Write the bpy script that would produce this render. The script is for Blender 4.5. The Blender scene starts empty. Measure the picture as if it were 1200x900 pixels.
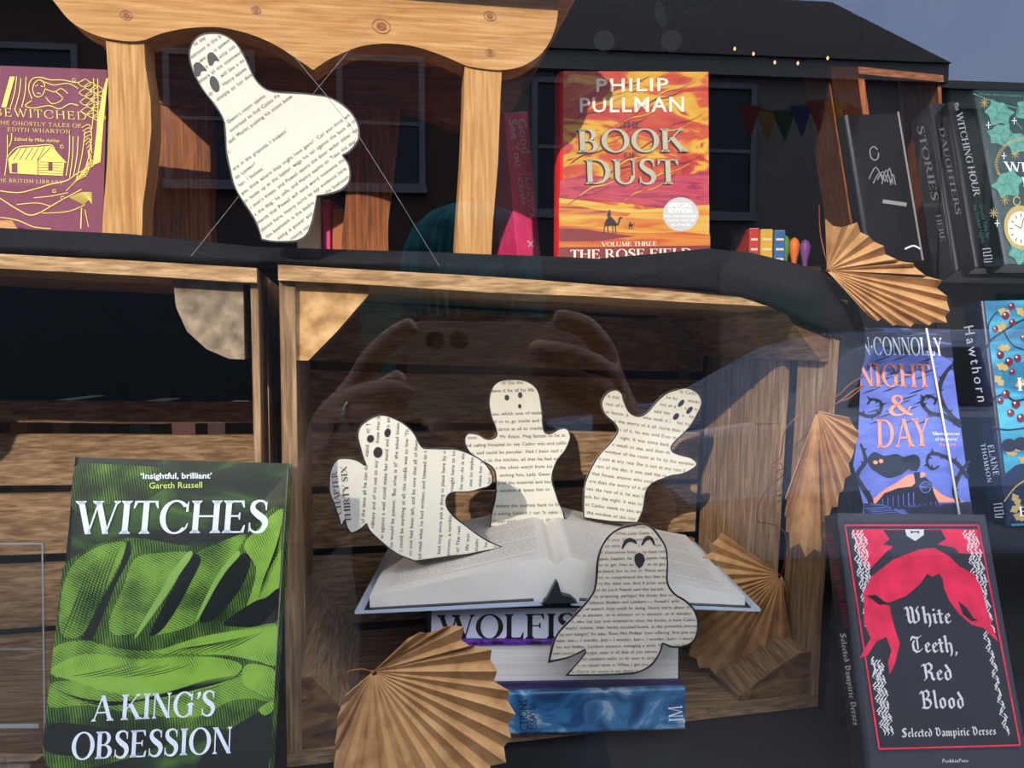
import bpy, math, random
import numpy as np
from mathutils import Vector, Matrix, noise
from mathutils.geometry import tessellate_polygon

# ------------------------------------------------------------------ camera, sky, sun, exposure
SC = bpy.context.scene
COL = SC.collection
F = 900.0                                   # focal length in pixels of the 1200 x 900 frame
CAM = Vector((0.0, 0.0, 1.40))
PITCH = math.atan(50 / 900)
YAW = math.atan(90 / 900) * 0.998
FW = Vector((math.sin(YAW) * math.cos(PITCH), math.cos(YAW) * math.cos(PITCH), -math.sin(PITCH)))
RT = Vector((math.cos(YAW), -math.sin(YAW), 0))
UP = RT.cross(FW)
LF = Vector((math.sin(YAW), math.cos(YAW), 0))      # level forward
cam_data = bpy.data.cameras.new('camera')
cam = bpy.data.objects.new('camera', cam_data)
COL.objects.link(cam)
cam_data.sensor_width = 36.0
cam_data.lens = 27.0
cam_data.clip_start = 0.01
cam.matrix_world = Matrix(((RT.x, UP.x, -FW.x, CAM.x), (RT.y, UP.y, -FW.y, CAM.y), (RT.z, UP.z, -FW.z, CAM.z), (0, 0, 0, 1)))
SC.camera = cam
SC.view_settings.view_transform = 'Standard'
SC.view_settings.look = 'None'
SC.view_settings.gamma = 1.0
SC.view_settings.use_curve_mapping = False
SC.view_settings.exposure = 0.3
SC.cycles.use_denoising = True
SC.cycles.max_bounces = 8
SC.cycles.transparent_max_bounces = 16
SC.cycles.caustics_reflective = False

SKY_STRENGTH = 1.4
world = bpy.data.worlds.new('sky')
SC.world = world
world.use_nodes = True
wn = world.node_tree.nodes
wl = world.node_tree.links
bg = wn['Background']
tc = wn.new('ShaderNodeTexCoord')
sx = wn.new('ShaderNodeSeparateXYZ')
wl.new(tc.outputs['Generated'], sx.inputs[0])
cr = wn.new('ShaderNodeValToRGB')
cr.color_ramp.elements[0].position = 0.0
cr.color_ramp.elements[0].color = (0.95, 1.15, 1.75, 1)
cr.color_ramp.elements[1].position = 0.36
cr.color_ramp.elements[1].color = (0.80, 1.05, 1.75, 1)
for _p, _c in ((0.56, (2.3, 2.45, 2.75, 1)), (0.9, (2.3, 2.45, 2.8, 1))):
    _e = cr.color_ramp.elements.new(_p)
    _e.color = _c
wl.new(sx.outputs['Z'], cr.inputs[0])
nz = wn.new('ShaderNodeTexNoise')
nz.inputs['Scale'].default_value = 3.0
nz.inputs['Detail'].default_value = 5
wl.new(tc.outputs['Generated'], nz.inputs['Vector'])
mr = wn.new('ShaderNodeMapRange')
mr.inputs[1].default_value = 0.45
mr.inputs[2].default_value = 0.75
mr.inputs[3].default_value = 0.0
mr.inputs[4].default_value = 0.12
wl.new(nz.outputs['Fac'], mr.inputs[0])
mx = wn.new('ShaderNodeMixRGB')
mx.inputs[2].default_value = (3.0, 3.0, 3.05, 1)
wl.new(mr.outputs[0], mx.inputs[0])
wl.new(cr.outputs[0], mx.inputs[1])
wl.new(mx.outputs[0], bg.inputs[0])
bg.inputs[1].default_value = SKY_STRENGTH

SUN_STRENGTH = 4.0
sun_data = bpy.data.lights.new('sun', 'SUN')
sun_data.energy = SUN_STRENGTH
sun_data.angle = math.radians(0.53)
sun_data.color = (1.0, 0.93, 0.82)
sun = bpy.data.objects.new('sun', sun_data)
COL.objects.link(sun)
SUN_TRAVEL = (RT * 0.38 + LF * 1.0 + Vector((0, 0, -0.50))).normalized()
sun.location = (-3, -6, 6)
sun.rotation_euler = SUN_TRAVEL.to_track_quat('-Z', 'Y').to_euler()

GLASS_Y = 0.28

def ray(px, py):
    return RT * ((px - 600) / F) + UP * (-(py - 450) / F) + FW

def at(px, py, Z):
    """world point seen at pixel (px, py) at depth Z metres along the view axis"""
    return CAM + ray(px, py) * Z

def lev(X, H, Z):
    """world point from level coordinates round the camera: right, up, forward"""
    return CAM + RT * X + Vector((0, 0, H)) + LF * Z

def refl(px, py, Z):
    """the point in the street whose mirror image in the pane stands at (px, py, Z)"""
    p = at(px, py, Z)
    return Vector((p.x, 2 * GLASS_Y - p.y, p.z))

# ------------------------------------------------------------------ materials
def lin(c):
    c = c / 255.0
    return c / 12.92 if c <= 0.04045 else ((c + 0.055) / 1.055) ** 2.4

def rgb(r, g, b, k=1.0):
    return (min(lin(r) * k, 0.95), min(lin(g) * k, 0.95), min(lin(b) * k, 0.95), 1)

MATS = {}

def mat(name, col, rough=0.55, spec=0.3, metal=0.0, vary=0.06, scale=60.0):
    """plain coloured surface with a slight procedural mottle"""
    if name in MATS:
        return MATS[name]
    m = bpy.data.materials.new(name)
    m.use_nodes = True
    nt = m.node_tree
    b = nt.nodes['Principled BSDF']
    b.inputs['Roughness'].default_value = rough
    b.inputs['Specular IOR Level'].default_value = spec
    b.inputs['Metallic'].default_value = metal
    t = nt.nodes.new('ShaderNodeTexCoord')
    n = nt.nodes.new('ShaderNodeTexNoise')
    n.inputs['Scale'].default_value = scale
    n.inputs['Detail'].default_value = 3
    nt.links.new(t.outputs['Object'], n.inputs['Vector'])
    r = nt.nodes.new('ShaderNodeValToRGB')
    r.color_ramp.elements[0].position = 0.3
    r.color_ramp.elements[1].position = 0.7
    r.color_ramp.elements[0].color = tuple(c * (1 - vary) for c in col[:3]) + (1,)
    r.color_ramp.elements[1].color = tuple(min(c * (1 + vary), 1) for c in col[:3]) + (1,)
    nt.links.new(n.outputs['Fac'], r.inputs[0])
    nt.links.new(r.outputs[0], b.inputs['Base Color'])
    MATS[name] = m
    return m

def ramp_mat(name, stops, mode='noise', scale=10.0, stretch=(1, 1, 1), detail=5.0, distort=0.0, rough=0.6, spec=0.25, bump=0.0, rot=(0, 0, 0), interp='LINEAR', dscale=1.5):
    """surface coloured through a ramp from a stretched noise or wave pattern"""
    if name in MATS:
        return MATS[name]
    m = bpy.data.materials.new(name)
    m.use_nodes = True
    nt = m.node_tree
    b = nt.nodes['Principled BSDF']
    b.inputs['Roughness'].default_value = rough
    b.inputs['Specular IOR Level'].default_value = spec
    t = nt.nodes.new('ShaderNodeTexCoord')
    mp = nt.nodes.new('ShaderNodeMapping')
    mp.inputs['Scale'].default_value = stretch
    mp.inputs['Rotation'].default_value = rot
    nt.links.new(t.outputs['Object'], mp.inputs['Vector'])
    if mode == 'wave':
        n = nt.nodes.new('ShaderNodeTexWave')
        n.inputs['Distortion'].default_value = distort
        n.inputs['Detail Scale'].default_value = dscale
    else:
        n = nt.nodes.new('ShaderNodeTexNoise')
        n.inputs['Distortion'].default_value = distort
    n.inputs['Scale'].default_value = scale
    n.inputs['Detail'].default_value = detail
    nt.links.new(mp.outputs[0], n.inputs['Vector'])
    r = nt.nodes.new('ShaderNodeValToRGB')
    r.color_ramp.interpolation = interp
    while len(r.color_ramp.elements) < len(stops):
        r.color_ramp.elements.new(0.5)
    for e, (p, c) in zip(r.color_ramp.elements, stops):
        e.position = p
        e.color = c
    nt.links.new(n.outputs['Fac'], r.inputs[0])
    nt.links.new(r.outputs[0], b.inputs['Base Color'])
    if bump:
        bp = nt.nodes.new('ShaderNodeBump')
        bp.inputs['Strength'].default_value = bump
        bp.inputs['Distance'].default_value = 0.002
        nt.links.new(n.outputs['Fac'], bp.inputs['Height'])
        nt.links.new(bp.outputs[0], b.inputs['Normal'])
    MATS[name] = m
    return m

def wood(name, dark, mid, light, axis='x', k=1.0, rough=0.6, grain=0.8):
    st = {'x': (1.2, 16, 16), 'y': (16, 1.2, 16), 'z': (16, 16, 1.2)}[axis]
    m = ramp_mat(name, [(0.28, rgb(*dark, k)), (0.5, rgb(*mid, k)), (0.72, rgb(*light, k))], 'noise', 14.0, st, 6.0, 0.6, rough, 0.2, 0.25)
    if 'fine' in m:
        return m
    m['fine'] = 1
    # fine dark grain lines over the broad figure
    nt = m.node_tree
    tc_ = [n for n in nt.nodes if n.type == 'TEX_COORD'][0]
    rp = [n for n in nt.nodes if n.type == 'VALTORGB'][0]
    mp = nt.nodes.new('ShaderNodeMapping')
    mp.inputs['Scale'].default_value = {'x': (6, 260, 260), 'y': (260, 6, 260), 'z': (260, 260, 6)}[axis]
    n2 = nt.nodes.new('ShaderNodeTexNoise')
    n2.inputs['Scale'].default_value = 1.6
    n2.inputs['Detail'].default_value = 4
    r2 = nt.nodes.new('ShaderNodeValToRGB')
    r2.color_ramp.elements[0].position = 0.34
    r2.color_ramp.elements[0].color = (0.50, 0.44, 0.38, 1)
    r2.color_ramp.elements[1].position = 0.56
    r2.color_ramp.elements[1].color = (1, 1, 1, 1)
    mu = nt.nodes.new('ShaderNodeMixRGB')
    mu.blend_type = 'MULTIPLY'
    mu.inputs[0].default_value = grain
    nt.links.new(tc_.outputs['Object'], mp.inputs['Vector'])
    nt.links.new(mp.outputs[0], n2.inputs['Vector'])
    nt.links.new(n2.outputs['Fac'], r2.inputs[0])
    nt.links.new(rp.outputs[0], mu.inputs[1])
    nt.links.new(r2.outputs[0], mu.inputs[2])
    nt.links.new(mu.outputs[0], nt.nodes['Principled BSDF'].inputs['Base Color'])
    return m

def glass_mat():
    m = bpy.data.materials.new('window_glass')
    m.use_nodes = True
    nt = m.node_tree
    for n in list(nt.nodes):
        nt.nodes.remove(n)
    o = nt.nodes.new('ShaderNodeOutputMaterial')
    mix = nt.nodes.new('ShaderNodeMixShader')
    tr = nt.nodes.new('ShaderNodeBsdfTransparent')
    gl = nt.nodes.new('ShaderNodeBsdfGlossy')
    gl.inputs['Roughness'].default_value = 0.0
    # Schlick reflectance of the whole pane, the same from both sides
    lw = nt.nodes.new('ShaderNodeLayerWeight')
    lw.inputs['Blend'].default_value = 0.5
    pw = nt.nodes.new('ShaderNodeMath')
    pw.operation = 'POWER'
    pw.inputs[1].default_value = 5.0
    nt.links.new(lw.outputs['Facing'], pw.inputs[0])
    ma = nt.nodes.new('ShaderNodeMath')
    ma.operation = 'MULTIPLY_ADD'
    nt.links.new(pw.outputs[0], ma.inputs[0])
    ma.inputs[1].default_value = 0.85
    ma.inputs[2].default_value = 0.125
    nt.links.new(ma.outputs[0], mix.inputs[0])
    nt.links.new(tr.outputs[0], mix.inputs[1])
    nt.links.new(gl.outputs[0], mix.inputs[2])
    nt.links.new(mix.outputs[0], o.inputs[0])
    return m

def clear_mat(name, tint=(0.96, 0.97, 0.98), k=1.0):
    m = bpy.data.materials.new(name)
    m.use_nodes = True
    nt = m.node_tree
    for n in list(nt.nodes):
        nt.nodes.remove(n)
    o = nt.nodes.new('ShaderNodeOutputMaterial')
    mix = nt.nodes.new('ShaderNodeMixShader')
    tr = nt.nodes.new('ShaderNodeBsdfTransparent')
    tr.inputs[0].default_value = tint + (1,)
    gl = nt.nodes.new('ShaderNodeBsdfGlossy')
    gl.inputs['Roughness'].default_value = 0.02
    fr = nt.nodes.new('ShaderNodeFresnel')
    fr.inputs['IOR'].default_value = 1.49
    nt.links.new(fr.outputs[0], mix.inputs[0])
    nt.links.new(tr.outputs[0], mix.inputs[1])
    nt.links.new(gl.outputs[0], mix.inputs[2])
    nt.links.new(mix.outputs[0], o.inputs[0])
    return m

# ------------------------------------------------------------------ objects
def link(o, parent=None):
    COL.objects.link(o)
    if parent is not None:
        o.parent = parent
    return o

def thing(name, label, cat, M=None, group=None, kind=None):
    o = bpy.data.objects.new(name, None)
    o.empty_display_size = 0.02
    COL.objects.link(o)
    if M is not None:
        o.matrix_world = M if isinstance(M, Matrix) else Matrix.Translation(M)
    tag(o, label, cat, group, kind)
    return o

def tag(o, label=None, cat=None, group=None, kind=None):
    if label:
        o['label'] = label
    if cat:
        o['category'] = cat
    if group:
        o['group'] = group
    if kind:
        o['kind'] = kind
    return o

class Acc:
    """collects shapes that become ONE mesh object"""
    def __init__(self):
        self.v, self.f, self.mi, self.mats = [], [], [], []

    def m(self, material):
        if material not in self.mats:
            self.mats.append(material)
        return self.mats.index(material)

    def add(self, verts, faces, material):
        b = len(self.v)
        i = self.m(material)
        self.v.extend([tuple(p) for p in verts])
        for f in faces:
            self.f.append([b + k for k in f])
            self.mi.append(i)

    def hexa(self, c, material):
        """eight corners: bottom four then top four, each going round"""
        self.add(c, [(3, 2, 1, 0), (4, 5, 6, 7), (0, 1, 5, 4), (1, 2, 6, 5), (2, 3, 7, 6), (3, 0, 4, 7)], material)

    def box(self, lo, hi, material):
        x0, y0, z0 = lo
        x1, y1, z1 = hi
        self.hexa([(x0, y0, z0), (x1, y0, z0), (x1, y1, z0), (x0, y1, z0), (x0, y0, z1), (x1, y0, z1), (x1, y1, z1), (x0, y1, z1)], material)

    def tube(self, pts, r, material, n=8, closed=False, caps=True):
        pts = [Vector(p) for p in pts]
        rs = r if isinstance(r, (list, tuple)) else [r] * len(pts)
        k = len(pts)
        b = []
        up = Vector((0.13, 0.27, 0.95)).normalized()
        for i, p in enumerate(pts):
            a = pts[(i - 1) % k] if (closed or i > 0) else p
            c = pts[(i + 1) % k] if (closed or i < k - 1) else p
            t = (c - a)
            t = t.normalized() if t.length > 1e-9 else Vector((0, 0, 1))
            s = t.cross(up)
            if s.length < 1e-4:
                s = t.cross(Vector((1, 0, 0)))
            s.normalize()
            u = s.cross(t)
            b.append([p + (s * math.cos(2 * math.pi * j / n) + u * math.sin(2 * math.pi * j / n)) * rs[i] for j in range(n)])
        vs = [q for ring in b for q in ring]
        fs = []
        for i in range(k if closed else k - 1):
            j = (i + 1) % k
            for q in range(n):
                fs.append((i * n + q, i * n + (q + 1) % n, j * n + (q + 1) % n, j * n + q))
        if caps and not closed:
            fs.append(tuple(reversed(range(n))))
            fs.append(tuple((k - 1) * n + q for q in range(n)))
        self.add(vs, fs, material)

    def build(self, name, parent=None, M=None, smooth=False, bevel=0.0, label=None):
        me = bpy.data.meshes.new(name)
        vs = self.v
        if M is not None:
            inv = M.inverted()
            vs = [tuple(inv @ Vector(p)) for p in vs]
        me.from_pydata(vs, [], self.f)
        for m_ in self.mats:
            me.materials.append(m_)
        me.polygons.foreach_set('material_index', self.mi)
        if smooth:
            me.polygons.foreach_set('use_smooth', [True] * len(self.f))
        me.update()
        o = bpy.data.objects.new(name, me)
        link(o, parent)
        if bevel:
            bv = o.modifiers.new('bevel', 'BEVEL')
            bv.width = bevel
            bv.segments = 2
            bv.limit_method = 'ANGLE'
        if label:
            o['label'] = label
        return o

# ------------------------------------------------------------------ flat surfaces that carry print
class Surf:
    """a plane of a thing: M places the thing, o + a*u + b*v is the plane in its own coordinates"""
    def __init__(self, M, o=(0, 0, 0), a=(1, 0, 0), b=(0, 0, 1)):
        self.M, self.o, self.a, self.b = M, Vector(o), Vector(a).normalized(), Vector(b).normalized()
        self.n = self.a.cross(self.b)
        self.inv = M.inverted()

    def uv(self, px, py):
        c = self.inv @ CAM
        d = (self.inv.to_3x3() @ ray(px, py))
        t = (self.o - c).dot(self.n) / d.dot(self.n)
        p = c + d * t - self.o
        return p.dot(self.a), p.dot(self.b)

    def pt(self, u, v, off=0.0):
        return self.o + self.a * u + self.b * v + self.n * off

    def px(self, x, y, off=0.0):
        return self.pt(*self.uv(x, y), off)

LAY0, LAYD = 0.0005, 0.00005

def off(layer):
    return LAY0 + layer * LAYD

def catmull(pts, n=5, closed=True):
    """smooth curve through pts; a third entry marks a sharp corner"""
    out = []
    k = len(pts)
    P = [Vector((p[0], p[1])) for p in pts]
    def tan(i):
        if len(pts[i]) > 2:
            return Vector((0, 0))
        if not closed and i in (0, k - 1):
            return Vector((0, 0))
        return (P[(i + 1) % k] - P[(i - 1) % k]) * 0.5
    for i in range(k if closed else k - 1):
        p0, p1 = P[i], P[(i + 1) % k]
        m0, m1 = tan(i), tan((i + 1) % k)
        for j in range(n):
            t = j / n
            h = (2 * t**3 - 3 * t**2 + 1, t**3 - 2 * t**2 + t, -2 * t**3 + 3 * t**2, t**3 - t**2)
            q = p0 * h[0] + m0 * h[1] + p1 * h[2] + m1 * h[3]
            out.append((q.x, q.y))
    if not closed:
        out.append((P[-1].x, P[-1].y))
    return out

def tess(uv):
    return [tuple(t) for t in tessellate_polygon([[Vector((u, v, 0)) for u, v in uv]])]

def area2(uv):
    return sum(uv[i][0] * uv[(i + 1) % len(uv)][1] - uv[(i + 1) % len(uv)][0] * uv[i][1] for i in range(len(uv)))

def poly(acc, s, pts, m, layer=0, smooth=0):
    if smooth:
        pts = catmull(pts, smooth)
    uv = [s.uv(p[0], p[1]) for p in pts]
    acc.add([s.pt(u, v, off(layer)) for u, v in uv], tess(uv), m)

def ell(cx, cy, rx, ry, rot=0.0, n=24, a0=0.0, a1=360.0):
    r = math.radians(rot)
    o = []
    full = abs(a1 - a0) >= 359
    for i in range(n if full else n + 1):
        t = math.radians(a0 + (a1 - a0) * i / n)
        x, y = rx * math.cos(t), ry * math.sin(t)
        o.append((cx + x * math.cos(r) - y * math.sin(r), cy + x * math.sin(r) + y * math.cos(r)))
    return o

def stroke(acc, s, pts, w, m, layer=0, smooth=0):
    """line of width w (pixels; one number or one per point) drawn on the surface"""
    if smooth:
        k = len(pts)
        ws = w if isinstance(w, (list, tuple)) else [w] * k
        sm = catmull(pts, smooth, closed=False)
        w = [ws[min(int(i / smooth), k - 1)] * (1 - (i % smooth) / smooth) + ws[min(int(i / smooth) + 1, k - 1)] * ((i % smooth) / smooth) for i in range(len(sm))]
        pts = sm
    k = len(pts)
    ws = w if isinstance(w, (list, tuple)) else [w] * k
    L, R = [], []
    for i in range(k):
        a, b = pts[max(i - 1, 0)], pts[min(i + 1, k - 1)]
        dx, dy = b[0] - a[0], b[1] - a[1]
        d = math.hypot(dx, dy) or 1
        nx, ny = -dy / d * ws[i] / 2, dx / d * ws[i] / 2
        L.append((pts[i][0] + nx, pts[i][1] + ny))
        R.append((pts[i][0] - nx, pts[i][1] - ny))
    vs = [s.px(x, y, off(layer)) for x, y in L] + [s.px(x, y, off(layer)) for x, y in R]
    fs = [(i, i + 1, k + i + 1, k + i) for i in range(k - 1)]
    acc.add(vs, fs, m)
# ------------------------------------------------------------------ lettering
_GC = {}

def sans_glyph(ch, bold=0.0):
    """outline of one letter of Blender's own built-in font, cap height about 0.73"""
    key = ('sans', ch, bold)
    if key in _GC:
        return _GC[key]
    def geo(t):
        c = bpy.data.curves.new('tmp_letter', 'FONT')
        c.body = t
        c.offset = bold
        c.resolution_u = 2
        o = bpy.data.objects.new('tmp_letter', c)
        COL.objects.link(o)
        dg = bpy.context.evaluated_depsgraph_get()
        me = o.evaluated_get(dg).to_mesh()
        vs = [(v.co.x, v.co.y) for v in me.vertices]
        fs = [tuple(p.vertices) for p in me.polygons]
        o.evaluated_get(dg).to_mesh_clear()
        bpy.data.objects.remove(o)
        bpy.data.curves.remove(c)
        return vs, fs
    vs, fs = geo(ch) if ch != ' ' else ([], [])
    a = geo('H' + ch + 'H')[0]
    b = geo('HH')[0]
    adv = (max(p[0] for p in a) - max(p[0] for p in b))
    _GC[key] = (vs, fs, adv)
    return _GC[key]

SW, ST, SL, SH = 0.17, 0.055, 0.075, 0.045       # serif face: stem, hairline, serif reach, serif height

class Gly:
    def __init__(self):
        self.v, self.f = [], []

    def poly(self, pts):
        b = len(self.v)
        self.v.extend(pts)
        self.f.extend([tuple(b + i for i in t) for t in tess(pts)])

    def line(self, x0, y0, x1, y1, w):
        self.poly([(x0 - w / 2, y0), (x0 + w / 2, y0), (x1 + w / 2, y1), (x1 - w / 2, y1)])

    def ser(self, x, y, w, reach=None):
        r = SL if reach is None else reach
        d = SH if y < 0.5 else -SH
        self.poly([(x - w / 2 - r, y), (x + w / 2 + r, y), (x + w / 2 + r * 0.9, y + d * 0.6), (x + w / 2, y + d * 2.2), (x - w / 2, y + d * 2.2), (x - w / 2 - r * 0.9, y + d * 0.6)])

    def stem(self, x, w=None, y0=0, y1=1, sb=True, st=True):
        w = w or SW
        self.line(x, y0, x, y1, w)
        if sb:
            self.ser(x, y0, w)
        if st:
            self.ser(x, y1, w)

    def bar(self, x0, x1, y, t=None):
        t = t or ST
        self.poly([(x0, y - t / 2), (x1, y - t / 2), (x1, y + t / 2), (x0, y + t / 2)])

    def beak(self, x, y, d, h):
        """triangular end of an arm: at x, from y towards y+h, pointing d sideways"""
        self.poly([(x - 0.11 * d, y), (x + 0.01 * d, y), (x + 0.035 * d, y + h), (x, y + h)])

    def ring(self, cx, cy, rx, ry, w, t, a0=0, a1=360, n=26):
        o, q = [], []
        for i in range(n + 1):
            a = math.radians(a0 + (a1 - a0) * i / n)
            o.append((cx + rx * math.cos(a), cy + ry * math.sin(a)))
            q.append((cx + (rx - w) * math.cos(a), cy + (ry - t) * math.sin(a)))
        b = len(self.v)
        self.v.extend(o + q)
        self.f.extend([(b + i, b + i + 1, b + n + 2 + i, b + n + 1 + i) for i in range(n)])

    def path(self, pts, ws, n=5):
        sm = catmull(pts, n, closed=False)
        L, R = [], []
        for i, p in enumerate(sm):
            a, c = sm[max(i - 1, 0)], sm[min(i + 1, len(sm) - 1)]
            d = math.hypot(c[0] - a[0], c[1] - a[1]) or 1
            k = i / n
            j = min(int(k), len(ws) - 2)
            w = ws[j] * (1 - (k - j)) + ws[j + 1] * (k - j)
            nx, ny = -(c[1] - a[1]) / d * w / 2, (c[0] - a[0]) / d * w / 2
            L.append((p[0] + nx, p[1] + ny))
            R.append((p[0] - nx, p[1] - ny))
        b = len(self.v)
        m = len(sm)
        self.v.extend(L + R)
        self.f.extend([(b + i, b + i + 1, b + m + i + 1, b + m + i) for i in range(m - 1)])

    def nib(self, pts, w=0.15, ang=40, thin=0.03):
        """broad pen drawn along a line, for blackletter"""
        nx, ny = math.cos(math.radians(ang)) * w / 2, math.sin(math.radians(ang)) * w / 2
        tx, ty = -math.sin(math.radians(ang)) * thin / 2, math.cos(math.radians(ang)) * thin / 2
        for (x0, y0), (x1, y1) in zip(pts, pts[1:]):
            c = []
            for (x, y) in ((x0, y0), (x1, y1)):
                for s1, s2 in ((1, 1), (1, -1), (-1, -1), (-1, 1)):
                    c.append((x + s1 * nx + s2 * tx, y + s1 * ny + s2 * ty))
            self.poly(hull(c))

def hull(p):
    p = sorted(set((round(a, 6), round(b, 6)) for a, b in p))
    def half(q):
        h = []
        for c in q:
            while len(h) > 1 and (h[-1][0] - h[-2][0]) * (c[1] - h[-2][1]) - (h[-1][1] - h[-2][1]) * (c[0] - h[-2][0]) <= 0:
                h.pop()
            h.append(c)
        return h[:-1]
    return half(p) + half(p[::-1])

def serif_glyph(ch, face='serif'):
    key = (face, ch)
    if key in _GC:
        return _GC[key]
    global SW, ST
    SW, ST = (0.17, 0.055) if face == 'serif' else (0.095, 0.05)
    g = Gly()
    w, t = SW, ST
    A = 0.8
    if ch == 'A':
        g.line(0.08, 0, 0.43, 1, t); g.line(0.78, 0, 0.43, 1, w); g.bar(0.18, 0.64, 0.33); g.ser(0.08, 0, t); g.ser(0.78, 0, w); A = 0.90
    elif ch == 'B':
        g.stem(0.17); g.ring(0.36, 0.745, 0.27, 0.255, w * .9, t, -90, 90); g.ring(0.38, 0.26, 0.32, 0.26, w, t, -90, 90)
        for y in (t / 2, 0.5, 1 - t / 2):
            g.bar(0.2, 0.40, y)
        A = 0.78
    elif ch in 'CG':
        g.ring(0.5, 0.5, 0.46, 0.52, w, t, 40, 318); g.poly([(0.80, 0.66), (0.87, 0.66), (0.87, 1.0), (0.80, 0.86)])
        if ch == 'G':
            g.stem(0.79, y0=0.06, y1=0.46, sb=False); A = 1.0
        else:
            g.poly([(0.80, 0.17), (0.84, 0.13), (0.89, 0.30), (0.86, 0.31)]); A = 0.94
    elif ch == 'D':
        g.stem(0.17); g.ring(0.38, 0.5, 0.50, 0.5, w, t, -90, 90); g.bar(0.2, 0.4, t / 2); g.bar(0.2, 0.4, 1 - t / 2); A = 0.97
    elif ch in 'EF':
        g.stem(0.17); g.bar(0.2, 0.62, 1 - t / 2); g.beak(0.62, 1, 1, -0.22); g.bar(0.2, 0.52, 0.52); g.poly([(0.50, 0.41), (0.535, 0.41), (0.535, 0.63), (0.50, 0.63), (0.46, 0.52)])
        if ch == 'E':
            g.bar(0.2, 0.66, t / 2); g.beak(0.66, 0, 1, 0.24); A = 0.77
        else:
            A = 0.70
    elif ch == 'H':
        g.stem(0.17); g.stem(0.77); g.bar(0.2, 0.75, 0.52); A = 0.96
    elif ch == 'I':
        g.stem(0.19); A = 0.38
    elif ch == 'J':
        g.stem(0.34, y0=0.1, sb=False); g.path([(0.34, 0.2), (0.33, 0.0), (0.22, -0.12), (0.08, -0.10)], [w, w * .8, t * 1.3, t * 2.2]); A = 0.5
    elif ch == 'K':
        g.stem(0.17); g.line(0.26, 0.42, 0.72, 1, t * 1.1); g.line(0.78, 0, 0.40, 0.62, w * 1.15); g.ser(0.72, 1, t); g.ser(0.79, 0, w); A = 0.92
    elif ch == 'L':
        g.stem(0.17); g.bar(0.2, 0.64, t / 2); g.beak(0.64, 0, 1, 0.26); A = 0.71
    elif ch == 'M':
        g.line(0.14, 0, 0.19, 1, t); g.line(0.52, 0, 0.19, 1, w); g.line(0.52, 0, 0.86, 1, t); g.line(0.93, 0, 0.87, 1, w); g.ser(0.14, 0, t); g.ser(0.93, 0, w); g.ser(0.19, 1, t); g.ser(0.87, 1, t); A = 1.08
    elif ch == 'N':
        g.line(0.15, 0, 0.15, 1, t); g.line(0.77, 0, 0.17, 1, w * 1.05); g.line(0.77, 0, 0.77, 1, t); g.ser(0.15, 0, t); g.ser(0.13, 1, t); g.ser(0.77, 1, t); A = 0.93
    elif ch in 'OQ':
        g.ring(0.5, 0.5, 0.47, 0.52, w, t)
        if ch == 'Q':
            g.path([(0.45, 0.0), (0.65, -0.1), (0.95, -0.2)], [t, w * .8, t])
        A = 1.0
    elif ch in 'PR':
        g.stem(0.17); g.ring(0.38, 0.735, 0.29, 0.265, w, t, -90, 90); g.bar(0.2, 0.4, 1 - t / 2); g.bar(0.2, 0.4, 0.5)
        if ch == 'R':
            g.line(0.80, 0, 0.42, 0.5, w * 1.1); g.ser(0.82, 0, w * .8, 0.05); A = 0.88
        else:
            A = 0.72
    elif ch == 'S':
        g.path([(0.54, 0.80), (0.47, 0.95), (0.31, 0.985), (0.155, 0.90), (0.14, 0.72), (0.31, 0.55), (0.48, 0.42), (0.53, 0.24), (0.43, 0.06), (0.25, 0.015), (0.10, 0.10), (0.06, 0.24)],
               [t, t * 1.1, t * 1.2, w * .75, w, w * 1.2, w * 1.2, w, w * .7, t * 1.2, t * 1.1, t])
        g.poly([(0.515, 0.70), (0.56, 0.70), (0.56, 1.0), (0.515, 0.90)]); g.poly([(0.04, 0.0), (0.085, 0.10), (0.085, 0.31), (0.04, 0.31)]); A = 0.66
    elif ch == 'T':
        g.stem(0.38, st=False); g.bar(0.05, 0.71, 1 - t / 2); g.beak(0.71, 1, 1, -0.23); g.beak(0.05, 1, -1, -0.23); A = 0.76
    elif ch == 'U':
        g.line(0.17, 0.33, 0.17, 1, w); g.ser(0.17, 1, w); g.line(0.74, 0.33, 0.74, 1, t); g.ser(0.74, 1, t); g.ring(0.43, 0.34, 0.345, 0.36, w * .82, t * 1.3, 180, 360); A = 0.9
    elif ch == 'V':
        g.line(0.43, 0, 0.10, 1, w); g.line(0.43, 0, 0.77, 1, t); g.ser(0.10, 1, w); g.ser(0.77, 1, t); A = 0.86
    elif ch == 'W':
        g.line(0.38, 0, 0.10, 1, w); g.line(0.38, 0, 0.62, 1, t); g.line(0.88, 0, 0.60, 1, w); g.line(0.88, 0, 1.15, 1, t); g.ser(0.10, 1, w); g.ser(0.60, 1, w); g.ser(1.15, 1, t); A = 1.24
    elif ch == 'X':
        g.line(0.74, 0, 0.14, 1, w); g.line(0.10, 0, 0.74, 1, t)
        for x, y in ((0.74, 0), (0.14, 1), (0.10, 0), (0.74, 1)):
            g.ser(x, y, t)
        A = 0.86
    elif ch == 'Y':
        g.stem(0.42, y1=0.45, st=False); g.line(0.42, 0.42, 0.11, 1, w); g.line(0.42, 0.42, 0.73, 1, t); g.ser(0.11, 1, w); g.ser(0.73, 1, t); A = 0.82
    elif ch == 'Z':
        g.bar(0.08, 0.68, 1 - t / 2); g.bar(0.06, 0.70, t / 2); g.line(0.16, 0, 0.60, 1, w); g.beak(0.08, 1, -1, -0.22); g.beak(0.70, 0, 1, 0.24); A = 0.76
    elif ch == '&':
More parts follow.
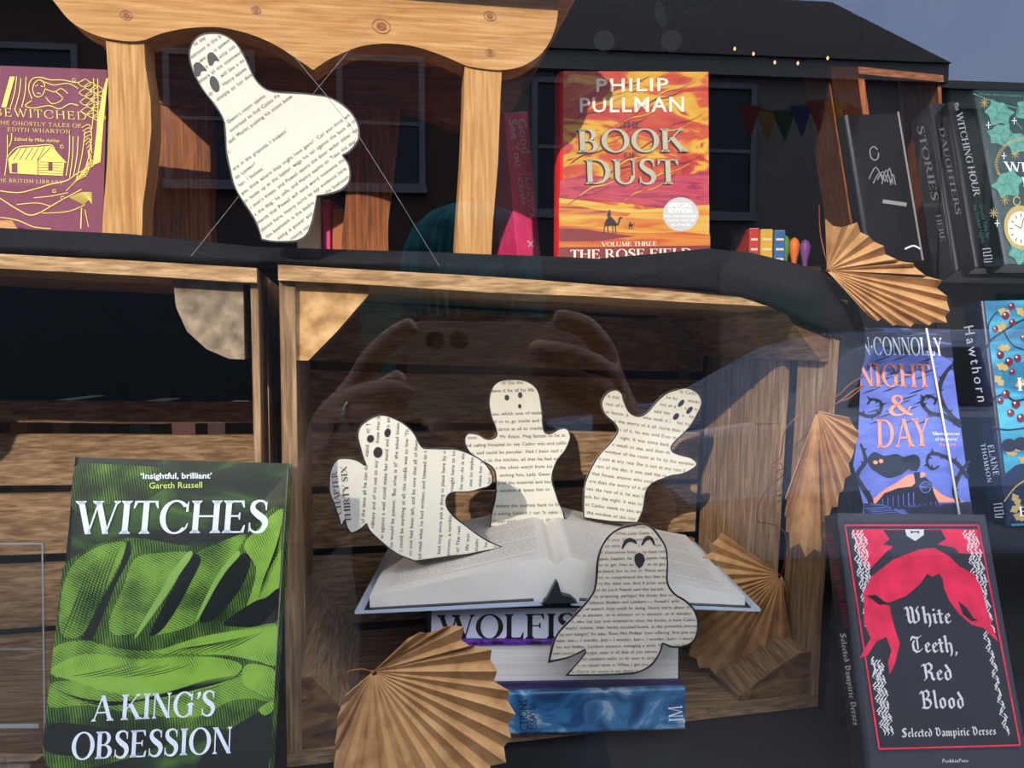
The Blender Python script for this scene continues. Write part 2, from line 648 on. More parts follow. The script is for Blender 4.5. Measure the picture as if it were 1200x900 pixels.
        g.path([(0.88, 0.42), (0.74, 0.18), (0.50, 0.02), (0.25, 0.03), (0.12, 0.20), (0.20, 0.42), (0.40, 0.55), (0.54, 0.72), (0.52, 0.92), (0.36, 0.985), (0.24, 0.88), (0.26, 0.70), (0.42, 0.46), (0.62, 0.20), (0.82, 0.02), (0.95, 0.03)],
               [t, t, t, w * .8, w, w * .8, t, t, w * .6, t, w * .8, w, w, w, w * .6, t]); A = 1.0
    elif ch in "'\u2019":
        g.path([(0.13, 0.97), (0.16, 0.86), (0.08, 0.70)], [0.15, 0.13, 0.03]); A = 0.26
    elif ch == '\u00b7':
        g.poly(ell(0.12, 0.45, 0.08, 0.08)); A = 0.26
    elif ch == ' ':
        A = 0.32
    else:
        v, f, a = sans_glyph(ch)
        _GC[key] = ([(x / 0.73, y / 0.73) for x, y in v], f, a / 0.73)
        return _GC[key]
    _GC[key] = (g.v, g.f, A)
    return _GC[key]

def black_glyph(ch):
    """blackletter drawn with a broad pen; x height 0.62, ascender 1"""
    key = ('black', ch)
    if key in _GC:
        return _GC[key]
    g = Gly()
    X = 0.60
    def minim(x, top=X, foot=True):
        p = [(x - 0.07, top - 0.10), (x, top - 0.03), (x, 0.10)]
        g.nib([(x - 0.06, top - 0.07), (x + 0.02, top - 0.10)])
        g.nib([(x, top - 0.08), (x, 0.10)])
        if foot:
            g.nib([(x, 0.12), (x + 0.07, 0.05)])
    A = 0.4
    if ch == 'i':
        minim(0.14); g.nib([(0.11, 0.80), (0.16, 0.76)], 0.13); A = 0.31
    elif ch == 'l':
        minim(0.14, 1.0); A = 0.31
    elif ch == 't':
        minim(0.15, 0.82); g.nib([(0.02, 0.55), (0.30, 0.55)], 0.09, 40, 0.05); A = 0.34
    elif ch == 'h':
        minim(0.14, 1.0, False); g.nib([(0.14, 0.14), (0.18, 0.06)]); g.nib([(0.16, 0.46), (0.34, 0.56), (0.42, 0.46)], 0.13); g.nib([(0.42, 0.47), (0.42, 0.05), (0.34, -0.14)], 0.14); A = 0.56
    elif ch == 'e':
        g.nib([(0.13, 0.46), (0.13, 0.14), (0.22, 0.05), (0.36, 0.13)], 0.14); g.nib([(0.15, 0.48), (0.28, 0.56), (0.36, 0.44), (0.17, 0.30)], 0.12); A = 0.43
    elif ch == 'd':
        g.nib([(0.13, 0.44), (0.13, 0.14), (0.24, 0.05), (0.40, 0.16), (0.40, 0.50), (0.20, 0.86)], 0.14); g.nib([(0.14, 0.45), (0.28, 0.54), (0.38, 0.48)], 0.10); A = 0.54
    elif ch == 'o':
        g.nib([(0.13, 0.46), (0.13, 0.14), (0.25, 0.05)], 0.15); g.nib([(0.15, 0.48), (0.30, 0.55), (0.40, 0.45), (0.40, 0.15), (0.26, 0.05)], 0.14); A = 0.54
    elif ch == 'a':
        g.nib([(0.12, 0.50), (0.26, 0.56), (0.36, 0.47), (0.36, 0.12), (0.44, 0.05)], 0.14); g.nib([(0.34, 0.32), (0.14, 0.24), (0.14, 0.10), (0.24, 0.05), (0.34, 0.14)], 0.12); A = 0.50
    elif ch == 'c':
        g.nib([(0.13, 0.46), (0.13, 0.14), (0.22, 0.05), (0.35, 0.12)], 0.15); g.nib([(0.15, 0.48), (0.27, 0.56), (0.34, 0.48)], 0.13); A = 0.40
    elif ch == 'm':
        for k in range(3):
            minim(0.14 + 0.25 * k)
            if k:
                g.nib([(0.14 + 0.25 * (k - 1), 0.44), (0.10 + 0.25 * k, 0.54)], 0.08)
        A = 0.82
    elif ch == 'n':
        minim(0.14); minim(0.39); g.nib([(0.14, 0.44), (0.35, 0.54)], 0.08); A = 0.56
    elif ch == 'p':
        minim(0.14, X, False); g.nib([(0.14, 0.14), (0.14, -0.24)]); g.nib([(0.16, 0.48), (0.31, 0.55), (0.41, 0.45), (0.41, 0.15), (0.28, 0.05), (0.16, 0.10)], 0.13); A = 0.55
    elif ch == 'r':
        minim(0.14); g.nib([(0.16, 0.46), (0.26, 0.56), (0.33, 0.49)], 0.13); A = 0.38
    elif ch == 's':
        g.nib([(0.33, 0.47), (0.24, 0.55), (0.13, 0.46), (0.16, 0.36), (0.32, 0.25), (0.33, 0.14), (0.22, 0.05), (0.10, 0.12)], 0.13); A = 0.43
    elif ch == 'W':
        g.nib([(0.04, 0.86), (0.14, 0.92), (0.20, 0.80), (0.20, 0.16), (0.30, 0.05), (0.44, 0.18)], 0.15); g.nib([(0.36, 0.94), (0.46, 0.84), (0.46, 0.14), (0.55, 0.05)], 0.15)
        g.nib([(0.55, 0.05), (0.76, 0.18), (0.78, 0.50), (0.68, 0.76), (0.80, 0.94)], 0.14); g.nib([(0.20, 0.6), (0.10, 0.5)], 0.08); A = 0.98
    elif ch == 'T':
        g.nib([(0.06, 0.72), (0.12, 0.90), (0.30, 0.84), (0.52, 0.84), (0.66, 0.95)], 0.14); g.nib([(0.20, 0.66), (0.12, 0.46), (0.14, 0.18), (0.30, 0.05), (0.50, 0.10), (0.62, 0.22)], 0.15); g.nib([(0.40, 0.80), (0.40, 0.22)], 0.10); A = 0.74
    elif ch == 'R':
        g.nib([(0.04, 0.80), (0.12, 0.88), (0.22, 0.80), (0.22, 0.14), (0.12, 0.04)], 0.15); g.nib([(0.22, 0.84), (0.44, 0.95), (0.58, 0.82), (0.56, 0.62), (0.32, 0.50)], 0.14); g.nib([(0.36, 0.50), (0.52, 0.40), (0.54, 0.14), (0.64, 0.05)], 0.15); A = 0.74
    elif ch == 'B':
        g.nib([(0.04, 0.80), (0.12, 0.90), (0.22, 0.80), (0.22, 0.16), (0.10, 0.05)], 0.15); g.nib([(0.22, 0.84), (0.44, 0.96), (0.57, 0.84), (0.54, 0.64), (0.34, 0.52)], 0.14); g.nib([(0.36, 0.52), (0.58, 0.44), (0.64, 0.26), (0.50, 0.06), (0.28, 0.04), (0.12, 0.10)], 0.15); A = 0.78
    elif ch == 'S':
        g.nib([(0.58, 0.82), (0.44, 0.95), (0.24, 0.90), (0.14, 0.74), (0.24, 0.60), (0.46, 0.48), (0.56, 0.30), (0.46, 0.08), (0.24, 0.04), (0.08, 0.14)], 0.16); g.nib([(0.34, 0.88), (0.34, 0.16)], 0.08); A = 0.70
    elif ch == 'V':
        g.nib([(0.04, 0.84), (0.14, 0.94), (0.22, 0.80), (0.18, 0.30), (0.32, 0.06)], 0.16); g.nib([(0.32, 0.05), (0.54, 0.20), (0.58, 0.56), (0.46, 0.80), (0.36, 0.92)], 0.15); A = 0.70
    elif ch == 'P':
        g.nib([(0.04, 0.80), (0.12, 0.88), (0.22, 0.80), (0.22, 0.10), (0.12, -0.04)], 0.15); g.nib([(0.22, 0.84), (0.44, 0.95), (0.58, 0.80), (0.56, 0.56), (0.30, 0.42)], 0.15); A = 0.70
    elif ch == ',':
        g.nib([(0.10, 0.04), (0.14, 0.0), (0.06, -0.14)], 0.11); A = 0.26
    elif ch == ' ':
        A = 0.30
    else:
        return serif_glyph(ch)
    _GC[key] = (g.v, g.f, A)
    return _GC[key]

def glyph(ch, font, bold=0.0):
    if font in ('serif', 'thin'):
        return serif_glyph(ch, font)
    if font == 'black':
        return black_glyph(ch)
    v, f, a = sans_glyph(ch, bold)
    return ([(x / 0.73, y / 0.73) for x, y in v], f, a / 0.73)

def advance(s, font, bold=0.0, track=0.0):
    return sum(glyph(c, font, bold)[2] + track for c in s) - track

def txt(acc, s, text, font, bl, br, tl, m, layer=0, bold=0.0, track=0.0, slant=0.0, arc=0.0):
    """a line of lettering stretched between three pixel corners of a printed surface"""
    o = Vector(s.uv(*bl)); ex = Vector(s.uv(*br)) - o; ey = Vector(s.uv(*tl)) - o
    W = advance(text, font, bold, track)
    x = 0.0
    for ch in text:
        v, f, a = glyph(ch, font, bold)
        q = []
        for gx, gy in v:
            t = (x + gx + slant * gy) / W
            p = o + ex * t + ey * (gy + arc * (1 - (2 * t - 1) ** 2))
            q.append(s.pt(p.x, p.y, off(layer)))
        if v:
            acc.add(q, f, m)
        x += a + track

def inside(p, pl):
    x, y = p
    c = False
    j = len(pl) - 1
    for i in range(len(pl)):
        (x0, y0), (x1, y1) = pl[i], pl[j]
        if (y0 > y) != (y1 > y) and x < (x1 - x0) * (y - y0) / (y1 - y0) + x0:
            c = not c
        j = i
    return c

def page_text(acc, s, outline_uv, lines, pitch, cap, angle, m, layer=1, origin=None, slant=0.0, holes=(), margin=0.0):
    """lines of print clipped to a cut-out: each letter that falls inside the outline is set"""
    ca, sa = math.cos(math.radians(angle)), math.sin(math.radians(angle))
    cx = sum(p[0] for p in outline_uv) / len(outline_uv)
    cy = sum(p[1] for p in outline_uv) / len(outline_uv)
    if origin is not None:
        cx, cy = origin
    rot = [((p[0] - cx) * ca + (p[1] - cy) * sa, -(p[0] - cx) * sa + (p[1] - cy) * ca) for p in outline_uv]
    x0, x1 = min(p[0] for p in rot), max(p[0] for p in rot)
    y0, y1 = min(p[1] for p in rot), max(p[1] for p in rot)
    n = int((y1 - y0) / pitch) + 1
    for i in range(n):
        ln = lines[i % len(lines)]
        if not ln:
            continue
        y = y1 - pitch * (i + 0.8)
        x = x0 + (0 if not ln.startswith('  ') else pitch)
        body = ln.strip()
        k = 0
        lim = x1 if not ln.endswith('|') else x0 + (x1 - x0) * 0.62
        body = body.rstrip('|')
        full = not ln.endswith('|')
        while x < lim and (k < len(body) or full):
            ch = (body + ' ')[k % (len(body) + 1)]
            k += 1
            v, f, a = glyph(ch, 'sans')
            if v:
                ok = True
                for gx, gy in ((0, 0), (a, 0), (0, 1), (a, 1)):
                    px_, py_ = x + gx * cap - (margin if gx == 0 else -margin), y + gy * cap * 1.1
                    q = (cx + px_ * ca - py_ * sa, cy + px_ * sa + py_ * ca)
                    if not inside(q, outline_uv) or any(inside(q, h) for h in holes):
                        ok = False
                        break
                if ok:
                    vs = []
                    for gx, gy in v:
                        px_, py_ = x + (gx + slant * gy) * cap, y + gy * cap
                        vs.append(s.pt(cx + px_ * ca - py_ * sa, cy + px_ * sa + py_ * ca, off(layer)))
                    acc.add(vs, f, m)
            x += (a * 1.05 + (0.14 if ch == ' ' else 0.0)) * cap
# ------------------------------------------------------------------ the setting
M_black = mat('black_paint', (0.02, 0.02, 0.022, 1), 0.6)
M_dark = mat('dark_shop_wall', (0.05, 0.045, 0.042, 1), 0.8, vary=0.2, scale=4)
M_white = mat('white_paint', (0.75, 0.74, 0.72, 1), 0.6)
M_facade = mat('pale_shopfront_paint', (0.68, 0.67, 0.64, 1), 0.6)
M_paving = ramp_mat('paving', [(0.3, (0.022, 0.0215, 0.021, 1)), (0.7, (0.04, 0.039, 0.037, 1))], 'noise', 3.0)
GZ = CAM.z

def structure(acc, name, **k):
    o = acc.build(name, **k)
    o['kind'] = 'structure'
    return o

WX0, WX1, WZ0, WZ1 = -1.0, 1.0, 1.0, 2.2
a = Acc()
for lo, hi in (((-2.6, 0.25, 0), (WX0, 0.31, 2.9)), ((WX1, 0.25, 0), (2.6, 0.31, 2.9)), ((WX0, 0.25, 0), (WX1, 0.31, WZ0)), ((WX0, 0.25, WZ1), (WX1, 0.31, 2.9))):
    a.box(lo, hi, M_facade)
structure(a, 'wall_front')
for nm, lo, hi, m_ in (('wall_left', (-2.6, 0.31, 0), (-2.5, 3.9, 2.9), M_dark), ('wall_right', (2.5, 0.31, 0), (2.6, 3.9, 2.9), M_dark),
                       ('wall_back', (-2.5, 3.8, 0), (2.5, 3.9, 2.9), M_dark), ('ceiling', (-2.5, 0.31, 2.8), (2.5, 3.8, 2.9), M_dark),
                       ('floor', (-2.5, 0.31, 0.0), (2.5, 3.8, 0.03), M_dark)):
    a = Acc(); a.box(lo, hi, m_); structure(a, nm)
a = Acc(); a.box((-30, -40, -0.1), (30, 0.25, 0.0), M_paving); structure(a, 'pavement')

# the shop window: outer face reflects, the rest of the pane is clear
GM = glass_mat()
CM = bpy.data.materials.new('glass_inner_face'); CM.use_nodes = True
_n = CM.node_tree
_n.nodes.remove(_n.nodes['Principled BSDF'])
_t = _n.nodes.new('ShaderNodeBsdfTransparent')
_n.links.new(_t.outputs[0], _n.nodes['Material Output'].inputs[0])
a = Acc()
x0, x1, z0, z1, y0, y1 = WX0, WX1, WZ0, WZ1, GLASS_Y, GLASS_Y + 0.006
c = [(x0, y0, z0), (x1, y0, z0), (x1, y1, z0), (x0, y1, z0), (x0, y0, z1), (x1, y0, z1), (x1, y1, z1), (x0, y1, z1)]
a.add(c, [(0, 1, 5, 4)], GM)
a.add(c, [(2, 3, 7, 6), (3, 2, 1, 0), (4, 5, 6, 7), (1, 2, 6, 5), (3, 0, 4, 7)], CM)
structure(a, 'window_1')

TABLE = GZ - 0.362
M_cloth = ramp_mat('black_fabric', [(0.35, (0.006, 0.0065, 0.008, 1)), (0.75, (0.020, 0.0205, 0.023, 1))], 'noise', 900.0, detail=2, rough=0.9, spec=0.15, bump=0.3)
M_plinth = mat('plinth_paint', (0.04, 0.04, 0.042, 1), 0.7)
o = thing('display_platform', 'low black display platform under the cloth at the bottom of the window', 'platform', Vector((0, 0.9, 0.03)))
a = Acc(); a.box((-1.5, -0.54, 0), (1.5, 0.28, TABLE - 0.045), M_plinth); a.build('base', o)
a = Acc(); a.box((-1.52, -0.56, TABLE - 0.045), (1.52, 0.30, TABLE - 0.036), M_plinth); a.build('top', o)

a = Acc()
NX, NY = 90, 34
vs, fs = [], []
for j in range(NY + 1):
    for i in range(NX + 1):
        x = -1.5 + 3.0 * i / NX
        y = 0.345 + 0.85 * j / NY
        h = 0.0015 * noise.noise((x * 9, y * 9, 0.3)) - 0.0015
        vs.append((x, y, TABLE + h))
b0 = len(vs)
vs += [(x, y, TABLE - 0.005) for x, y, z in vs]
for j in range(NY):
    for i in range(NX):
        q = j * (NX + 1) + i
        fs.append((q, q + 1, q + NX + 2, q + NX + 1))
        fs.append((b0 + q + NX + 1, b0 + q + NX + 2, b0 + q + 1, b0 + q))
for i in range(NX):
    fs.append((b0 + i, b0 + i + 1, i + 1, i))
a.add(vs, fs, M_cloth)
o = a.build('table_cloth', smooth=True)
tag(o, 'flat black cloth lying under the stacked books along the bottom edge', 'cloth')

# ------------------------------------------------------------------ wooden crates
def wood3(name, dark, mid, light, k=1.0, grain=0.8):
    return {ax: wood(name + '_' + ax, dark, mid, light, ax, k, 0.6, grain) for ax in 'xyz'}

W_crate = wood3('crate_wood', (112, 88, 62), (148, 118, 86), (182, 151, 115), 0.95)
W_pale = wood3('pale_crate_wood', (136, 104, 70), (176, 140, 96), (204, 170, 124), 1.0)
W_end = ramp_mat('sawn_end_grain', [(0.3, rgb(150, 112, 70)), (0.55, rgb(196, 154, 102)), (0.75, rgb(214, 176, 124))], 'noise', 70.0, detail=8, rough=0.85, bump=0.6)
W_endg = ramp_mat('grey_end_grain', [(0.3, rgb(94, 80, 64)), (0.55, rgb(138, 120, 98)), (0.75, rgb(168, 150, 124))], 'noise', 70.0, detail=8, rough=0.85, bump=0.6)

W_dend = ramp_mat('dark_split_wood', [(0.3, rgb(60, 42, 26)), (0.5, rgb(104, 74, 46)), (0.7, rgb(140, 104, 66))], 'noise', 30.0, (1, 1, 2.4), 6, 1.2, 0.8, bump=0.4)
class Hex:
    """a box-like volume given by its four front corners and its depth vector"""
    def __init__(self, FTL, FTR, FBR, FBL, D):
        self.c = (FTL, FTR, FBR, FBL)
        self.D = D
    def p(self, u, v, w):
        a, b, c, d = self.c
        t = a * (1 - u) + b * u
        q = d * (1 - u) + c * u
        return q * (1 - v) + t * v + self.D * w
    def block(self, u0, u1, v0, v1, w0, w1):
        return [self.p(u0, v0, w0), self.p(u1, v0, w0), self.p(u1, v0, w1), self.p(u0, v0, w1), self.p(u0, v1, w0), self.p(u1, v1, w0), self.p(u1, v1, w1), self.p(u0, v1, w1)]

def plank(acc, h, r, m, rough=0.0, seed=0):
    """one plank, subdivided along its length with slightly uneven edges"""
    u0, u1, v0, v1, w0, w1 = r
    L = ((h.p(u1, v0, w0) - h.p(u0, v0, w0)).length, (h.p(u0, v1, w0) - h.p(u0, v0, w0)).length, (h.p(u0, v0, w1) - h.p(u0, v0, w0)).length)
    ax = L.index(max(L))
    n = 12
    rnd = random.Random(seed)
    ph = rnd.random() * 50
    vs, fs = [], []
    for i in range(n + 1):
        t = i / n
        k = [0, 0, 0, 0]
        for q in range(4):
            k[q] = noise.noise((ph + t * 4, q * 3.1, 0.5)) * rough
        if ax == 0:
            u = u0 + (u1 - u0) * t
            ring = [(u, v0 + k[0], w0), (u, v0 + k[0], w1), (u, v1 + k[1], w1), (u, v1 + k[1], w0)]
        elif ax == 1:
            v = v0 + (v1 - v0) * t
            ring = [(u0, v, w0 + k[0]), (u1, v, w0 + k[0]), (u1, v, w1 + k[1]), (u0, v, w1 + k[1])]
        else:
            w = w0 + (w1 - w0) * t
            ring = [(u0 + k[0], v0, w), (u0 + k[0], v1, w), (u1 + k[1], v1, w), (u1 + k[1], v0, w)]
        vs += [h.p(*q) for q in ring]
    for i in range(n):
        for q in range(4):
            fs.append((i * 4 + q, i * 4 + (q + 1) % 4, i * 4 + 4 + (q + 1) % 4, i * 4 + 4 + q))
    fs += [(3, 2, 1, 0), (n * 4, n * 4 + 1, n * 4 + 2, n * 4 + 3)]
    acc.add(vs, fs, m)

def fix_normals(o):
    import bmesh
    bm = bmesh.new()
    bm.from_mesh(o.data)
    bmesh.ops.recalc_face_normals(bm, faces=bm.faces)
    bm.to_mesh(o.data)
    bm.free()
    return o

def crate(name, label, h, slats, sides, tu, tv, tw, blocks, mset, floor=True, top_m=None):
    base = h.p(0.5, 0, 0.5)
    T = Matrix.Translation(base)
    t = thing(name, label, 'crate', T)
    a = Acc(); plank(a, h, (0, 1, 1 - tv, 1, -0.03, 0.36), top_m or mset['x'], 0.004, 1); plank(a, h, (0, 1, 1 - tv, 1, 0.38, 1.0), mset['x'], 0.004, 2)
    fix_normals(a.build('top_panel', t, T))
    if floor:
        a = Acc(); plank(a, h, (0, 1, 0, tv, 0, 0.47), mset['x'], 0.004, 3); plank(a, h, (0, 1, 0, tv, 0.49, 1.0), mset['x'], 0.004, 4)
        fix_normals(a.build('floor_panel', t, T))
    for side, (ua, ub) in (('l', (0, tu)), ('r', (1 - tu * .5, 1))):
        a = Acc()
        for i, (w0, w1) in enumerate(sides):
            plank(a, h, (ua, ub, tv, 1 - tv, w0, w1), mset['z'], 0.008, 10 + i)
        fix_normals(a.build('side_panel', t, T))
    a = Acc()
    for i, (v0, v1) in enumerate(slats):
        plank(a, h, (tu, 1 - tu, v0, v1, 1 - tw, 1.0), mset['x'], 0.006, 20 + i)
    fix_normals(a.build('back_panel', t, T))
    for (cu, cv, su, sv, m_, shape) in blocks:
        # corner block: a strip along the depth with a rounded or slanting face
        a = Acc()
        prof = {'round': [(0, 0), (1, 0), (0.97, 0.35), (0.82, 0.66), (0.55, 0.88), (0.22, 1.0), (0, 1.0)], 'tri': [(0, 0), (1, 0), (1, 0.12), (0.55, 0.62), (0.16, 1.0), (0, 1.0)]}[shape]
        pu = [(cu + su * q[0], cv + sv * q[1]) for q in prof]
        n = len(pu)
        vs = [h.p(u, v, 0.02) for u, v in pu] + [h.p(u, v, 0.98 - tw) for u, v in pu]
        fs = [tuple(range(n)), tuple(reversed(range(n, 2 * n)))] + [(i, n + i, n + (i + 1) % n, (i + 1) % n) for i in range(n)]
        a.add(vs, fs[:1], m_)
        a.add(vs, fs[1:], mset['y'])
        fix_normals(a.build('corner_block', t, T))
    return t

YC = math.radians(12.2)
DV = (RT * -math.sin(YC) + LF * math.cos(YC)) * 0.27
ftl, ftr, fbr = lev(-0.190, 0.0620, 0.63), lev(0.317, 0.0395, 0.74), lev(0.302, -0.360, 0.74)
fbl = lev(-0.190, -0.360, 0.63)
HR = Hex(ftl, ftr, fbr, fbl, DV)
crate('wooden_crate', 'weathered wooden crate with the ghost book stack inside', HR,
      [(0.80, 0.965), (0.63, 0.775), (0.455, 0.605), (0.28, 0.43), (0.06, 0.255)],
      [(0.0, 0.22), (0.305, 0.53), (0.55, 0.72), (0.74, 0.97)], 0.024, 0.028, 0.036,
      [(0.024, 0.972, 0.115, -0.155, W_end, 'tri'), (0.985, 0.972, -0.09, -0.12, W_dend, 'tri'),
       (0.985, 0.028, -0.15, 0.105, W_dend, 'tri'), (0.024, 0.028, 0.10, 0.15, W_dend, 'tri')], W_crate, True, W_pale['x'])
rtl = lev(-0.7, 0.080, 0.5175); rtr = lev(-0.2055, 0.0585, 0.625); rbr = lev(-0.2055, -0.360, 0.625); rbl = lev(-0.7, -0.360, 0.5175)
HL = Hex(rtl, rtr, rbr, rbl, DV)
crate('wooden_crate', 'empty weathered wooden crate behind the green book', HL,
      [(0.635, 0.692), (0.475, 0.605), (0.30, 0.45), (0.115, 0.275), (0.02, 0.09)],
      [(0.0, 0.24), (0.27, 0.50), (0.52, 0.74), (0.76, 0.97)], 0.023, 0.028, 0.036,
      [(0.976, 0.972, -0.105, -0.148, W_endg, 'round'), (0.024, 0.972, 0.105, -0.148, W_endg, 'round')], W_crate, True, W_pale['x'])

# ------------------------------------------------------------------ black cloth rolled along the shelf and hanging down at the right
secs = [(-70, 259, 294, .562), (0, 267, 298, .582), (80, 271, 302, .597), (150, 274, 306, .608), (230, 282, 311, .618), (300, 289, 315, .622), (330, 290, 312, .624), (420, 293, 317, .636),
        (500, 295, 322, .648), (570, 298, 326, .658), (640, 300, 330, .668), (700, 303, 334, .676), (760, 298, 337, .684), (830, 291, 342, .694)]
band = [((-1, 0), 0)]
rows = []
for x, yt, yb, Z in secs:
    rows.append(((x, yt), (x, yb), Z, 0.25))
for t_, b_, Z in (((880, 296), (868, 347), .703), ((930, 308), (903, 360), .712), ((966, 320), (940, 376), .722), ((1002, 348), (970, 388), .728), ((1014, 388), (984, 398), .736),
                  ((1014, 418), (982, 420), .745), ((1009, 436), (979, 445), .748), ((1006, 500), (979, 500), .748), ((1000, 545), (979, 548), .746), ((1012, 592), (978, 600), .742),
                  ((1006, 640), (979, 650), .734), ((1004, 720), (973, 720), .732), ((1012, 800), (968, 800), .731), ((1020, 856), (963, 852), .730)):
    rows.append((t_, b_, Z, 0.0))
a = Acc()
NP = 9
vs, fs = [], []
DET = 4
def lerp(p, q, t):
    return (p[0] + (q[0] - p[0]) * t, p[1] + (q[1] - p[1]) * t)
fine = []
for i in range(len(rows) - 1):
    for j in range(DET):
        t = j / DET
        A, B = rows[i], rows[i + 1]
        fine.append((lerp(A[0], B[0], t), lerp(A[1], B[1], t), A[2] + (B[2] - A[2]) * t, A[3] + (B[3] - A[3]) * t))
fine.append(rows[-1])
for i, (tp, bt, Z, back) in enumerate(fine):
    ring = []
    for k in range(NP + 1):
        t = k / NP
        q = lerp(bt, tp, t)
        bulge = math.sin(math.pi * t) * 0.012
        w = noise.noise((i * 0.22, t * 2.4, 1.7)) * 0.0045 + noise.noise((i * 0.7, t * 4, 4.7)) * 0.002
        ring.append(at(q[0], q[1], Z - bulge - w * math.sin(math.pi * t) + 0.012 * t))
    # the cloth runs back flat along the shelf
    if back > 0.01:
        top = ring[-1]
        ring.append(top + LF * 0.03 + Vector((0, 0, -0.002)))
        ring.append(top + LF * 0.05 + Vector((0, 0, -0.016)))
        ring.append(top + LF * 0.055 + Vector((0, 0, -0.016)))
    else:
        top = ring[-1]
        for s_ in (0.01, 0.014, 0.018):
            ring.append(top + LF * s_)
    vs += ring
R_ = NP + 4
for i in range(len(fine) - 1):
    for k in range(R_ - 1):
        fs.append((i * R_ + k, i * R_ + k + 1, (i + 1) * R_ + k + 1, (i + 1) * R_ + k))
a.add(vs, fs, M_cloth)
o = fix_normals(a.build('shelf_cloth', smooth=True))
so = o.modifiers.new('thickness', 'SOLIDIFY'); so.thickness = 0.002; so.offset = -1
tag(o, 'rolled black cloth draped along the front of the upper shelf', 'cloth')

# backdrop cloth at the right: shelf level, then falling behind the lower books to a step and the table
a = Acc()
prof = [(1.15, 0.066), (0.93, 0.066), (0.875, 0.064), (0.868, 0.05), (0.872, -0.02), (0.876, -0.10), (0.874, -0.178), (0.868, -0.181), (0.735, -0.181), (0.725, -0.188), (0.728, -0.25), (0.73, -0.355), (0.69, -0.3585)]
vs, fs = [], []
pf = []
for i in range(len(prof) - 1):
    for j in range(3):
        t = j / 3
        pf.append((prof[i][0] + (prof[i + 1][0] - prof[i][0]) * t, prof[i][1] + (prof[i + 1][1] - prof[i][1]) * t))
pf.append(prof[-1])
NXC = 40
for i in range(NXC + 1):
    for j, (Z, H) in enumerate(pf):
        X = 0.355 + 0.55 * i / NXC
        f = noise.noise((X * 22, H * 5, 2.2)) * 0.006 * min(1, max(0, (0.06 - H) * 10)) * min(1, max(0.1, (H + 0.35) * 8))
        vs.append(lev(X - (0.06 if Z > 0.86 else 0.0) * (1 - i / NXC), H, Z + f))
np_ = len(pf)
for i in range(NXC):
    for j in range(np_ - 1):
        fs.append((i * np_ + j, i * np_ + j + 1, (i + 1) * np_ + j + 1, (i + 1) * np_ + j))
a.add(vs, fs, M_cloth)
o = fix_normals(a.build('backdrop_cloth', smooth=True))
so = o.modifiers.new('thickness', 'SOLIDIFY'); so.thickness = 0.002; so.offset = 1
tag(o, 'black cloth falling in a step behind the blue books at right', 'cloth')
o = thing('display_riser', 'covered stepped riser beneath the books at right', 'riser', lev(0.66, -0.360, 0.9))
T = o.matrix_world.copy()
a = Acc(); a.hexa([lev(0.37, -0.358, 0.740), lev(0.93, -0.358, 0.740), lev(0.93, -0.358, 1.13), lev(0.37, -0.358, 1.13), lev(0.37, -0.188, 0.740), lev(0.93, -0.188, 0.740), lev(0.93, -0.188, 1.13), lev(0.37, -0.188, 1.15)], M_plinth); a.build('lower_step', o, T)
a = Acc(); a.hexa([lev(0.37, -0.188, 0.895), lev(0.93, -0.188, 0.895), lev(0.93, -0.188, 1.13), lev(0.37, -0.188, 1.13), lev(0.37, 0.052, 0.895), lev(0.93, 0.052, 0.895), lev(0.93, 0.058, 1.13), lev(0.37, 0.058, 1.15)], M_plinth); a.build('upper_step', o, T)

# ------------------------------------------------------------------ pine stool with scalloped rails
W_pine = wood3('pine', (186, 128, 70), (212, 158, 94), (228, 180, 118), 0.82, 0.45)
W_shaded = wood3('shaded_wood', (112, 62, 32), (150, 88, 46), (176, 110, 62), 0.9)  # darker wood colour that paints in the shade on the stool's rear frame
def pose(o, yaw=0.0, pitch=0.0, roll=0.0):
    """a frame at point o: x to the right, y away, z up; yaw turns its right end away, pitch leans its top away, roll turns it clockwise as seen"""
    B = Matrix(((RT.x, LF.x, 0), (RT.y, LF.y, 0), (RT.z, LF.z, 1)))
    R = B @ Matrix.Rotation(math.radians(yaw), 3, 'Z') @ Matrix.Rotation(math.radians(-pitch), 3, 'X') @ Matrix.Rotation(math.radians(roll), 3, 'Y')
    M = R.to_4x4()
    M.translation = o
    return M

def extrude_px(acc, s, pts, depth, m, m_side=None, smooth=0, front=0.0):
    """solid whose front outline is traced on surface s; depth goes backwards"""
    if smooth:
        pts = catmull(pts, smooth)
    uv = [s.uv(p[0], p[1]) for p in pts]
    if area2(uv) < 0:
        uv = uv[::-1]
    n = len(uv)
    vs = [s.pt(u, v, front) for u, v in uv] + [s.pt(u, v, front - depth) for u, v in uv]
    t = tess(uv)
    acc.add(vs, t + [tuple(reversed([i + n for i in q])) for q in t], m)
    acc.add(vs, [(i, n + i, n + (i + 1) % n, (i + 1) % n) for i in range(n)], m_side or m)
    return uv

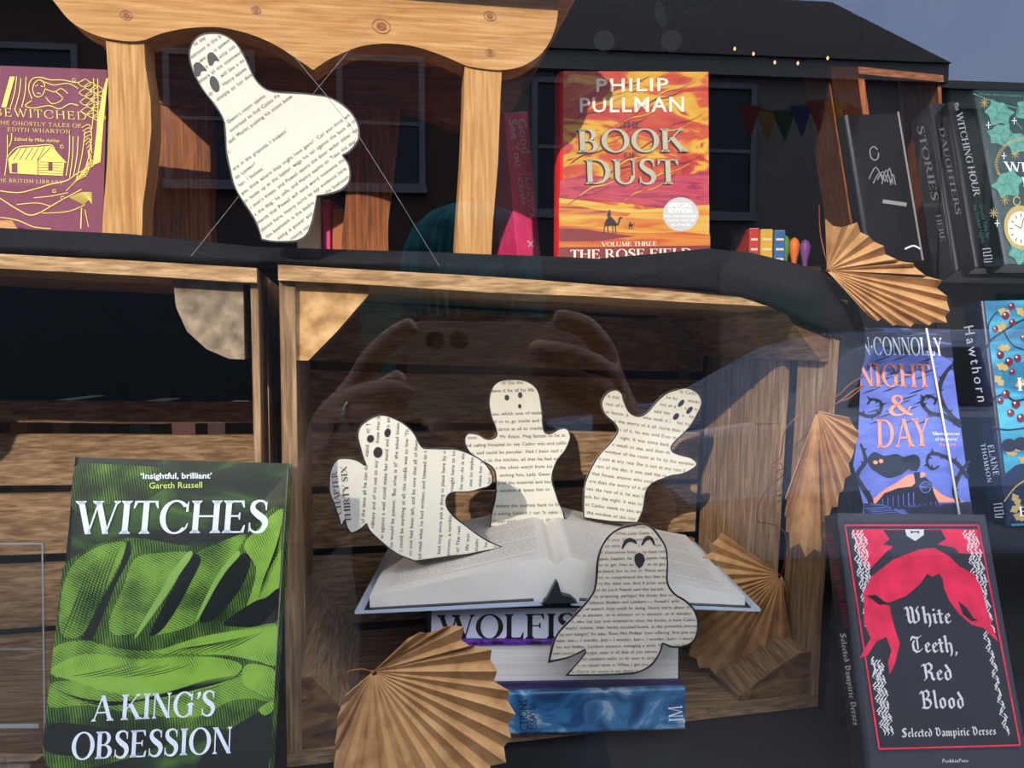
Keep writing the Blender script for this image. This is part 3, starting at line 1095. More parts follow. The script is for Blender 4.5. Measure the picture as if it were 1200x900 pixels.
SM = pose(at(350, 60, 0.675), 9)
st = thing('pine_stool', 'pale pine stool with a wavy scalloped front rail, standing above the paper ghosts', 'stool', SM)
SF = Surf(SM)
RAIL = [(40, -45, 0), (52, -15), (68, 8), (82, 24), (100, 36), (122, 44), (148, 48), (168, 47), (190, 39), (220, 33), (257, 32), (293, 40), (323, 53), (348, 69), (367, 82, 0), (385, 70), (402, 62),
        (424, 54), (455, 51), (488, 55), (521, 66), (547, 77), (570, 81), (590, 82), (613, 77), (635, 62), (649, 38), (654, 12), (654, -15), (650, -45, 0)]
LEG_L = [(122, 40), (167, 40), (169, 75), (175, 115), (176, 150), (172, 195), (166, 240), (164, 316), (116, 314), (120, 240), (124, 190), (126, 130), (125, 80)]
LEG_R = [(545, 68), (589, 68), (587, 110), (584, 190), (578, 260), (575, 318), (533, 316), (536, 260), (541, 190), (544, 120)]
a = Acc(); extrude_px(a, SF, RAIL, 0.030, W_pine['x'], smooth=5); fix_normals(a.build('front_rail', st, bevel=0.003))
for L in (LEG_L, LEG_R):
    a = Acc(); extrude_px(a, SF, L, 0.030, W_pine['z'], front=-0.003 if L is LEG_L else -0.002); fix_normals(a.build('leg', st, bevel=0.003))
SB = Surf(SM, o=(0, 0.19, 0))
def back_px(pts, dx=0.0):
    out = []
    for p in pts:
        u, v = SF.uv(p[0], p[1])
        out.append((u + dx, v) + tuple(p[2:]))
    return out
def extrude_uv(acc, s, uv, depth, m, smooth=0, m_side=None, front=0.0):
    if smooth:
        uv = catmull(uv, smooth)
    uv = [(p[0], p[1]) for p in uv]
    if area2(uv) < 0:
        uv = uv[::-1]
    n = len(uv)
    vs = [s.pt(u, v, front) for u, v in uv] + [s.pt(u, v, front - depth) for u, v in uv]
    t = tess(uv)
    acc.add(vs, t + [tuple(reversed([i + n for i in q])) for q in t], m)
    acc.add(vs, [(i, n + i, n + (i + 1) % n, (i + 1) % n) for i in range(n)], m_side or m)
a = Acc(); extrude_uv(a, SB, back_px(RAIL), 0.030, W_shaded['x'], 5); fix_normals(a.build('rear_rail', st, bevel=0.003))
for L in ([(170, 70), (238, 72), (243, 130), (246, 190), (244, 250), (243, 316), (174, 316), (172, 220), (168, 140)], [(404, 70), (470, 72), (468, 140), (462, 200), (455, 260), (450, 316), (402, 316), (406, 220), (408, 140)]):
    a = Acc(); extrude_px(a, SB, L, 0.030, W_shaded['z'], front=-0.003, smooth=4); fix_normals(a.build('leg', st, bevel=0.003))
M_knot = mat('dark_knot', rgb(140, 84, 44), 0.6, vary=0.3, scale=300)
for kx, ky, kr in ((148, 18, 4), (447, 31, 6), (574, 19, 4), (574, 62, 3), (300, 12, 3)):
    a = Acc(); poly(a, SF, ell(kx, ky, kr, kr * .8, 20, 16), M_knot, 0); stroke(a, SF, ell(kx, ky, kr * 1.8, kr * 1.3, 20, 20) + ell(kx, ky, kr * 1.8, kr * 1.3, 20, 20)[:1], 0.8, M_knot, 0); a.build('wood_knot', st)
u0, v0 = SF.uv(20, -44); u1, _ = SF.uv(675, -44)
a = Acc(); a.box((u0, -0.02, v0), (u1, 0.24, v0 + 0.02), W_pine['x']); a.build('seat', st, bevel=0.004)
# ------------------------------------------------------------------ books
def solve_pose(w, h, corners, z0=0.7):
    """rigid pose of a w x h rectangle whose corners TL, TR, BR, BL are seen at four pixels"""
    P = np.array([(0, 0, h), (w, 0, h), (w, 0, 0), (0, 0, 0)], float)
    tgt = np.array(corners, float)
    A = np.array([[RT.x, RT.y, RT.z], [UP.x, UP.y, UP.z], [FW.x, FW.y, FW.z]])
    def pt(p):
        o = at(p[3] * 100, p[4] * 100, p[5])
        M = pose(o, p[0] * 57.3, p[1] * 57.3, p[2] * 57.3)
        return M
    def res(p):
        M = np.array(pt(p))
        q = P @ M[:3, :3].T + M[:3, 3] - np.array(CAM)
        c = q @ A.T
        return np.concatenate([600 + F * c[:, 0] / c[:, 2] - tgt[:, 0], 450 - F * c[:, 1] / c[:, 2] - tgt[:, 1]])
    p = np.array([0.1, 0.12, 0.0, corners[3][0] / 100, corners[3][1] / 100, z0])
    lam = 1e-2
    r = res(p)
    for _ in range(80):
        J = np.array([(res(p + np.eye(6)[i] * 1e-5) - r) / 1e-5 for i in range(6)]).T
        d = np.linalg.solve(J.T @ J + lam * np.diag(np.diag(J.T @ J)) + 1e-9 * np.eye(6), -J.T @ r)
        r2 = res(p + d)
        if r2 @ r2 < r @ r:
            p, r, lam = p + d, r2, lam * 0.4
        else:
            lam *= 3
    M = pt(p)
    print('BOOK pose', [round(float(x), 3) for x in p * np.array([57.3, 57.3, 57.3, 100, 100, 1])], 'err', round(float(math.sqrt(r @ r / 8)), 2))
    return M

M_page = ramp_mat('page_edges', [(0.3, (0.62, 0.58, 0.50, 1)), (0.7, (0.78, 0.74, 0.66, 1))], 'noise', 12.0, (1, 60, 1), 3, rough=0.85, spec=0.1)
M_ink = mat('black_ink', (0.012, 0.012, 0.014, 1), 0.6, vary=0)
M_paperwhite = mat('white_print', (0.80, 0.82, 0.86, 1), 0.5, vary=0)

def book(name, label, M, w, h, t, m_front, m_spine=None, m_back=None, hard=True, round_spine=False, group=None, cat='book'):
    """closed book: x from spine to fore edge, y into its thickness, z up; cover, page block"""
    o = thing(name, label, cat, M, group)
    b = 0.0026 if hard else 0.0006
    lip = 0.003 if hard else 0.0
    m_spine = m_spine or m_front
    m_back = m_back or m_spine
    a = Acc()
    # cover section (x, y) outline, run up the height
    if round_spine:
        n = 8
        outer = [(w, 0)] + [(0.010 - 0.010 * math.sin(math.pi * (0.5 + 0) * 0) , 0)] + [(0.008 - 0.008 * math.sin(math.pi * i / n), t * (1 - math.cos(math.pi * i / n)) / 2) for i in range(n + 1)] + [(w, t)]
    else:
        r = min(0.004, t * 0.25)
        outer = [(w, 0), (r, 0)] + [(r - r * math.sin(math.pi / 2 * i / 4), r - r * math.cos(math.pi / 2 * i / 4)) for i in range(1, 5)] + [(r - r * math.cos(math.pi / 2 * i / 4), t - r + r * math.sin(math.pi / 2 * i / 4)) for i in range(0, 5)] + [(w, t)]
    def inner_of(p):
        x, y = p
        return (max(x, b) if x < w else w, min(max(y, b), t - b))
    inner = [inner_of(p) for p in outer]
    n = len(outer)
    vs = [(x, y, 0) for x, y in outer] + [(x, y, h) for x, y in outer] + [(x, y, 0) for x, y in inner] + [(x, y, h) for x, y in inner]
    for i in range(n - 1):
        ym = (outer[i][1] + outer[i + 1][1]) / 2
        mm = m_front if ym < 1e-4 or i == 0 else (m_back if i == n - 2 else m_spine)
        a.add([vs[i], vs[i + 1], vs[n + i + 1], vs[n + i]], [(0, 1, 2, 3)], mm)
        a.add([vs[2 * n + i], vs[2 * n + i + 1], vs[3 * n + i + 1], vs[3 * n + i]], [(3, 2, 1, 0)], m_back)
        a.add([vs[i], vs[i + 1], vs[2 * n + i + 1], vs[2 * n + i]], [(3, 2, 1, 0)], mm)
        a.add([vs[n + i], vs[n + i + 1], vs[3 * n + i + 1], vs[3 * n + i]], [(0, 1, 2, 3)], mm)
    for i in (0, n - 1):
        a.add([vs[i], vs[n + i], vs[3 * n + i], vs[2 * n + i]], [(0, 1, 2, 3)], m_front if i == 0 else m_back)
    co = a.build('cover', o)
    a = Acc()
    x0 = b + 0.002
    a.box((x0, b + 0.0002, lip), (w - lip, t - b - 0.0002, h - lip), M_page)
    a.build('page_block', o)
    return o

def front(M):
    return Surf(M)

def spine(M, t=None):
    """left spine, read with the book standing: u runs from back to front, v up"""
    return Surf(M, o=(0, 0, 0), a=(0, -1, 0), b=(0, 0, 1))

def rtext(acc, s, text, font, p0, p1, wpx, m, layer=0, **k):
    """lettering running down a spine from p0 to p1 with cap height wpx pixels to the right of the run's baseline"""
    dx, dy = p1[0] - p0[0], p1[1] - p0[1]
    d = math.hypot(dx, dy)
    txt(acc, s, text, font, p0, p1, (p0[0] + dy / d * wpx, p0[1] - dx / d * wpx), m, layer, **k)

# ---- the green book, bottom left
def green_engraving(name, k, scale, rot, lo=0.42, hi=0.6, bias=0.0):
    """fine wavy engraved lines over broad light and dark patches of the print"""
    m = ramp_mat(name, [(0.26, rgb(24, 34, 22)), (0.52, rgb(64, 96, 36, k)), (0.85, rgb(122, 160, 58, k))], 'wave', scale, (1, 1, 1), 1.0, 2.2, 0.45, 0.3, 0.0, (0, rot, 0))
    nt = m.node_tree
    wv = [n for n in nt.nodes if n.type == 'TEX_WAVE'][0]
    rp = [n for n in nt.nodes if n.type == 'VALTORGB'][0]
    tc_ = [n for n in nt.nodes if n.type == 'TEX_COORD'][0]
    nz_ = nt.nodes.new('ShaderNodeTexNoise')
    nz_.inputs['Scale'].default_value = 34.0
    nz_.inputs['Detail'].default_value = 3
    nt.links.new(tc_.outputs['Object'], nz_.inputs['Vector'])
    m1 = nt.nodes.new('ShaderNodeMath'); m1.operation = 'MULTIPLY_ADD'; m1.inputs[1].default_value = 0.42; m1.inputs[2].default_value = bias - 0.42
    m2 = nt.nodes.new('ShaderNodeMath'); m2.operation = 'MULTIPLY_ADD'; m2.inputs[1].default_value = 1.5
    nt.links.new(wv.outputs['Fac'], m1.inputs[0])
    nt.links.new(nz_.outputs['Fac'], m2.inputs[0])
    nt.links.new(m1.outputs[0], m2.inputs[2])
    nt.links.new(m2.outputs[0], rp.inputs[0])
    return m

WG_bg = ramp_mat('green_black_cover', [(0.40, rgb(28, 34, 30)), (0.55, rgb(36, 50, 34)), (0.74, rgb(70, 104, 46))], 'noise', 16.0, (1.0, 1, 2.2), 4, 1.2, 0.42, 0.35, rot=(0, 0.5, 0))
WG_dk = mat('green_black_print', rgb(26, 33, 28), 0.42, vary=0.1)
WG_a = green_engraving('green_fold_bright', 1.35, 190, 0.5, bias=0.32)
WG_b = green_engraving('green_fold_mid', 1.2, 190, 1.1, bias=0.14)
WG_c = green_engraving('green_fold_dim', 0.9, 170, 0.2, bias=-0.08)
WG_hi = mat('pale_green_print', rgb(140, 180, 84, 1.0), 0.45)
WHT = mat('bluish_white_print', (0.84, 0.88, 0.96, 1), 0.45, vary=0)
YG = mat('yellow_green_print', rgb(196, 216, 110, 1.2), 0.45, vary=0)
Mw = solve_pose(0.156, 0.240, [(86, 541), (337, 541), (318, 925), (44, 925)], 0.56)
bk = book('hardback_book', 'green and black hardback with cloaked folds and large white capitals, leaning at lower left', Mw, 0.156, 0.240, 0.032, WG_bg, WG_dk, WG_c)
s = front(Mw)
a = Acc()
P = lambda pts, m, l, sm=4: poly(a, s, [(min(max(p[0], 87.5 - (p[1] - 541) * .112), 335 - (p[1] - 541) * .05), p[1]) for p in (catmull(pts, sm) if sm else pts)], m, l, 0)
P([(84, 548), (140, 545), (200, 552), (180, 580), (130, 590), (88, 600)], WG_c, 1)
P([(62, 690), (90, 650), (150, 630), (230, 640), (290, 622), (333, 592), (330, 720), (322, 840), (318, 880), (250, 850), (210, 868), (120, 896), (54, 896), (56, 790)], WG_c, 1)
# upright folds
P([(84, 664), (112, 642), (148, 636), (134, 672), (116, 706), (96, 744), (72, 742), (72, 700)], WG_b, 2)
P([(150, 634), (154, 648), (134, 690), (108, 750), (96, 750), (126, 692), (142, 660)], WG_dk, 3)
P([(158, 655), (186, 648), (222, 648), (206, 668), (186, 698), (166, 736), (136, 744), (128, 728), (144, 690)], WG_b, 2)
P([(222, 646), (206, 664), (190, 690), (160, 742), (163, 743), (194, 700), (210, 674), (225, 652)], WG_hi, 5)
P([(228, 650), (256, 636), (288, 626), (276, 648), (258, 670), (246, 696), (232, 728), (194, 742), (178, 740), (196, 702), (212, 672)], WG_b, 2)
P([(224, 652), (236, 656), (222, 686), (206, 716), (188, 740), (176, 742), (196, 702)], WG_dk, 4)
P([(278, 646), (263, 662), (249, 684), (231, 722), (234, 723), (252, 690), (266, 668), (281, 651)], WG_hi, 5)
P([(282, 650), (294, 656), (286, 682), (270, 706), (250, 726), (234, 726), (252, 690)], WG_dk, 4)
P([(300, 622), (333, 596), (332, 650), (326, 692), (304, 708), (288, 716), (296, 690), (300, 664), (286, 640)], WG_a, 3)
P([(296, 706), (312, 700), (328, 690), (326, 726), (300, 734), (276, 734), (262, 730)], WG_dk, 4)
# level folds across the middle and the sleeve
P([(62, 760), (100, 750), (130, 758), (180, 762), (236, 746), (290, 736), (328, 732), (326, 772), (290, 766), (240, 768), (180, 780), (120, 774), (66, 794)], WG_b, 5)
P([(186, 764), (236, 746), (290, 738), (328, 736), (326, 778), (300, 774), (268, 768), (226, 766)], WG_a, 6)
P([(58, 786), (100, 766), (160, 772), (220, 769), (260, 771), (284, 780), (268, 798), (236, 808), (196, 818), (136, 812), (88, 798)], WG_a, 7)
P([(60, 800), (110, 800), (166, 816), (226, 812), (266, 800), (286, 786), (310, 784), (326, 796), (322, 822), (296, 818), (268, 822), (230, 840), (160, 836), (100, 826), (58, 828)], WG_b, 6)
P([(290, 778), (325, 786), (322, 816), (300, 810), (284, 798)], WG_a, 8)
P([(240, 880), (276, 850), (318, 834), (314, 900), (270, 922), (230, 918)], WG_dk, 4)
P([(304, 830), (322, 820), (320, 832), (310, 838)], WG_a, 8)
P([(60, 848), (120, 852), (200, 862), (170, 880), (110, 886), (54, 880)], WG_dk, 3)
for k in range(8):
    stroke(a, s, [(64 + 5 * k, 806 + 3 * k), (120 + 8 * k, 826 - k), (180 + 10 * k, 816 - 2 * k), (244 + 6 * k, 796 - k)], [0.3, 1.4, 1.4, 0.3], WG_dk, 9, 5)
    stroke(a, s, [(190 + 10 * k, 770 - k), (214 + 10 * k, 760 - k), (250 + 8 * k, 755 - 2 * k)], [0.3, 1.1, 0.3], WG_dk, 9, 5)
    stroke(a, s, [(74 + 6 * k, 744 - 2 * k), (90 + 5 * k, 704 - 3 * k), (106 + 5 * k, 660 - 3 * k)], [0.3, 1.3, 0.3], WG_dk, 9, 5)
    stroke(a, s, [(304 + 3 * k, 700 - 6 * k), (312 + 2 * k, 672 - 5 * k), (331, 640 - 4 * k)], [0.3, 1.1, 0.3], WG_dk, 9, 5)
    stroke(a, s, [(84 + 12 * k, 792 + (k % 3)), (110 + 12 * k, 788), (140 + 12 * k, 780 - (k % 2) * 2)], [0.3, 1.0, 0.3], WG_dk, 9, 4)
a.build('cover_picture', bk)
a = Acc()
txt(a, s, 'WITCHES', 'serif', (88, 626), (315, 624), (92, 587), WHT, 14, slant=0.0)
a.build('title_lettering', bk)
a = Acc()
txt(a, s, "A KING\u2019S", 'serif', (108, 845), (253, 838), (110, 815), WHT, 14)
txt(a, s, 'OBSESSION', 'serif', (83, 890), (273, 882), (85, 858), WHT, 14)
a.build('subtitle_lettering', bk)
a = Acc()
txt(a, s, "\u2018Insightful, brilliant\u2019", 'sans', (165, 561), (249, 560.5), (165, 554), WHT, 14, bold=0.02)
txt(a, s, 'Gareth Russell', 'sans', (175, 572.5), (238, 571.5), (175, 565), YG, 14)
a.build('quote_lettering', bk)

# ---- the black and red verses, bottom right
WT_blk = mat('black_cover', rgb(46, 47, 54, 0.55), 0.38, 0.4, vary=0.05)
WT_gray = mat('charcoal_board', rgb(62, 62, 70, 0.6), 0.4, 0.4)
RED = ramp_mat('crimson_print', [(0.3, rgb(190, 30, 60, 1.15)), (0.7, rgb(228, 44, 80, 1.2))], 'noise', 60.0, rough=0.45)
DRED = mat('dark_red_print', rgb(150, 30, 54), 0.45)
BONE = mat('bone_white_print', (0.72, 0.69, 0.66, 1), 0.5, vary=0)
Mv = solve_pose(0.130, 0.204, [(980, 602), (1154, 602), (1208, 915), (1018, 915)], 0.62)
bk = book('hardback_book', 'black hardback with a red cape and blackletter title, leaning at lower right', Mv, 0.130, 0.204, 0.026, WT_gray, WT_blk, WT_blk)
s = front(Mv)
a = Acc()
P = lambda pts, m, l, sm=4: poly(a, s, pts, m, l, sm)
poly(a, s, [(989, 612), (1148, 611), (1194, 878), (1028, 882)], WT_blk, 0)
def frame_line(c, w, m, l):
    for p, q in zip(c, c[1:] + c[:1]):
        stroke(a, s, [p, q], w, m, l)
frame_line([(990, 615.5), (1146, 615.5), (1195, 873), (1030, 877.5)], 1.8, RED, 1)
P([(998, 620), (1145, 620), (1150, 650), (1120, 648), (1084, 640), (1040, 645), (1018, 668), (1006, 650)], RED, 2, 0)
P([(1034, 621), (1042, 632), (1034, 638), (1046, 640), (1030, 660), (1016, 690), (1012, 700), (1022, 696), (1042, 670), (1070, 650), (1096, 646), (1118, 650), (1130, 656), (1118, 642), (1098, 638), (1108, 632), (1102, 621)], WT_blk, 3, 0)
P([(1060, 620.5), (1082, 620.5), (1082, 627), (1072, 634), (1062, 628)], BONE, 5, 0)
P([(1066, 622.5), (1077, 622.5), (1076, 626), (1074.5, 624), (1069, 624), (1067.5, 626)], M_ink, 6, 0)
# cape over the shoulders, sleeves hanging down to claws
P([(1010, 697), (1020, 676), (1046, 656), (1076, 644), (1094, 642), (1112, 652), (1124, 664), (1140, 672), (1150, 690), (1156, 716), (1162, 730), (1152, 736), (1138, 732), (1124, 720), (1112, 704), (1106, 690), (1104, 678), (1100, 672), (1092, 676), (1086, 672), (1078, 684), (1062, 698), (1042, 706), (1026, 704), (1016, 700)], RED, 4, 0)
P([(1012, 697), (1020, 698), (1030, 706), (1042, 710), (1044, 722), (1048, 736), (1054, 754), (1048, 778), (1042, 790), (1040, 776), (1044, 762), (1038, 746), (1026, 752), (1016, 768), (1007, 771), (1014, 758), (1020, 748), (1012, 730)], RED, 4, 0)
P([(1016, 698), (1026, 697), (1040, 708), (1030, 709)], M_ink, 6, 0)
P([(1122, 704), (1132, 712), (1140, 724), (1146, 727), (1138, 728), (1128, 720)], M_ink, 6, 0)
P([(1150, 724), (1162, 734), (1169, 752), (1158, 742), (1148, 732)], RED, 5, 0)
# white feather strokes down both sides
rnd = random.Random(4)
for side in (0, 1):
    for k in range(64):
        y = 624 + k * 3.7
        x = (1000 + (y - 622) * 0.148) if side == 0 else (1131 + (y - 622) * 0.205)
        wide = 15 if y < 690 else (11 if y < 740 else (12 if y > 772 and side == 0 else 5))
        if 735 < y < 772 and side == 0:
            continue
        for q in range(3 if wide > 8 else 1):
            xx = x + q * wide / 3 + rnd.uniform(-0.5, 1)
            stroke(a, s, [(xx, y - 2.5), (xx + rnd.uniform(2, 4) * (1 if (k // 2) % 2 else -1), y + 2), (xx + 1, y + 5)], [1.8, 1.3, 0.3], BONE, 3)
a.build('cover_picture', bk)
a = Acc()
for t_, x0, x1, yb, yt, sl in (('White', 1061, 1115, 731, 710, .2), ('Teeth,', 1068, 1123, 765, 744, .2), ('Red', 1081, 1117, 797.5, 776, .2), ('Blood', 1079, 1131, 830.5, 808, .2)):
    txt(a, s, t_, 'black', (x0, yb), (x1, yb), (x0 - 3, yt), BONE, 8)
a.build('title_lettering', bk)
a = Acc()
txt(a, s, 'Selected Vampiric Verses', 'black', (1056, 864), (1167, 861), (1055, 853), BONE, 8)
a.build('subtitle_lettering', bk)
a = Acc()
txt(a, s, 'PushkinPress', 'black', (1103, 893.5), (1134, 893), (1103, 889), BONE, 8)
a.build('imprint_lettering', bk)
sp = spine(Mv)
a = Acc()
rtext(a, sp, 'White Teeth, Red Blood', 'black', (968, 626), (990, 735), 8, DRED, 2)
a.build('spine_title', bk)
a = Acc()
rtext(a, sp, 'Selected Vampiric Verses', 'black', (985, 742), (1001, 850), 7, BONE, 2)
a.build('spine_subtitle', bk)

# ---- the desert sunset hardback on the upper shelf
SUNSET = ramp_mat('fiery_cloud_print', [(0.0, rgb(150, 32, 44, 0.62)), (0.38, rgb(206, 52, 48, 0.62)), (0.5, rgb(226, 92, 44, 0.62)), (0.56, rgb(244, 176, 44, 0.62)), (0.66, rgb(250, 204, 60, 0.62)), (0.72, rgb(216, 64, 50, 0.62)), (1.0, rgb(190, 44, 60, 0.62))],
                  'noise', 15.0, (0.75, 1, 2.0), 3, 2.2, 0.4, 0.3, rot=(0, -0.45, 0))
PINK = ramp_mat('pink_cloud_print', [(0.35, rgb(206, 60, 88, 0.62)), (0.48, rgb(222, 84, 96, 0.62)), (0.55, rgb(168, 40, 84, 0.62)), (0.66, rgb(226, 96, 104, 0.62))], 'noise', 22.0, (0.6, 1, 3.2), 3, 1.6, 0.4, 0.3)
GOLDS = ramp_mat('golden_sky_print', [(0.30, rgb(226, 110, 40, 0.62)), (0.45, rgb(244, 176, 60, 0.62)), (0.6, rgb(250, 214, 100, 0.62)), (0.75, rgb(222, 96, 60, 0.62))], 'noise', 18.0, (0.4, 1, 5.0), 3, 1.0, 0.4, 0.3)
SAND = ramp_mat('orange_sand_print', [(0.4, rgb(218, 92, 40, 0.62)), (0.52, rgb(240, 150, 56, 0.62)), (0.62, rgb(170, 70, 46, 0.62))], 'noise', 20.0, (0.4, 1, 6.0), 3, 0.6, 0.4, 0.3)
MAROON = mat('maroon_print', rgb(120, 44, 46), 0.4)
BRIGHTRED = mat('bright_red_spine', rgb(226, 40, 40), 0.4)
PEWTER = mat('pewter_print', rgb(176, 166, 138), 0.35, 0.5)
CREAM = mat('cream_print', rgb(240, 222, 200), 0.45, vary=0)
DKBR = mat('dark_brown_print', rgb(52, 30, 34), 0.45, vary=0)
SILVER = mat('silver_sticker', rgb(186, 184, 178), 0.35, 0.5)
Md = solve_pose(0.162, 0.236, [(654, 82), (829, 85), (832, 340), (648, 345)], 0.82)
bk = book('hardback_book', 'red and orange hardback with desert sunset and camels on the upper shelf', Md, 0.162, 0.236, 0.048, SUNSET, BRIGHTRED, SUNSET, round_spine=True)
s = front(Md)
a = Acc()
P([(656, 212), (690, 204), (740, 214), (790, 208), (830, 200), (831, 246), (780, 244), (720, 236), (656, 232)], PINK, 1, 0)
P([(655, 232), (690, 236), (750, 246), (831, 240), (831, 276), (760, 274), (700, 272), (655, 270)], GOLDS, 2, 0)
P([(655, 238), (670, 240), (700, 246), (740, 250), (735, 254), (690, 252), (655, 250)], SAND, 3, 0)
P([(655, 264), (690, 266), (740, 274), (800, 272), (832, 275), (832, 300), (655, 300)], SAND, 4, 0)
P([(655, 268), (680, 268), (720, 274), (745, 277), (720, 280), (690, 284), (655, 286)], MAROON, 5, 0)
P([(655, 288), (832, 286), (832, 347), (648, 352)], MAROON, 5, 0)
P([(655, 283), (700, 283), (760, 280), (832, 279), (832, 288), (655, 290)], SAND, 6, 0)
for k in range(26):
    y = 92 + k * 5.4
    x = 660 + (k * 53) % 120
    stroke(a, s, [(x, y + 14), (x + 14, y + 4), (x + 32, y), (x + 48, y - 8)], [0.4, 1.6, 1.2, 0.3], MATS['fiery_cloud_print'] if k % 3 == 0 else (MAROON if k % 3 == 1 else GOLDS), 6, 4)
# camels
P(ell(715, 261.5, 7, 3.6, -6, 18), DKBR, 9, 0)
P([(709, 259), (713, 254.5), (717, 254.5), (720, 259)], DKBR, 9, 0)
P(ell(713.5, 252, 2.2, 3.4, 10, 12), DKBR, 9, 0); P(ell(714, 248, 1.4, 1.6, 0, 10), DKBR, 9, 0)
stroke(a, s, [(720, 262), (723.5, 263.5), (725.5, 259), (726.5, 255.5), (729.5, 256)], [3.4, 2.6, 2.0, 2.4, 1.4], DKBR, 9, 4)
for x0, x1 in ((709.5, 708), (711.5, 712.5), (718.5, 718), (720.5, 721.5)):
    stroke(a, s, [(x0, 263), (x1 - .3, 268), (x1, 274)], [2.0, 1.2, 1.0], DKBR, 9)
P(ell(738.8, 264.2, 2.6, 1.7, -6, 12), DKBR, 9, 0); P(ell(738.3, 261.6, .9, 1.6, 0, 8), DKBR, 9, 0)
stroke(a, s, [(740.8, 264.4), (742.4, 263), (743, 261.4)], [1.2, .9, .9], DKBR, 9)
for x0 in (737.2, 740.4):
    stroke(a, s, [(x0, 265), (x0 - .2, 269)], .8, DKBR, 9)
P(ell(797.5, 251.5, 21, 20, 0, 36), SILVER, 9, 0)
a.build('cover_picture', bk)
a = Acc()
def heavy(t_, bl, br, tl, m, l, f='serif', sh=1.6, **k):
    txt(a, s, t_, f, (bl[0] - sh, bl[1] + sh * .6), (br[0] - sh, br[1] + sh * .6), (tl[0] - sh, tl[1] + sh * .6), DKBR, l, **k)
    txt(a, s, t_, f, bl, br, tl, m, l + 2, **k)
heavy('BOOK', (677, 179), (806, 178), (676, 152), PEWTER, 10, sh=2.0)
heavy('DUST', (686, 216), (796, 216), (685, 187), PEWTER, 10, sh=2.0)
txt(a, s, 'THE', 'serif', (728, 150), (751, 150), (728, 143), DKBR, 10)
txt(a, s, 'OF', 'serif', (731, 185.5), (746, 185.5), (731, 178.5), DKBR, 13)
a.build('title_lettering', bk)
a = Acc()
txt(a, s, 'VOLUME THREE', 'serif', (705, 289), (770, 288), (705, 284), CREAM, 10)
txt(a, s, 'THE ROSE FIELD', 'serif', (668, 304), (812, 302), (668, 293), CREAM, 10)
a.build('volume_lettering', bk)
a = Acc()
txt(a, s, 'PHILIP', 'sans', (697, 108), (783, 107), (697, 92), CREAM, 10, track=0.08, bold=0.012)
txt(a, s, 'PULLMAN', 'sans', (678, 132), (803, 131), (678, 114), CREAM, 10, track=0.08, bold=0.012)
a.build('author_lettering', bk)
a = Acc()
txt(a, s, 'SPECIAL', 'sans', (783, 243), (811, 243), (783, 238), WHT, 12, bold=0.02)
txt(a, s, 'EDITION', 'sans', (783, 249.5), (811, 249.5), (783, 244.5), WHT, 12, bold=0.02)
txt(a, s, 'INCLUDES EXCLUSIVE', 'sans', (778, 255), (816, 255), (778, 252), WHT, 12)
txt(a, s, 'CONTENT FROM THE', 'sans', (781, 260), (814, 260), (781, 257), WHT, 12)
txt(a, s, 'AUTHOR', 'sans', (786, 265), (809, 265), (786, 262), WHT, 12)
a.build('sticker_lettering', bk)

# ---- the mauve hardback at upper left
MAUVE = mat('mauve_cloth_cover', rgb(120, 62, 84), 0.6, 0.2, vary=0.08, scale=400)
YEL = mat('yellow_foil', rgb(236, 216, 96), 0.5, vary=0)
Mb = solve_pose(0.130, 0.182, [(-46, 75), (128, 82), (117, 313), (-50, 310)], 0.68)
bk = book('hardback_book', 'mauve hardback with yellow woodland drawing, far left of the upper shelf', Mb, 0.130, 0.182, 0.024, MAUVE)
s = front(Mb)
a = Acc()
W_ = lambda pts, w=1.0, sm=4, l=2: stroke(a, s, pts, w, YEL, l, sm)
P([(125, 92), (127, 92), (122, 140), (118, 190), (109, 194), (114, 150), (120, 110)], YEL, 1, 0)
P([(12, 90), (18, 90), (8, 126), (2, 126)], YEL, 1, 0)
# log cabin
P([(10, 186), (22, 174), (60, 171), (76, 190), (74, 206), (46, 205), (12, 203)], YEL, 1, 0)
P([(14, 192), (21, 191), (21, 203), (14, 202)], MAUVE, 3, 0)
P([(57, 190), (62, 190), (62, 200), (57, 200)], MAUVE, 3, 0)
for k in range(5):
    stroke(a, s, [(25 + 7 * k, 174 - .5 * k), (16 + 7 * k, 188)], 0.9, MAUVE, 3)
    stroke(a, s, [(46, 190 + 3.2 * k), (75, 191 + 3.2 * k)], 0.7, MAUVE, 3)
stroke(a, s, [(45, 205), (45, 188), (60, 173)], 1.0, MAUVE, 3)
W_([(8, 186), (20, 173), (40, 171), (60, 170), (66, 178), (78, 191)], 1.0)
# trees
for x0, x1, y0, y1 in ((20, 12, 90, 128), (25, 18, 92, 128), (31, 26, 90, 126), (110, 108, 92, 152), (115, 112, 92, 180), (9, 6, 158, 206), (14, 11, 156, 172), (82, 78, 158, 206), (86, 82, 160, 208), (92, 86, 160, 208), (100, 90, 154, 210), (108, 98, 160, 206)):
    W_([(x0, y0), ((x0 + x1) / 2 + 1.5, (y0 + y1) / 2), (x1, y1)], 1.0)
for k in range(12):
    x, y = 92 + (k * 7) % 20, 98 + k * 3.6
    W_([(x, y), (x + 8, y - 5), (x + 15, y + 1), (x + 6, y + 4), (x, y)], 0.8)
    W_([(96 + k, 150 + 4 * k), (104 + k % 4, 146 + 4 * k), (108, 152 + 4 * k)], 0.8)
for k in range(9):
    W_([(78 + 3.2 * k, 224 - 3 * k), (90 + 2 * k, 212 - 3 * k), (102 + k, 206 - 2 * k)], 0.8)
    W_([(82 + k * 2, 232 + k), (96 + k, 226 + k), (108, 226 + k * 1.6)], 0.7)
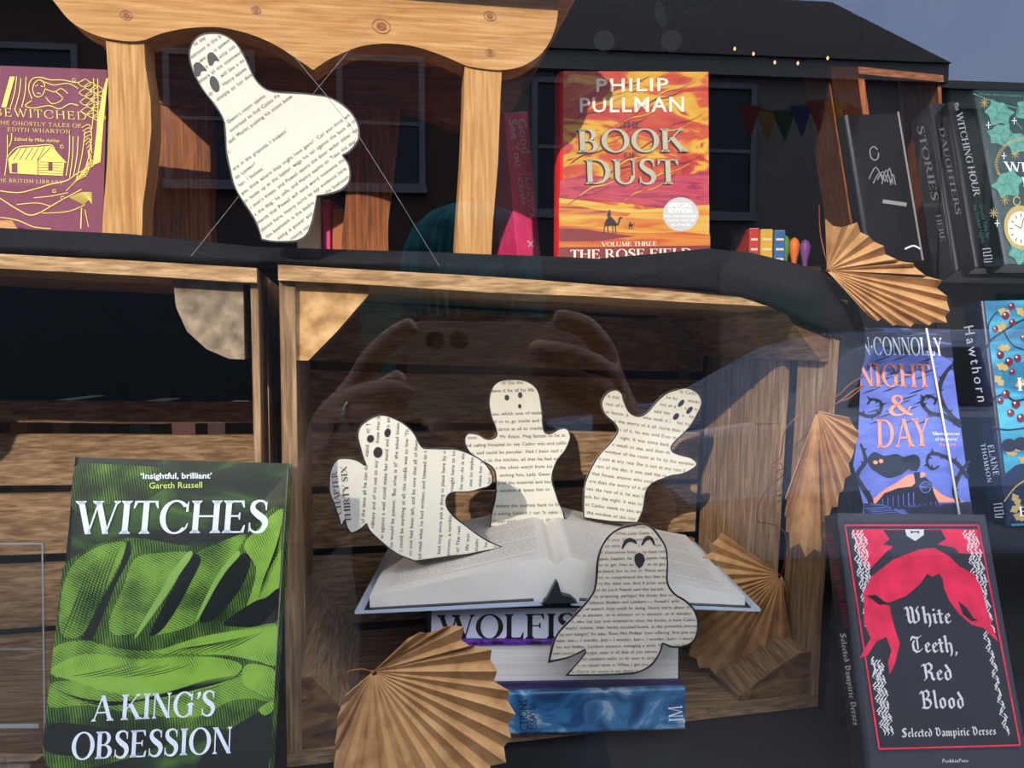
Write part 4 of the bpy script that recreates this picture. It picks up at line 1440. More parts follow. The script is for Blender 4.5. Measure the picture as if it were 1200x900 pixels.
# figure with streaming hair, drawn with plain lines
W_(ell(46, 104, 7, 10, 8), 1.0, 0)
W_([(38, 116), (34, 104), (38, 93), (48, 91), (60, 94), (74, 94), (90, 97), (98, 94)], 1.0)
W_([(52, 96), (64, 100), (80, 98), (92, 104)], 0.9)
W_([(53, 104), (64, 108), (72, 104), (80, 110)], 0.9)
W_([(38, 118), (30, 124), (40, 127), (58, 124), (70, 128), (82, 122), (92, 124)], 1.0)
W_([(54, 114), (62, 122), (74, 116), (66, 108)], 0.9)
W_([(42, 101), (45, 100)], 0.9, 0); W_([(48, 101), (51, 102)], 0.9, 0); W_([(44, 109), (48, 110)], 0.9, 0)
# hills
W_([(-10, 222), (20, 226), (40, 222), (60, 216), (78, 212), (90, 204), (110, 194)], 1.0)
W_([(0, 232), (22, 246), (40, 252), (70, 236), (96, 222)], 1.0)
W_([(40, 232), (60, 230), (80, 226)], 0.8); W_([(20, 240), (44, 238), (60, 242)], 0.8)
W_([(-6, 254), (20, 258), (40, 266), (60, 268)], 0.9); W_([(50, 250), (80, 248), (100, 240)], 0.8); W_([(96, 244), (95, 268)], 1.2, 0); W_([(100, 246), (104, 266)], 0.8, 0)
for cx_, cy_ in ((64, 224), (74, 232), (73, 172), (87, 94)):
    W_(ell(cx_, cy_, 2, 1.8, 0, 10), 0.7, 0)
a.build('cover_picture', bk)
a = Acc()
txt(a, s, 'BEWITCHED', 'thin', (-6, 136), (103, 141), (-6, 126.5), YEL, 4, track=0.12, slant=-0.05)
txt(a, s, 'THE GHOSTLY TALES OF', 'thin', (-4, 146), (96, 150), (-4, 141.5), YEL, 4, track=0.1)
txt(a, s, 'EDITH WHARTON', 'thin', (9, 154), (83, 157), (9, 149.5), YEL, 4, track=0.12)
a.build('title_lettering', bk)
a = Acc()
txt(a, s, 'THE BRITISH LIBRARY', 'thin', (-6, 213), (74, 216), (-6, 209), YEL, 4, track=0.15)
a.build('imprint_lettering', bk)
a = Acc()
txt(a, s, 'Edited by Mike Ashley', 'sans', (17, 165), (70, 167), (17, 161), YEL, 4, slant=0.2)
a.build('editor_lettering', bk)

# ---- the blue paperback with the train
BLU = ramp_mat('periwinkle_print', [(0.35, rgb(84, 98, 178)), (0.6, rgb(102, 118, 200))], 'noise', 30.0, (1, 1, 3), rough=0.42)
NAVY = ramp_mat('navy_engraved_print', [(0.42, rgb(30, 32, 48)), (0.55, rgb(40, 44, 70)), (0.62, rgb(84, 96, 160))], 'noise', 60.0, (0.35, 1, 2.6), 3, 1.0, 0.42)
NAVYP = mat('navy_print', rgb(26, 28, 44), 0.42)
CORAL = mat('coral_print', rgb(238, 146, 118, 1.05), 0.45, vary=0.03)
Mn = solve_pose(0.129, 0.198, [(966, 383), (1113, 386), (1139, 612), (992, 610)], 0.79)
bk = book('paperback_book', 'blue paperback with steam train, thorny vines and coral title', Mn, 0.129, 0.198, 0.022, BLU, NAVYP, NAVYP, hard=False)
s = front(Mn)
a = Acc()
P([(966, 383), (1113, 386), (1117, 424), (1090, 410), (1060, 416), (1030, 406), (1000, 414), (970, 406)], NAVY, 1, 0)
for k in range(34):
    y = 404 + (k * 37 % 96); x = 1010 + (k * 61) % 74
    stroke(a, s, [(x, y + 4), (x + 9, y + 1), (x + 20, y - 3)], [0.3, 1.7, 0.3], NAVY, 2)
def vine(pts, w, m=NAVYP, l=4):
    stroke(a, s, pts, w, m, l, 5)
    sm = catmull(pts, 4, closed=False)
    for i in range(2, len(sm) - 2, 3):
        d = 1 if i % 2 else -1
        nx, ny = -(sm[i + 1][1] - sm[i][1]), sm[i + 1][0] - sm[i][0]
        L = math.hypot(nx, ny) or 1
        nx, ny = nx / L * d, ny / L * d
        tx, ty = ny, -nx
        poly(a, s, [(sm[i][0] + tx * 2, sm[i][1] + ty * 2), (sm[i][0] + nx * 6, sm[i][1] + ny * 6 - 1), (sm[i][0] - tx * 2, sm[i][1] - ty * 2)], m, l)
vine([(1117, 426), (1106, 440), (1100, 458), (1106, 476), (1118, 490), (1126, 494)], [2, 5, 6, 5, 4, 3])
vine([(1126, 500), (1108, 488), (1090, 484), (1080, 472), (1086, 464), (1096, 468), (1094, 474)], [5, 5, 4.5, 4, 3.5, 3, 2])
vine([(1134, 560), (1122, 544), (1104, 534), (1090, 532), (1086, 542), (1092, 550), (1100, 546)], [5, 5, 4, 4, 3, 3, 2])
vine([(1136, 540), (1124, 556), (1118, 576), (1126, 596), (1130, 611)], [3, 5, 6, 6, 5])
vine([(1006, 484), (1018, 488), (1030, 484), (1032, 472), (1022, 468), (1016, 474)], [4, 4, 4, 3.5, 3, 2])
vine([(1008, 520), (1014, 540), (1004, 556), (1010, 570), (1020, 588), (1018, 610)], [2, 5, 5, 6, 7, 7])
# smoke shaped like a hooded face, with coral eyes
P([(1016, 538), (1024, 530), (1036, 534), (1050, 532), (1060, 536), (1072, 534), (1076, 542), (1070, 552), (1064, 550), (1056, 556), (1040, 560), (1028, 554), (1020, 548)], NAVYP, 4)
stroke(a, s, [(1058, 540), (1072, 536), (1076, 544), (1072, 552)], [8, 7, 4, 3], NAVYP, 4, 4)
P(ell(1025.5, 542, 2.8, 2.4, 20, 12), CORAL, 6, 0)
P(ell(1032, 540.5, 2.6, 2.4, 20, 12), CORAL, 6, 0)
# glow and train
P([(1022, 586), (1036, 574), (1050, 566), (1066, 556), (1084, 560), (1094, 572), (1108, 582), (1124, 586), (1124, 590), (1022, 590)], CORAL, 3)
P([(1012, 590), (1138, 588), (1139, 611), (1012, 610)], NAVY, 5, 0)
P([(1026, 590), (1036, 578), (1052, 572), (1068, 570), (1072, 566), (1070, 554), (1077, 553), (1078, 560), (1084, 559), (1091, 566), (1094, 578), (1100, 590), (1098, 598), (1080, 600), (1060, 596)], NAVYP, 7, 0)
P(ell(1084, 571, 7.5, 8, 0, 20), NAVY, 8, 0)
stroke(a, s, ell(1084, 571, 6, 6.5, 0, 20), 0.9, BLU, 9)
P(ell(1081, 556, 3, 2.6, 0, 12), CORAL, 9, 0)
for k in range(7):
    stroke(a, s, [(1034 + 6 * k, 584 - 1.2 * k), (1034 + 6 * k, 592)], 0.9, BLU, 9)
    P(ell(1046 + 7 * k, 595, 2.6, 2.6, 0, 12), NAVY, 10, 0)
for k in range(6):
    stroke(a, s, [(1066 + 6 * k, 588), (1062 + 7 * k, 600)], 1.2, NAVY, 10)
    stroke(a, s, [(1014 + 3 * k, 596 + 2 * k), (1040 + 4 * k, 594 + 2 * k), (1060 + 2 * k, 598 + 2 * k)], 0.8, BLU, 6)
a.build('cover_picture', bk)
a = Acc()
txt(a, s, 'NIGHT', 'serif', (1005, 453), (1091, 454), (1003, 426), CORAL, 10)
txt(a, s, '&', 'serif', (1040, 487), (1071, 486), (1039, 464), CORAL, 10)
txt(a, s, 'DAY', 'serif', (1027, 525), (1089, 523), (1026, 492), CORAL, 10)
a.build('title_lettering', bk)
a = Acc()
txt(a, s, 'JOHN\u00b7CONNOLLY', 'serif', (981, 416), (1105, 417), (979, 395), WHT, 10)
a.build('author_lettering', bk)
a = Acc()
txt(a, s, "\u2018Masterpieces", 'serif', (1091, 510), (1124, 510), (1091, 506), WHT, 10)
txt(a, s, "of the form\u2019", 'serif', (1095, 516.5), (1122, 516.5), (1095, 512.5), WHT, 10)
txt(a, s, 'Starburst', 'sans', (1100, 522.5), (1120, 522.5), (1100, 519), CORAL, 10)
a.build('quote_lettering', bk)
o = Acc()
s2 = s
o.tube([Mn @ s.px(1083, 386, 0.004), Mn @ s.px(1095, 452, 0.004), Mn @ s.px(1109, 530, 0.004), Mn @ s.px(1122, 608, 0.004)], 0.0011, mat('white_cord', (0.72, 0.7, 0.64, 1), 0.7), 8)
tag(o.build('string', smooth=True), 'white string running down the front of the blue train paperback', 'string')

# ---- the turquoise hawthorn hardback
TURQ = ramp_mat('turquoise_sky_print', [(0.3, rgb(20, 70, 104)), (0.45, rgb(36, 120, 156)), (0.6, rgb(78, 170, 196)), (0.75, rgb(30, 98, 144))], 'noise', 14.0, (0.5, 1, 2.5), 3, 0.8, 0.22, 0.6)
HSP = ramp_mat('night_blue_spine', [(0.4, rgb(14, 18, 30)), (0.6, rgb(20, 44, 84))], 'noise', 9.0, (1, 1, 1.4), rough=0.25, spec=0.6)
BERRY = mat('berry_print', rgb(96, 28, 50), 0.35)
GOLD = mat('gold_print', rgb(170, 150, 92), 0.35)
Mh = solve_pose(0.150, 0.222, [(1148, 353), (1318, 349), (1354, 611), (1182, 616)], 0.78)
bk = book('hardback_book', 'turquoise hardback with dark berries and gold leaves at the right edge', Mh, 0.150, 0.222, 0.030, TURQ, HSP, HSP)
s = front(Mh)
a = Acc()
BR_ = NAVYP
for pts, w in (([(1150, 420), (1160, 400), (1176, 388), (1196, 376), (1220, 366)], 2.2), ([(1160, 400), (1158, 380), (1168, 366)], 1.5), ([(1160, 470), (1176, 462), (1190, 470), (1215, 462)], 2.2), ([(1162, 500), (1180, 504), (1210, 500)], 2.0), ([(1176, 388), (1186, 404), (1200, 410)], 1.4)):
    stroke(a, s, pts, w, BR_, 2, 4)
for x, y, r in ((1185, 359, 4), (1178, 370, 4.5), (1186, 378, 4), (1172, 416, 4.5), (1182, 424, 5), (1192, 420, 4.5), (1178, 462, 5), (1190, 474, 5), (1184, 484, 4.5), (1172, 470, 4), (1196, 490, 5), (1166, 386, 3.5), (1199, 396, 4), (1205, 430, 5), (1186, 436, 3.5)):
    P(ell(x, y, r, r * 1.05, 0, 14), BERRY, 4, 0)
    P(ell(x - r * .3, y - r * .35, r * .25, r * .3, 0, 8), CREAM, 5, 0)
for x, y, rt_ in ((1176, 366, 20), (1172, 384, -30), (1196, 366, 40), (1176, 408, 0), (1174, 430, 20), (1196, 450, -20), (1170, 446, 50), (1184, 530, 20), (1190, 526, -10), (1200, 540, 30), (1190, 585, 60), (1194, 606, 20), (1190, 596, -30)):
    P([(x + dx * math.cos(math.radians(rt_)) - dy * math.sin(math.radians(rt_)), y + dx * math.sin(math.radians(rt_)) + dy * math.cos(math.radians(rt_))) for dx, dy in ((-8, 0), (-4, -3), (-2, -5), (1, -3), (4, -5), (8, 0), (4, 4), (1, 3), (-2, 5), (-5, 2))], GOLD, 3, 0)
P([(1172, 560), (1190, 545), (1215, 540), (1240, 560), (1250, 610), (1182, 614)], HSP, 2, 0)
for x, y in ((1182, 522), (1196, 520), (1186, 570), (1200, 566)):
    P(ell(x, y, 9, 8, 0, 16), NAVYP, 4, 0)
stroke(a, s, [(1176, 588), (1190, 570), (1206, 560)], 1.4, GOLD, 5, 4)
a.build('cover_picture', bk)
a = Acc()
txt(a, s, 'HAWTHORN', 'serif', (1192, 458), (1316, 455), (1191, 443), WHT, 8)
a.build('title_lettering', bk)
a = Acc()
txt(a, s, 'ELAINE THOMSON', 'serif', (1194, 605), (1330, 602), (1193, 594), WHT, 8)
a.build('author_lettering', bk)
sp = spine(Mh)
a = Acc()
rtext(a, sp, 'Hawthorn', 'sans', (1130, 382), (1147, 472), 12, WHT, 3, track=0.25)
a.build('spine_title', bk)
a = Acc()
rtext(a, sp, 'ELAINE', 'serif', (1158, 522), (1165, 558), 7, WHT, 3, track=0.1)
rtext(a, sp, 'THOMSON', 'serif', (1150, 520), (1158, 566), 5, WHT, 3, track=0.1)
a.build('spine_lettering', bk)
a = Acc()
stroke(a, sp, [(1165, 591), (1175, 590), (1176, 594), (1166, 595), (1166, 599), (1176, 598), (1177, 602), (1167, 603), (1167, 606), (1176, 606)], 1.2, WHT, 3)
a.build('publisher_mark', bk)

# ---- teal witching-hour hardback and its dark neighbours, upper right
TEALB = mat('dark_teal_cover', rgb(24, 52, 50), 0.28, 0.6, vary=0.1)
TEALS = mat('dark_teal_spine', rgb(22, 38, 36), 0.25, 0.6, vary=0.1)
LEAFT = mat('pale_teal_print', rgb(84, 142, 130), 0.35, vary=0.25, scale=200)
LEAFD = mat('leaf_vein_print', rgb(56, 116, 108), 0.35)
Mt = solve_pose(0.129, 0.198, [(1136, 105), (1286, 110), (1326, 312), (1180, 309)], 0.87)
bk = book('hardback_book', 'dark teal hardback with ivy leaves and a gold pocket watch, upper right', Mt, 0.129, 0.198, 0.030, TEALB, TEALS, TEALS)
s = front(Mt)
a = Acc()
def leaf(x, y, k, r):
    sh = [(0, -12), (7, -9), (14, -9), (12, -2), (14, 6), (7, 8), (0, 15), (-7, 8), (-14, 6), (-12, -2), (-14, -9), (-7, -9)]
    cr_, sr_ = math.cos(math.radians(r)), math.sin(math.radians(r))
    P([(x + k * (u * cr_ - v * sr_), y + k * (u * sr_ + v * cr_)) for u, v in sh], LEAFT, 3, 4)
    for e in ((0, 10), (8, -5), (-8, -5)):
        stroke(a, s, [(x, y), (x + k * (e[0] * cr_ - e[1] * sr_), y + k * (e[0] * sr_ + e[1] * cr_))], 0.9, LEAFD, 4)
for x, y, k, r in ((1170, 133, 1.1, 30), (1172, 158, 1.0, -20), (1192, 168, 1.0, 20), (1181, 216, 1.2, -40), (1204, 130, 1.0, 60), (1196, 296, 1.0, 10), (1215, 180, 1.1, 0)):
    leaf(x, y, k, r)
stroke(a, s, [(1140, 110), (1160, 118), (1180, 124), (1200, 128), (1220, 124)], 1.0, LEAFT, 2, 4)
stroke(a, s, [(1192, 128), (1190, 142), (1198, 152)], 0.9, LEAFT, 2, 4)
chain = catmull([(1210, 164), (1196, 163), (1182, 168), (1172, 178), (1167, 192), (1170, 204)], 5, closed=False)
for p_ in chain:
    stroke(a, s, ell(p_[0], p_[1], 1.5, 1.3, 0, 8), 0.7, GOLD, 4)
P(ell(1196, 267, 20, 26, -8, 36), GOLD, 5, 0)
P(ell(1196, 268, 15.5, 20, -8, 36), CREAM, 6, 0)
for k in range(12):
    t_ = math.radians(30 * k)
    stroke(a, s, [(1196 + 10 * math.cos(t_), 268 + 13 * math.sin(t_)), (1196 + 13.5 * math.cos(t_), 268 + 17.5 * math.sin(t_))], 1.2, DKBR, 7)
stroke(a, s, [(1196, 268), (1199, 256)], 1.1, DKBR, 7); stroke(a, s, [(1196, 268), (1188, 264)], 1.1, DKBR, 7)
stroke(a, s, ell(1191, 236, 4, 5, 0, 14), 1.4, GOLD, 5)
for x, y in ((1153, 121), (1189, 181), (1177, 235), (1164, 250)):
    for k in range(4):
        t_ = math.radians(45 * k)
        stroke(a, s, [(x - 5 * math.cos(t_), y - 6 * math.sin(t_)), (x + 5 * math.cos(t_), y + 6 * math.sin(t_))], 0.8, GOLD, 4)
for x, y in ((1158, 147), (1176, 183), (1188, 142), (1168, 262)):
    stroke(a, s, [(x - 3, y), (x + 3, y)], 0.8, WHT, 4); stroke(a, s, [(x, y - 4), (x, y + 4)], 0.8, WHT, 4)
a.build('cover_picture', bk)
a = Acc()
txt(a, s, 'WITCHING', 'serif', (1178, 201), (1278, 205), (1176, 190), WHT, 8)
txt(a, s, 'HOUR', 'serif', (1198, 219), (1262, 222), (1196, 208), WHT, 8)
a.build('title_lettering', bk)
a = Acc()
txt(a, s, 'From the creators of The Haunting Season', 'sans', (1147, 112), (1262, 117), (1147, 109), LEAFT, 8)
a.build('tagline_lettering', bk)
sp = spine(Mt)
a = Acc()
rtext(a, sp, 'The', 'sans', (1117, 121), (1121, 130), 6, WHT, 3, slant=0.2)
rtext(a, sp, 'WITCHING HOUR', 'serif', (1121, 133), (1142, 230), 7.5, WHT, 3)
rtext(a, sp, 'Ghostly Tales for', 'sans', (1148, 240), (1157, 280), 5, LEAFT, 3)
rtext(a, sp, 'the Darkest Nights', 'sans', (1141, 240), (1151, 285), 5, LEAFT, 3)
a.build('spine_lettering', bk)
a = Acc()
stroke(a, sp, [(1152, 292), (1161, 291), (1162, 295), (1153, 296), (1153.5, 300), (1163, 299), (1163.5, 303), (1154, 304), (1154, 307), (1163, 306.5)], 1.1, WHT, 3)
a.build('publisher_mark', bk)
BLK = mat('glossy_black_cover', (0.012, 0.012, 0.014, 1), 0.22, 0.45, vary=0)
BLK2 = mat('charcoal_cover', (0.02, 0.02, 0.023, 1), 0.25, 0.45)
GREYP = mat('grey_print', rgb(150, 150, 150), 0.4, vary=0)
def neighbour(w, h, th, M, lab, m1, marks):
    b_ = book('hardback_book', lab, M, w, h, th, m1, m1, m1)
    s_ = spine(M)
    q = Acc()
    for t_, f_, p0, p1, hh in marks:
        rtext(q, s_, t_, f_, p0, p1, hh, GREYP, 3)
    if marks:
        q.build('spine_lettering', b_)
    return M, b_
Mk, bk = neighbour(0.129, 0.195, 0.026, Mt @ Matrix.Translation((-0.008, 0.0315, 0.011)), 'glossy black hardback squeezed against the teal ivy book', BLK, [('DAUGHTERS', 'serif', (1101, 150), (1121, 252), 6)])
Mk2, bk = neighbour(0.135, 0.204, 0.042, Mt @ Matrix.Translation((-0.0105, 0.0585, 0.020)), 'thick glossy black hardback, second from the teal ivy book', BLK2, [('STORIES', 'serif', (1075, 148), (1093, 236), 8), ('HERE', 'serif', (1097, 252), (1103, 284), 6)])
Mk3, bk = neighbour(0.075, 0.175, 0.018, solve_pose(0.075, 0.175, [(990, 136), (1052, 132), (1080, 307), (1020, 309)], 0.92), 'narrow black book with pale page edge beside the brown crate side', BLK, [])
s = front(Mk3)
a = Acc()
stroke(a, s, [(1052, 131), (1081, 305)], 2.2, GREYP, 2)
for k in range(6):
    stroke(a, s, [(1018 + 5 * k, 210 + (k * 5) % 9), (1026 + 4 * k, 196 + (k * 7) % 9), (1034 + 3 * k, 212 + k)], 1.2, GREYP, 2, 4)
stroke(a, s, ell(1024, 180, 5, 8, -10, 14), 1.3, GREYP, 2)
stroke(a, s, [(1034, 236), (1062, 240)], 4.5, GREYP, 2)
stroke(a, s, [(1060, 292), (1070, 288), (1078, 292)], 2.0, WHT, 2, 3)
a.build('cover_picture', bk)

# ---- pink leaning book behind the stool
PK = mat('pink_spine', rgb(206, 50, 100, 1.3), 0.45, vary=0.1)
PKT = mat('pale_pink_print', rgb(250, 190, 206), 0.45, vary=0)
Mp = solve_pose(0.030, 0.198, [(592, 134), (617, 129), (637, 330), (609, 332)], 0.90)
o = thing('paperback_book', 'crimson paperback spine leaning behind the right leg of the stool', 'book', Mp)
a = Acc(); a.box((0, 0, 0), (0.030, 0.13, 0.198), PK); a.build('cover', o, bevel=0.0012)
a = Acc(); a.box((0.001, 0.0008, 0.1975), (0.029, 0.1304, 0.1982), M_page); a.build('page_block', o)
s = front(Mp)
a = Acc()
rtext(a, s, 'Good', 'sans', (606, 139), (612, 181), 10, PKT, 3, bold=0.03)
rtext(a, s, 'See You', 'sans', (596, 140), (604, 196), 9, PKT, 3, bold=0.03)
a.build('title_lettering', o)
a = Acc()
rtext(a, s, 'FRANCESCA', 'sans', (614, 203), (620.5, 256), 6.5, PKT, 3, bold=0.01)
rtext(a, s, 'HORNAK', 'sans', (605, 204), (611, 242), 6.5, PKT, 3, bold=0.01)
a.build('author_lettering', o)
a = Acc()
stroke(a, s, [(618, 282), (625, 289)], 1.6, PKT, 3); stroke(a, s, [(625, 282), (619, 289)], 1.6, PKT, 3)
a.build('publisher_mark', o)
# books standing behind the hanging ghost
for lab, px0, w, h, m1 in (('cream paperback just behind the hem of the hanging ghost', 349.5, 0.0285, 0.106, mat('cream_cover', rgb(214, 196, 160), 0.6)),
                           ('thin magenta book behind the hanging ghost', 379.5, 0.0095, 0.103, mat('magenta_cover', rgb(196, 40, 110), 0.5)),
                           ('short orange-brown book beside the hanging ghost', 390.5, 0.018, 0.092, mat('amber_cover', rgb(168, 92, 44), 0.6))):
    M = pose(lev((px0 - 600) / F * 0.92, 0.064, 0.92), -4, 2)
    o = thing('paperback_book', lab, 'book', M)
    a = Acc(); a.box((0, 0, 0), (w, 0.12, h), m1); a.build('cover', o, bevel=0.0012)
    a = Acc(); a.box((0.001, 0.001, h - 0.0005), (w - 0.001, 0.1205, h + 0.0006), M_page); a.build('page_block', o)
# ------------------------------------------------------------------ the stack of books in the crate
def frame_M(o, x, z):
    """thing frame at o with given x and z directions"""
    x = x.normalized(); z = z.normalized(); y = z.cross(x)
    M = Matrix(((x.x, y.x, z.x, o.x), (x.y, y.y, z.y, o.y), (x.z, y.z, z.z, o.z), (0, 0, 0, 1)))
    return M

def dirs(yaw):
    c, s_ = math.cos(math.radians(yaw)), math.sin(math.radians(yaw))
    return RT * c + LF * s_, LF * c - RT * s_

OCEAN = ramp_mat('ocean_swirl_print', [(0.2, rgb(14, 34, 62)), (0.42, rgb(30, 76, 116)), (0.54, rgb(62, 116, 156)), (0.62, rgb(150, 170, 184)), (0.68, rgb(52, 92, 132)), (0.9, rgb(20, 52, 92))], 'noise', 40.0, (1, 1, 0.7), 9, 1.1, 0.35, 0.4, rot=(0.6, 0, 0))
PURP = ramp_mat('purple_marble_print', [(0.4, rgb(40, 18, 66)), (0.55, rgb(110, 50, 170)), (0.62, rgb(58, 26, 92))], 'noise', 90.0, rough=0.4)
DPURP = mat('dark_plum_cover', rgb(56, 46, 84), 0.45)
HF = -0.3475                                   # top of the crate floor
r_, f_ = dirs(3.5)
o_ = lev((808 - 600) / F * 0.668, HF + 0.040, 0.668) - r_ * 0.240
Mo = frame_M(o_ + r_ * 0.240, f_, -r_)
# y of that frame: z cross x
bk = book('hardback_book', 'blue ocean-patterned hardback lying flat, lowest of the stack', Mo, 0.156, 0.240, 0.040, DPURP, OCEAN, OCEAN, round_spine=False)
sp = Surf(Mo, o=(0, 0, 0), a=(0, 0, -1), b=(0, -1, 0))
a = Acc()
txt(a, sp, 'FICTIONS', 'sans', (619.5, 864), (617.5, 819), (609.5, 864.5), M_ink, 3)
txt(a, sp, 'ESSAYS', 'sans', (629, 855), (627, 828), (620.5, 855.5), M_ink, 3)
a.build('spine_lettering', bk)
a = Acc()
txt(a, sp, 'JM', 'thin', (800, 847), (799, 826), (784, 848), WHT, 3)
a.build('publisher_mark', bk)

r_, f_ = dirs(2.0)
Mq = frame_M(lev((804 - 600) / F * 0.676, HF + 0.0803, 0.676) - r_ * 0.222 + f_ * 0.150 - f_ * 0.0, -f_, r_)
bk = book('hardback_book', 'purple hardback lying with its white page edges outward, in the middle of the stack', Mq, 0.150, 0.222, 0.040, PURP, DPURP, DPURP)

r_, f_ = dirs(-1.0)
WLAB = mat('white_spine_label', (0.74, 0.74, 0.78, 1), 0.5, vary=0.02)
Mwf = frame_M(lev((812 - 600) / F * 0.676, HF + 0.1175, 0.676), f_, -r_)
bk = book('hardback_book', 'black hardback with broad white spine label, just under the open book', Mwf, 0.150, 0.236, 0.037, WT_blk, WT_blk, WT_blk)
sp = Surf(Mwf, o=(0, 0, 0), a=(0, 0, -1), b=(0, -1, 0))
a = Acc()
poly(a, sp, [(506, 714), (792, 711), (792, 753), (505, 757)], WLAB, 0)
a.build('spine_label', bk)
a = Acc()
txt(a, sp, 'WOLFISH', 'serif', (514, 749.5), (708, 747), (514, 720.5), M_ink, 4)
a.build('title_lettering', bk)

# ---- open book on top
M_leaf = mat('open_page', (0.66, 0.62, 0.56, 1), 0.85, 0.1, vary=0.03)
M_jack = mat('pale_blue_jacket', rgb(176, 186, 200), 0.4)
r_, f_ = dirs(1.0)
OB = lev(0.039, HF + 0.1185, 0.655)
Mob = frame_M(OB, r_, Vector((0, 0, 1)))
ob = thing('open_book', 'open hardback lying face up on top of the stack, ghosts standing on its pages', 'book', Mob)
HWL, HWR, DEP = 0.163, 0.166, 0.225
def prof(u):
    """height of the paper over the cover at u metres from the gutter"""
    x = abs(u)
    w_ = HWL if u < 0 else HWR
    t = min(x / w_, 1)
    e = 0.012 if u < 0 else 0.009
    hump = e + (0.040 - e) * (1 - t) ** 1.15
    dip = 0.010 * math.exp(-(x / 0.006) ** 2)
    return 0.004 + hump - dip - 0.008 * t
class Curved:
    def pt(self, u, v, o_=0.0):
        return Vector((u, v, prof(u) + o_))
for nm, sg, w_ in (('l', -1, HWL), ('r', 1, HWR)):
    a = Acc()
    n = 26
    top = [(sg * w_ * i / n, prof(sg * w_ * i / n)) for i in range(n + 1)]
    vs, k = [], n + 1
    for y in (0.006, DEP - 0.004):
        vs += [(x, y, z) for x, z in top] + [(x, y, 0.0045 - 0.008 * abs(x) / w_) for x, z in top]
    fs = []
    for i in range(n):
        fs.append((i, i + 1, 2 * k + i + 1, 2 * k + i))
    a.add(vs, fs, M_leaf)
    a.add(vs, [(i, k + i, k + i + 1, i + 1) for i in range(n)] + [(2 * k + i, 2 * k + i + 1, 3 * k + i + 1, 3 * k + i) for i in range(n)] + [(n, k + n, 3 * k + n, 2 * k + n), (0, 2 * k, 3 * k, k)], M_page)
    fix_normals(a.build('page_block', ob))
    a = Acc()
    w2 = w_ + 0.012
    a.hexa([(sg * 0.012, 0, 0.0), (sg * w2, 0, -0.0065), (sg * w2, DEP, -0.0065), (sg * 0.012, DEP, 0.0), (sg * 0.012, 0, 0.004), (sg * w2, 0, -0.004), (sg * w2, DEP, -0.004), (sg * 0.012, DEP, 0.004)], M_jack)
    q_ = w_ + 0.004
    a.hexa([(sg * .02, .001, .0036), (sg * q_, .001, -.0040), (sg * q_, DEP - .001, -.0040), (sg * .02, DEP - .001, .0036), (sg * .02, .001, .0046), (sg * q_, .001, -.0030), (sg * q_, DEP - .001, -.0030), (sg * .02, DEP - .001, .0046)], WT_blk)
    fix_normals(a.build('cover_board', ob))
a = Acc()
pp = [(-0.014, 0.002), (-0.009, 0.006), (-0.004, 0.016), (-0.001, 0.022), (0.001, 0.020), (0.004, 0.010), (0.012, 0.008), (0.018, 0.003)]
vs = [(x, -0.002, z) for x, z in pp] + [(x, DEP, z) for x, z in pp]
k = len(pp)
a.add(vs, [tuple(range(k)), tuple(reversed(range(k, 2 * k)))] + [(i, k + i, k + (i + 1) % k, (i + 1) % k) for i in range(k)], WT_blk)
fix_normals(a.build('spine_hollow', ob))
L_BODY = ["Lady Gwen told them to wait and see what Henry would say", "much too much for him to comprehend, the fact that he was", "alone in the house with the rest of them", "matter in a better use of their time|", "limbs they have removed and themselves", "Henry removes the silver watch from his pocket and places it", "by the stairs watching him, Lady Gwen asks him to say", "it before the journey back to his bedroom. He turns out"]
cs = Curved()
for sg, w_ in ((-1, HWL), (1, HWR)):
    a = Acc()
    rect = [(sg * 0.014, 0.02), (sg * (w_ - 0.014), 0.02), (sg * (w_ - 0.014), DEP - 0.02), (sg * 0.014, DEP - 0.02)]
    page_text(a, cs, rect, L_BODY, 0.0063, 0.0026, 0, M_ink, 2)
    a.build('printed_text', ob)

# ------------------------------------------------------------------ paper ghosts
M_gpaper = ramp_mat('cream_book_paper', [(0.3, (0.60, 0.57, 0.47, 1)), (0.7, (0.66, 0.63, 0.53, 1))], 'noise', 14.0, rough=0.85, spec=0.08)
M_gink = mat('printed_ink', (0.07, 0.066, 0.06, 1), 0.8, vary=0)
M_marker = mat('black_marker', (0.02, 0.02, 0.022, 1), 0.55, vary=0)
GT = ["evidence here. Henry turns to say", "is the bedroom", "and waiting is power", "desires, certainly not", "all the unanswered letters", "like a excellent ruse. No, he will", "Henry leaves the bedroom", "sharply on her door.", "and Henry?\u2019|", "", "next door to Lady Gwen\u2019s room opens. Henry turns to see", "Mrs Evans, but is surprised to find Cadoc Powell standing there", "household instead. Merlin pushing his snout between his legs.", "She\u2019s tall, sir.\u2019|", "\u2018Out?\u2019|", "\u2018Somewhere in the grounds, I suspect.\u2019|", "\u2018And Miss Lanner?\u2019|", "\u2018With her, I believe.\u2019|", "\u2018Can you think where they might have gone?\u2019", "Merlin looks up at the ladder, wags his tail against the back of the", "other man\u2019s knees, and Powell opens the door wider", "\u2018Take the dog,\u2019 he calls, and Henry seems to", "moments that Powell will send word"]
G1T = ["", "he had long since put a thing in place here by name", "afternoon, a terrible thing is brought here to kneel before", "tell it? The rest of the time all he can do is stand", "Her life was ordinary and of no use to anybody whose", "any shadow against a wall could make her stand and listen", "knew he would be patient. \u2018But what is it?\u2019 she asked", "\u2018That could be anything at all, the candle was so low", "door and had been left, and be sure that all of them", "had read what he had written, and listened to the rest"]
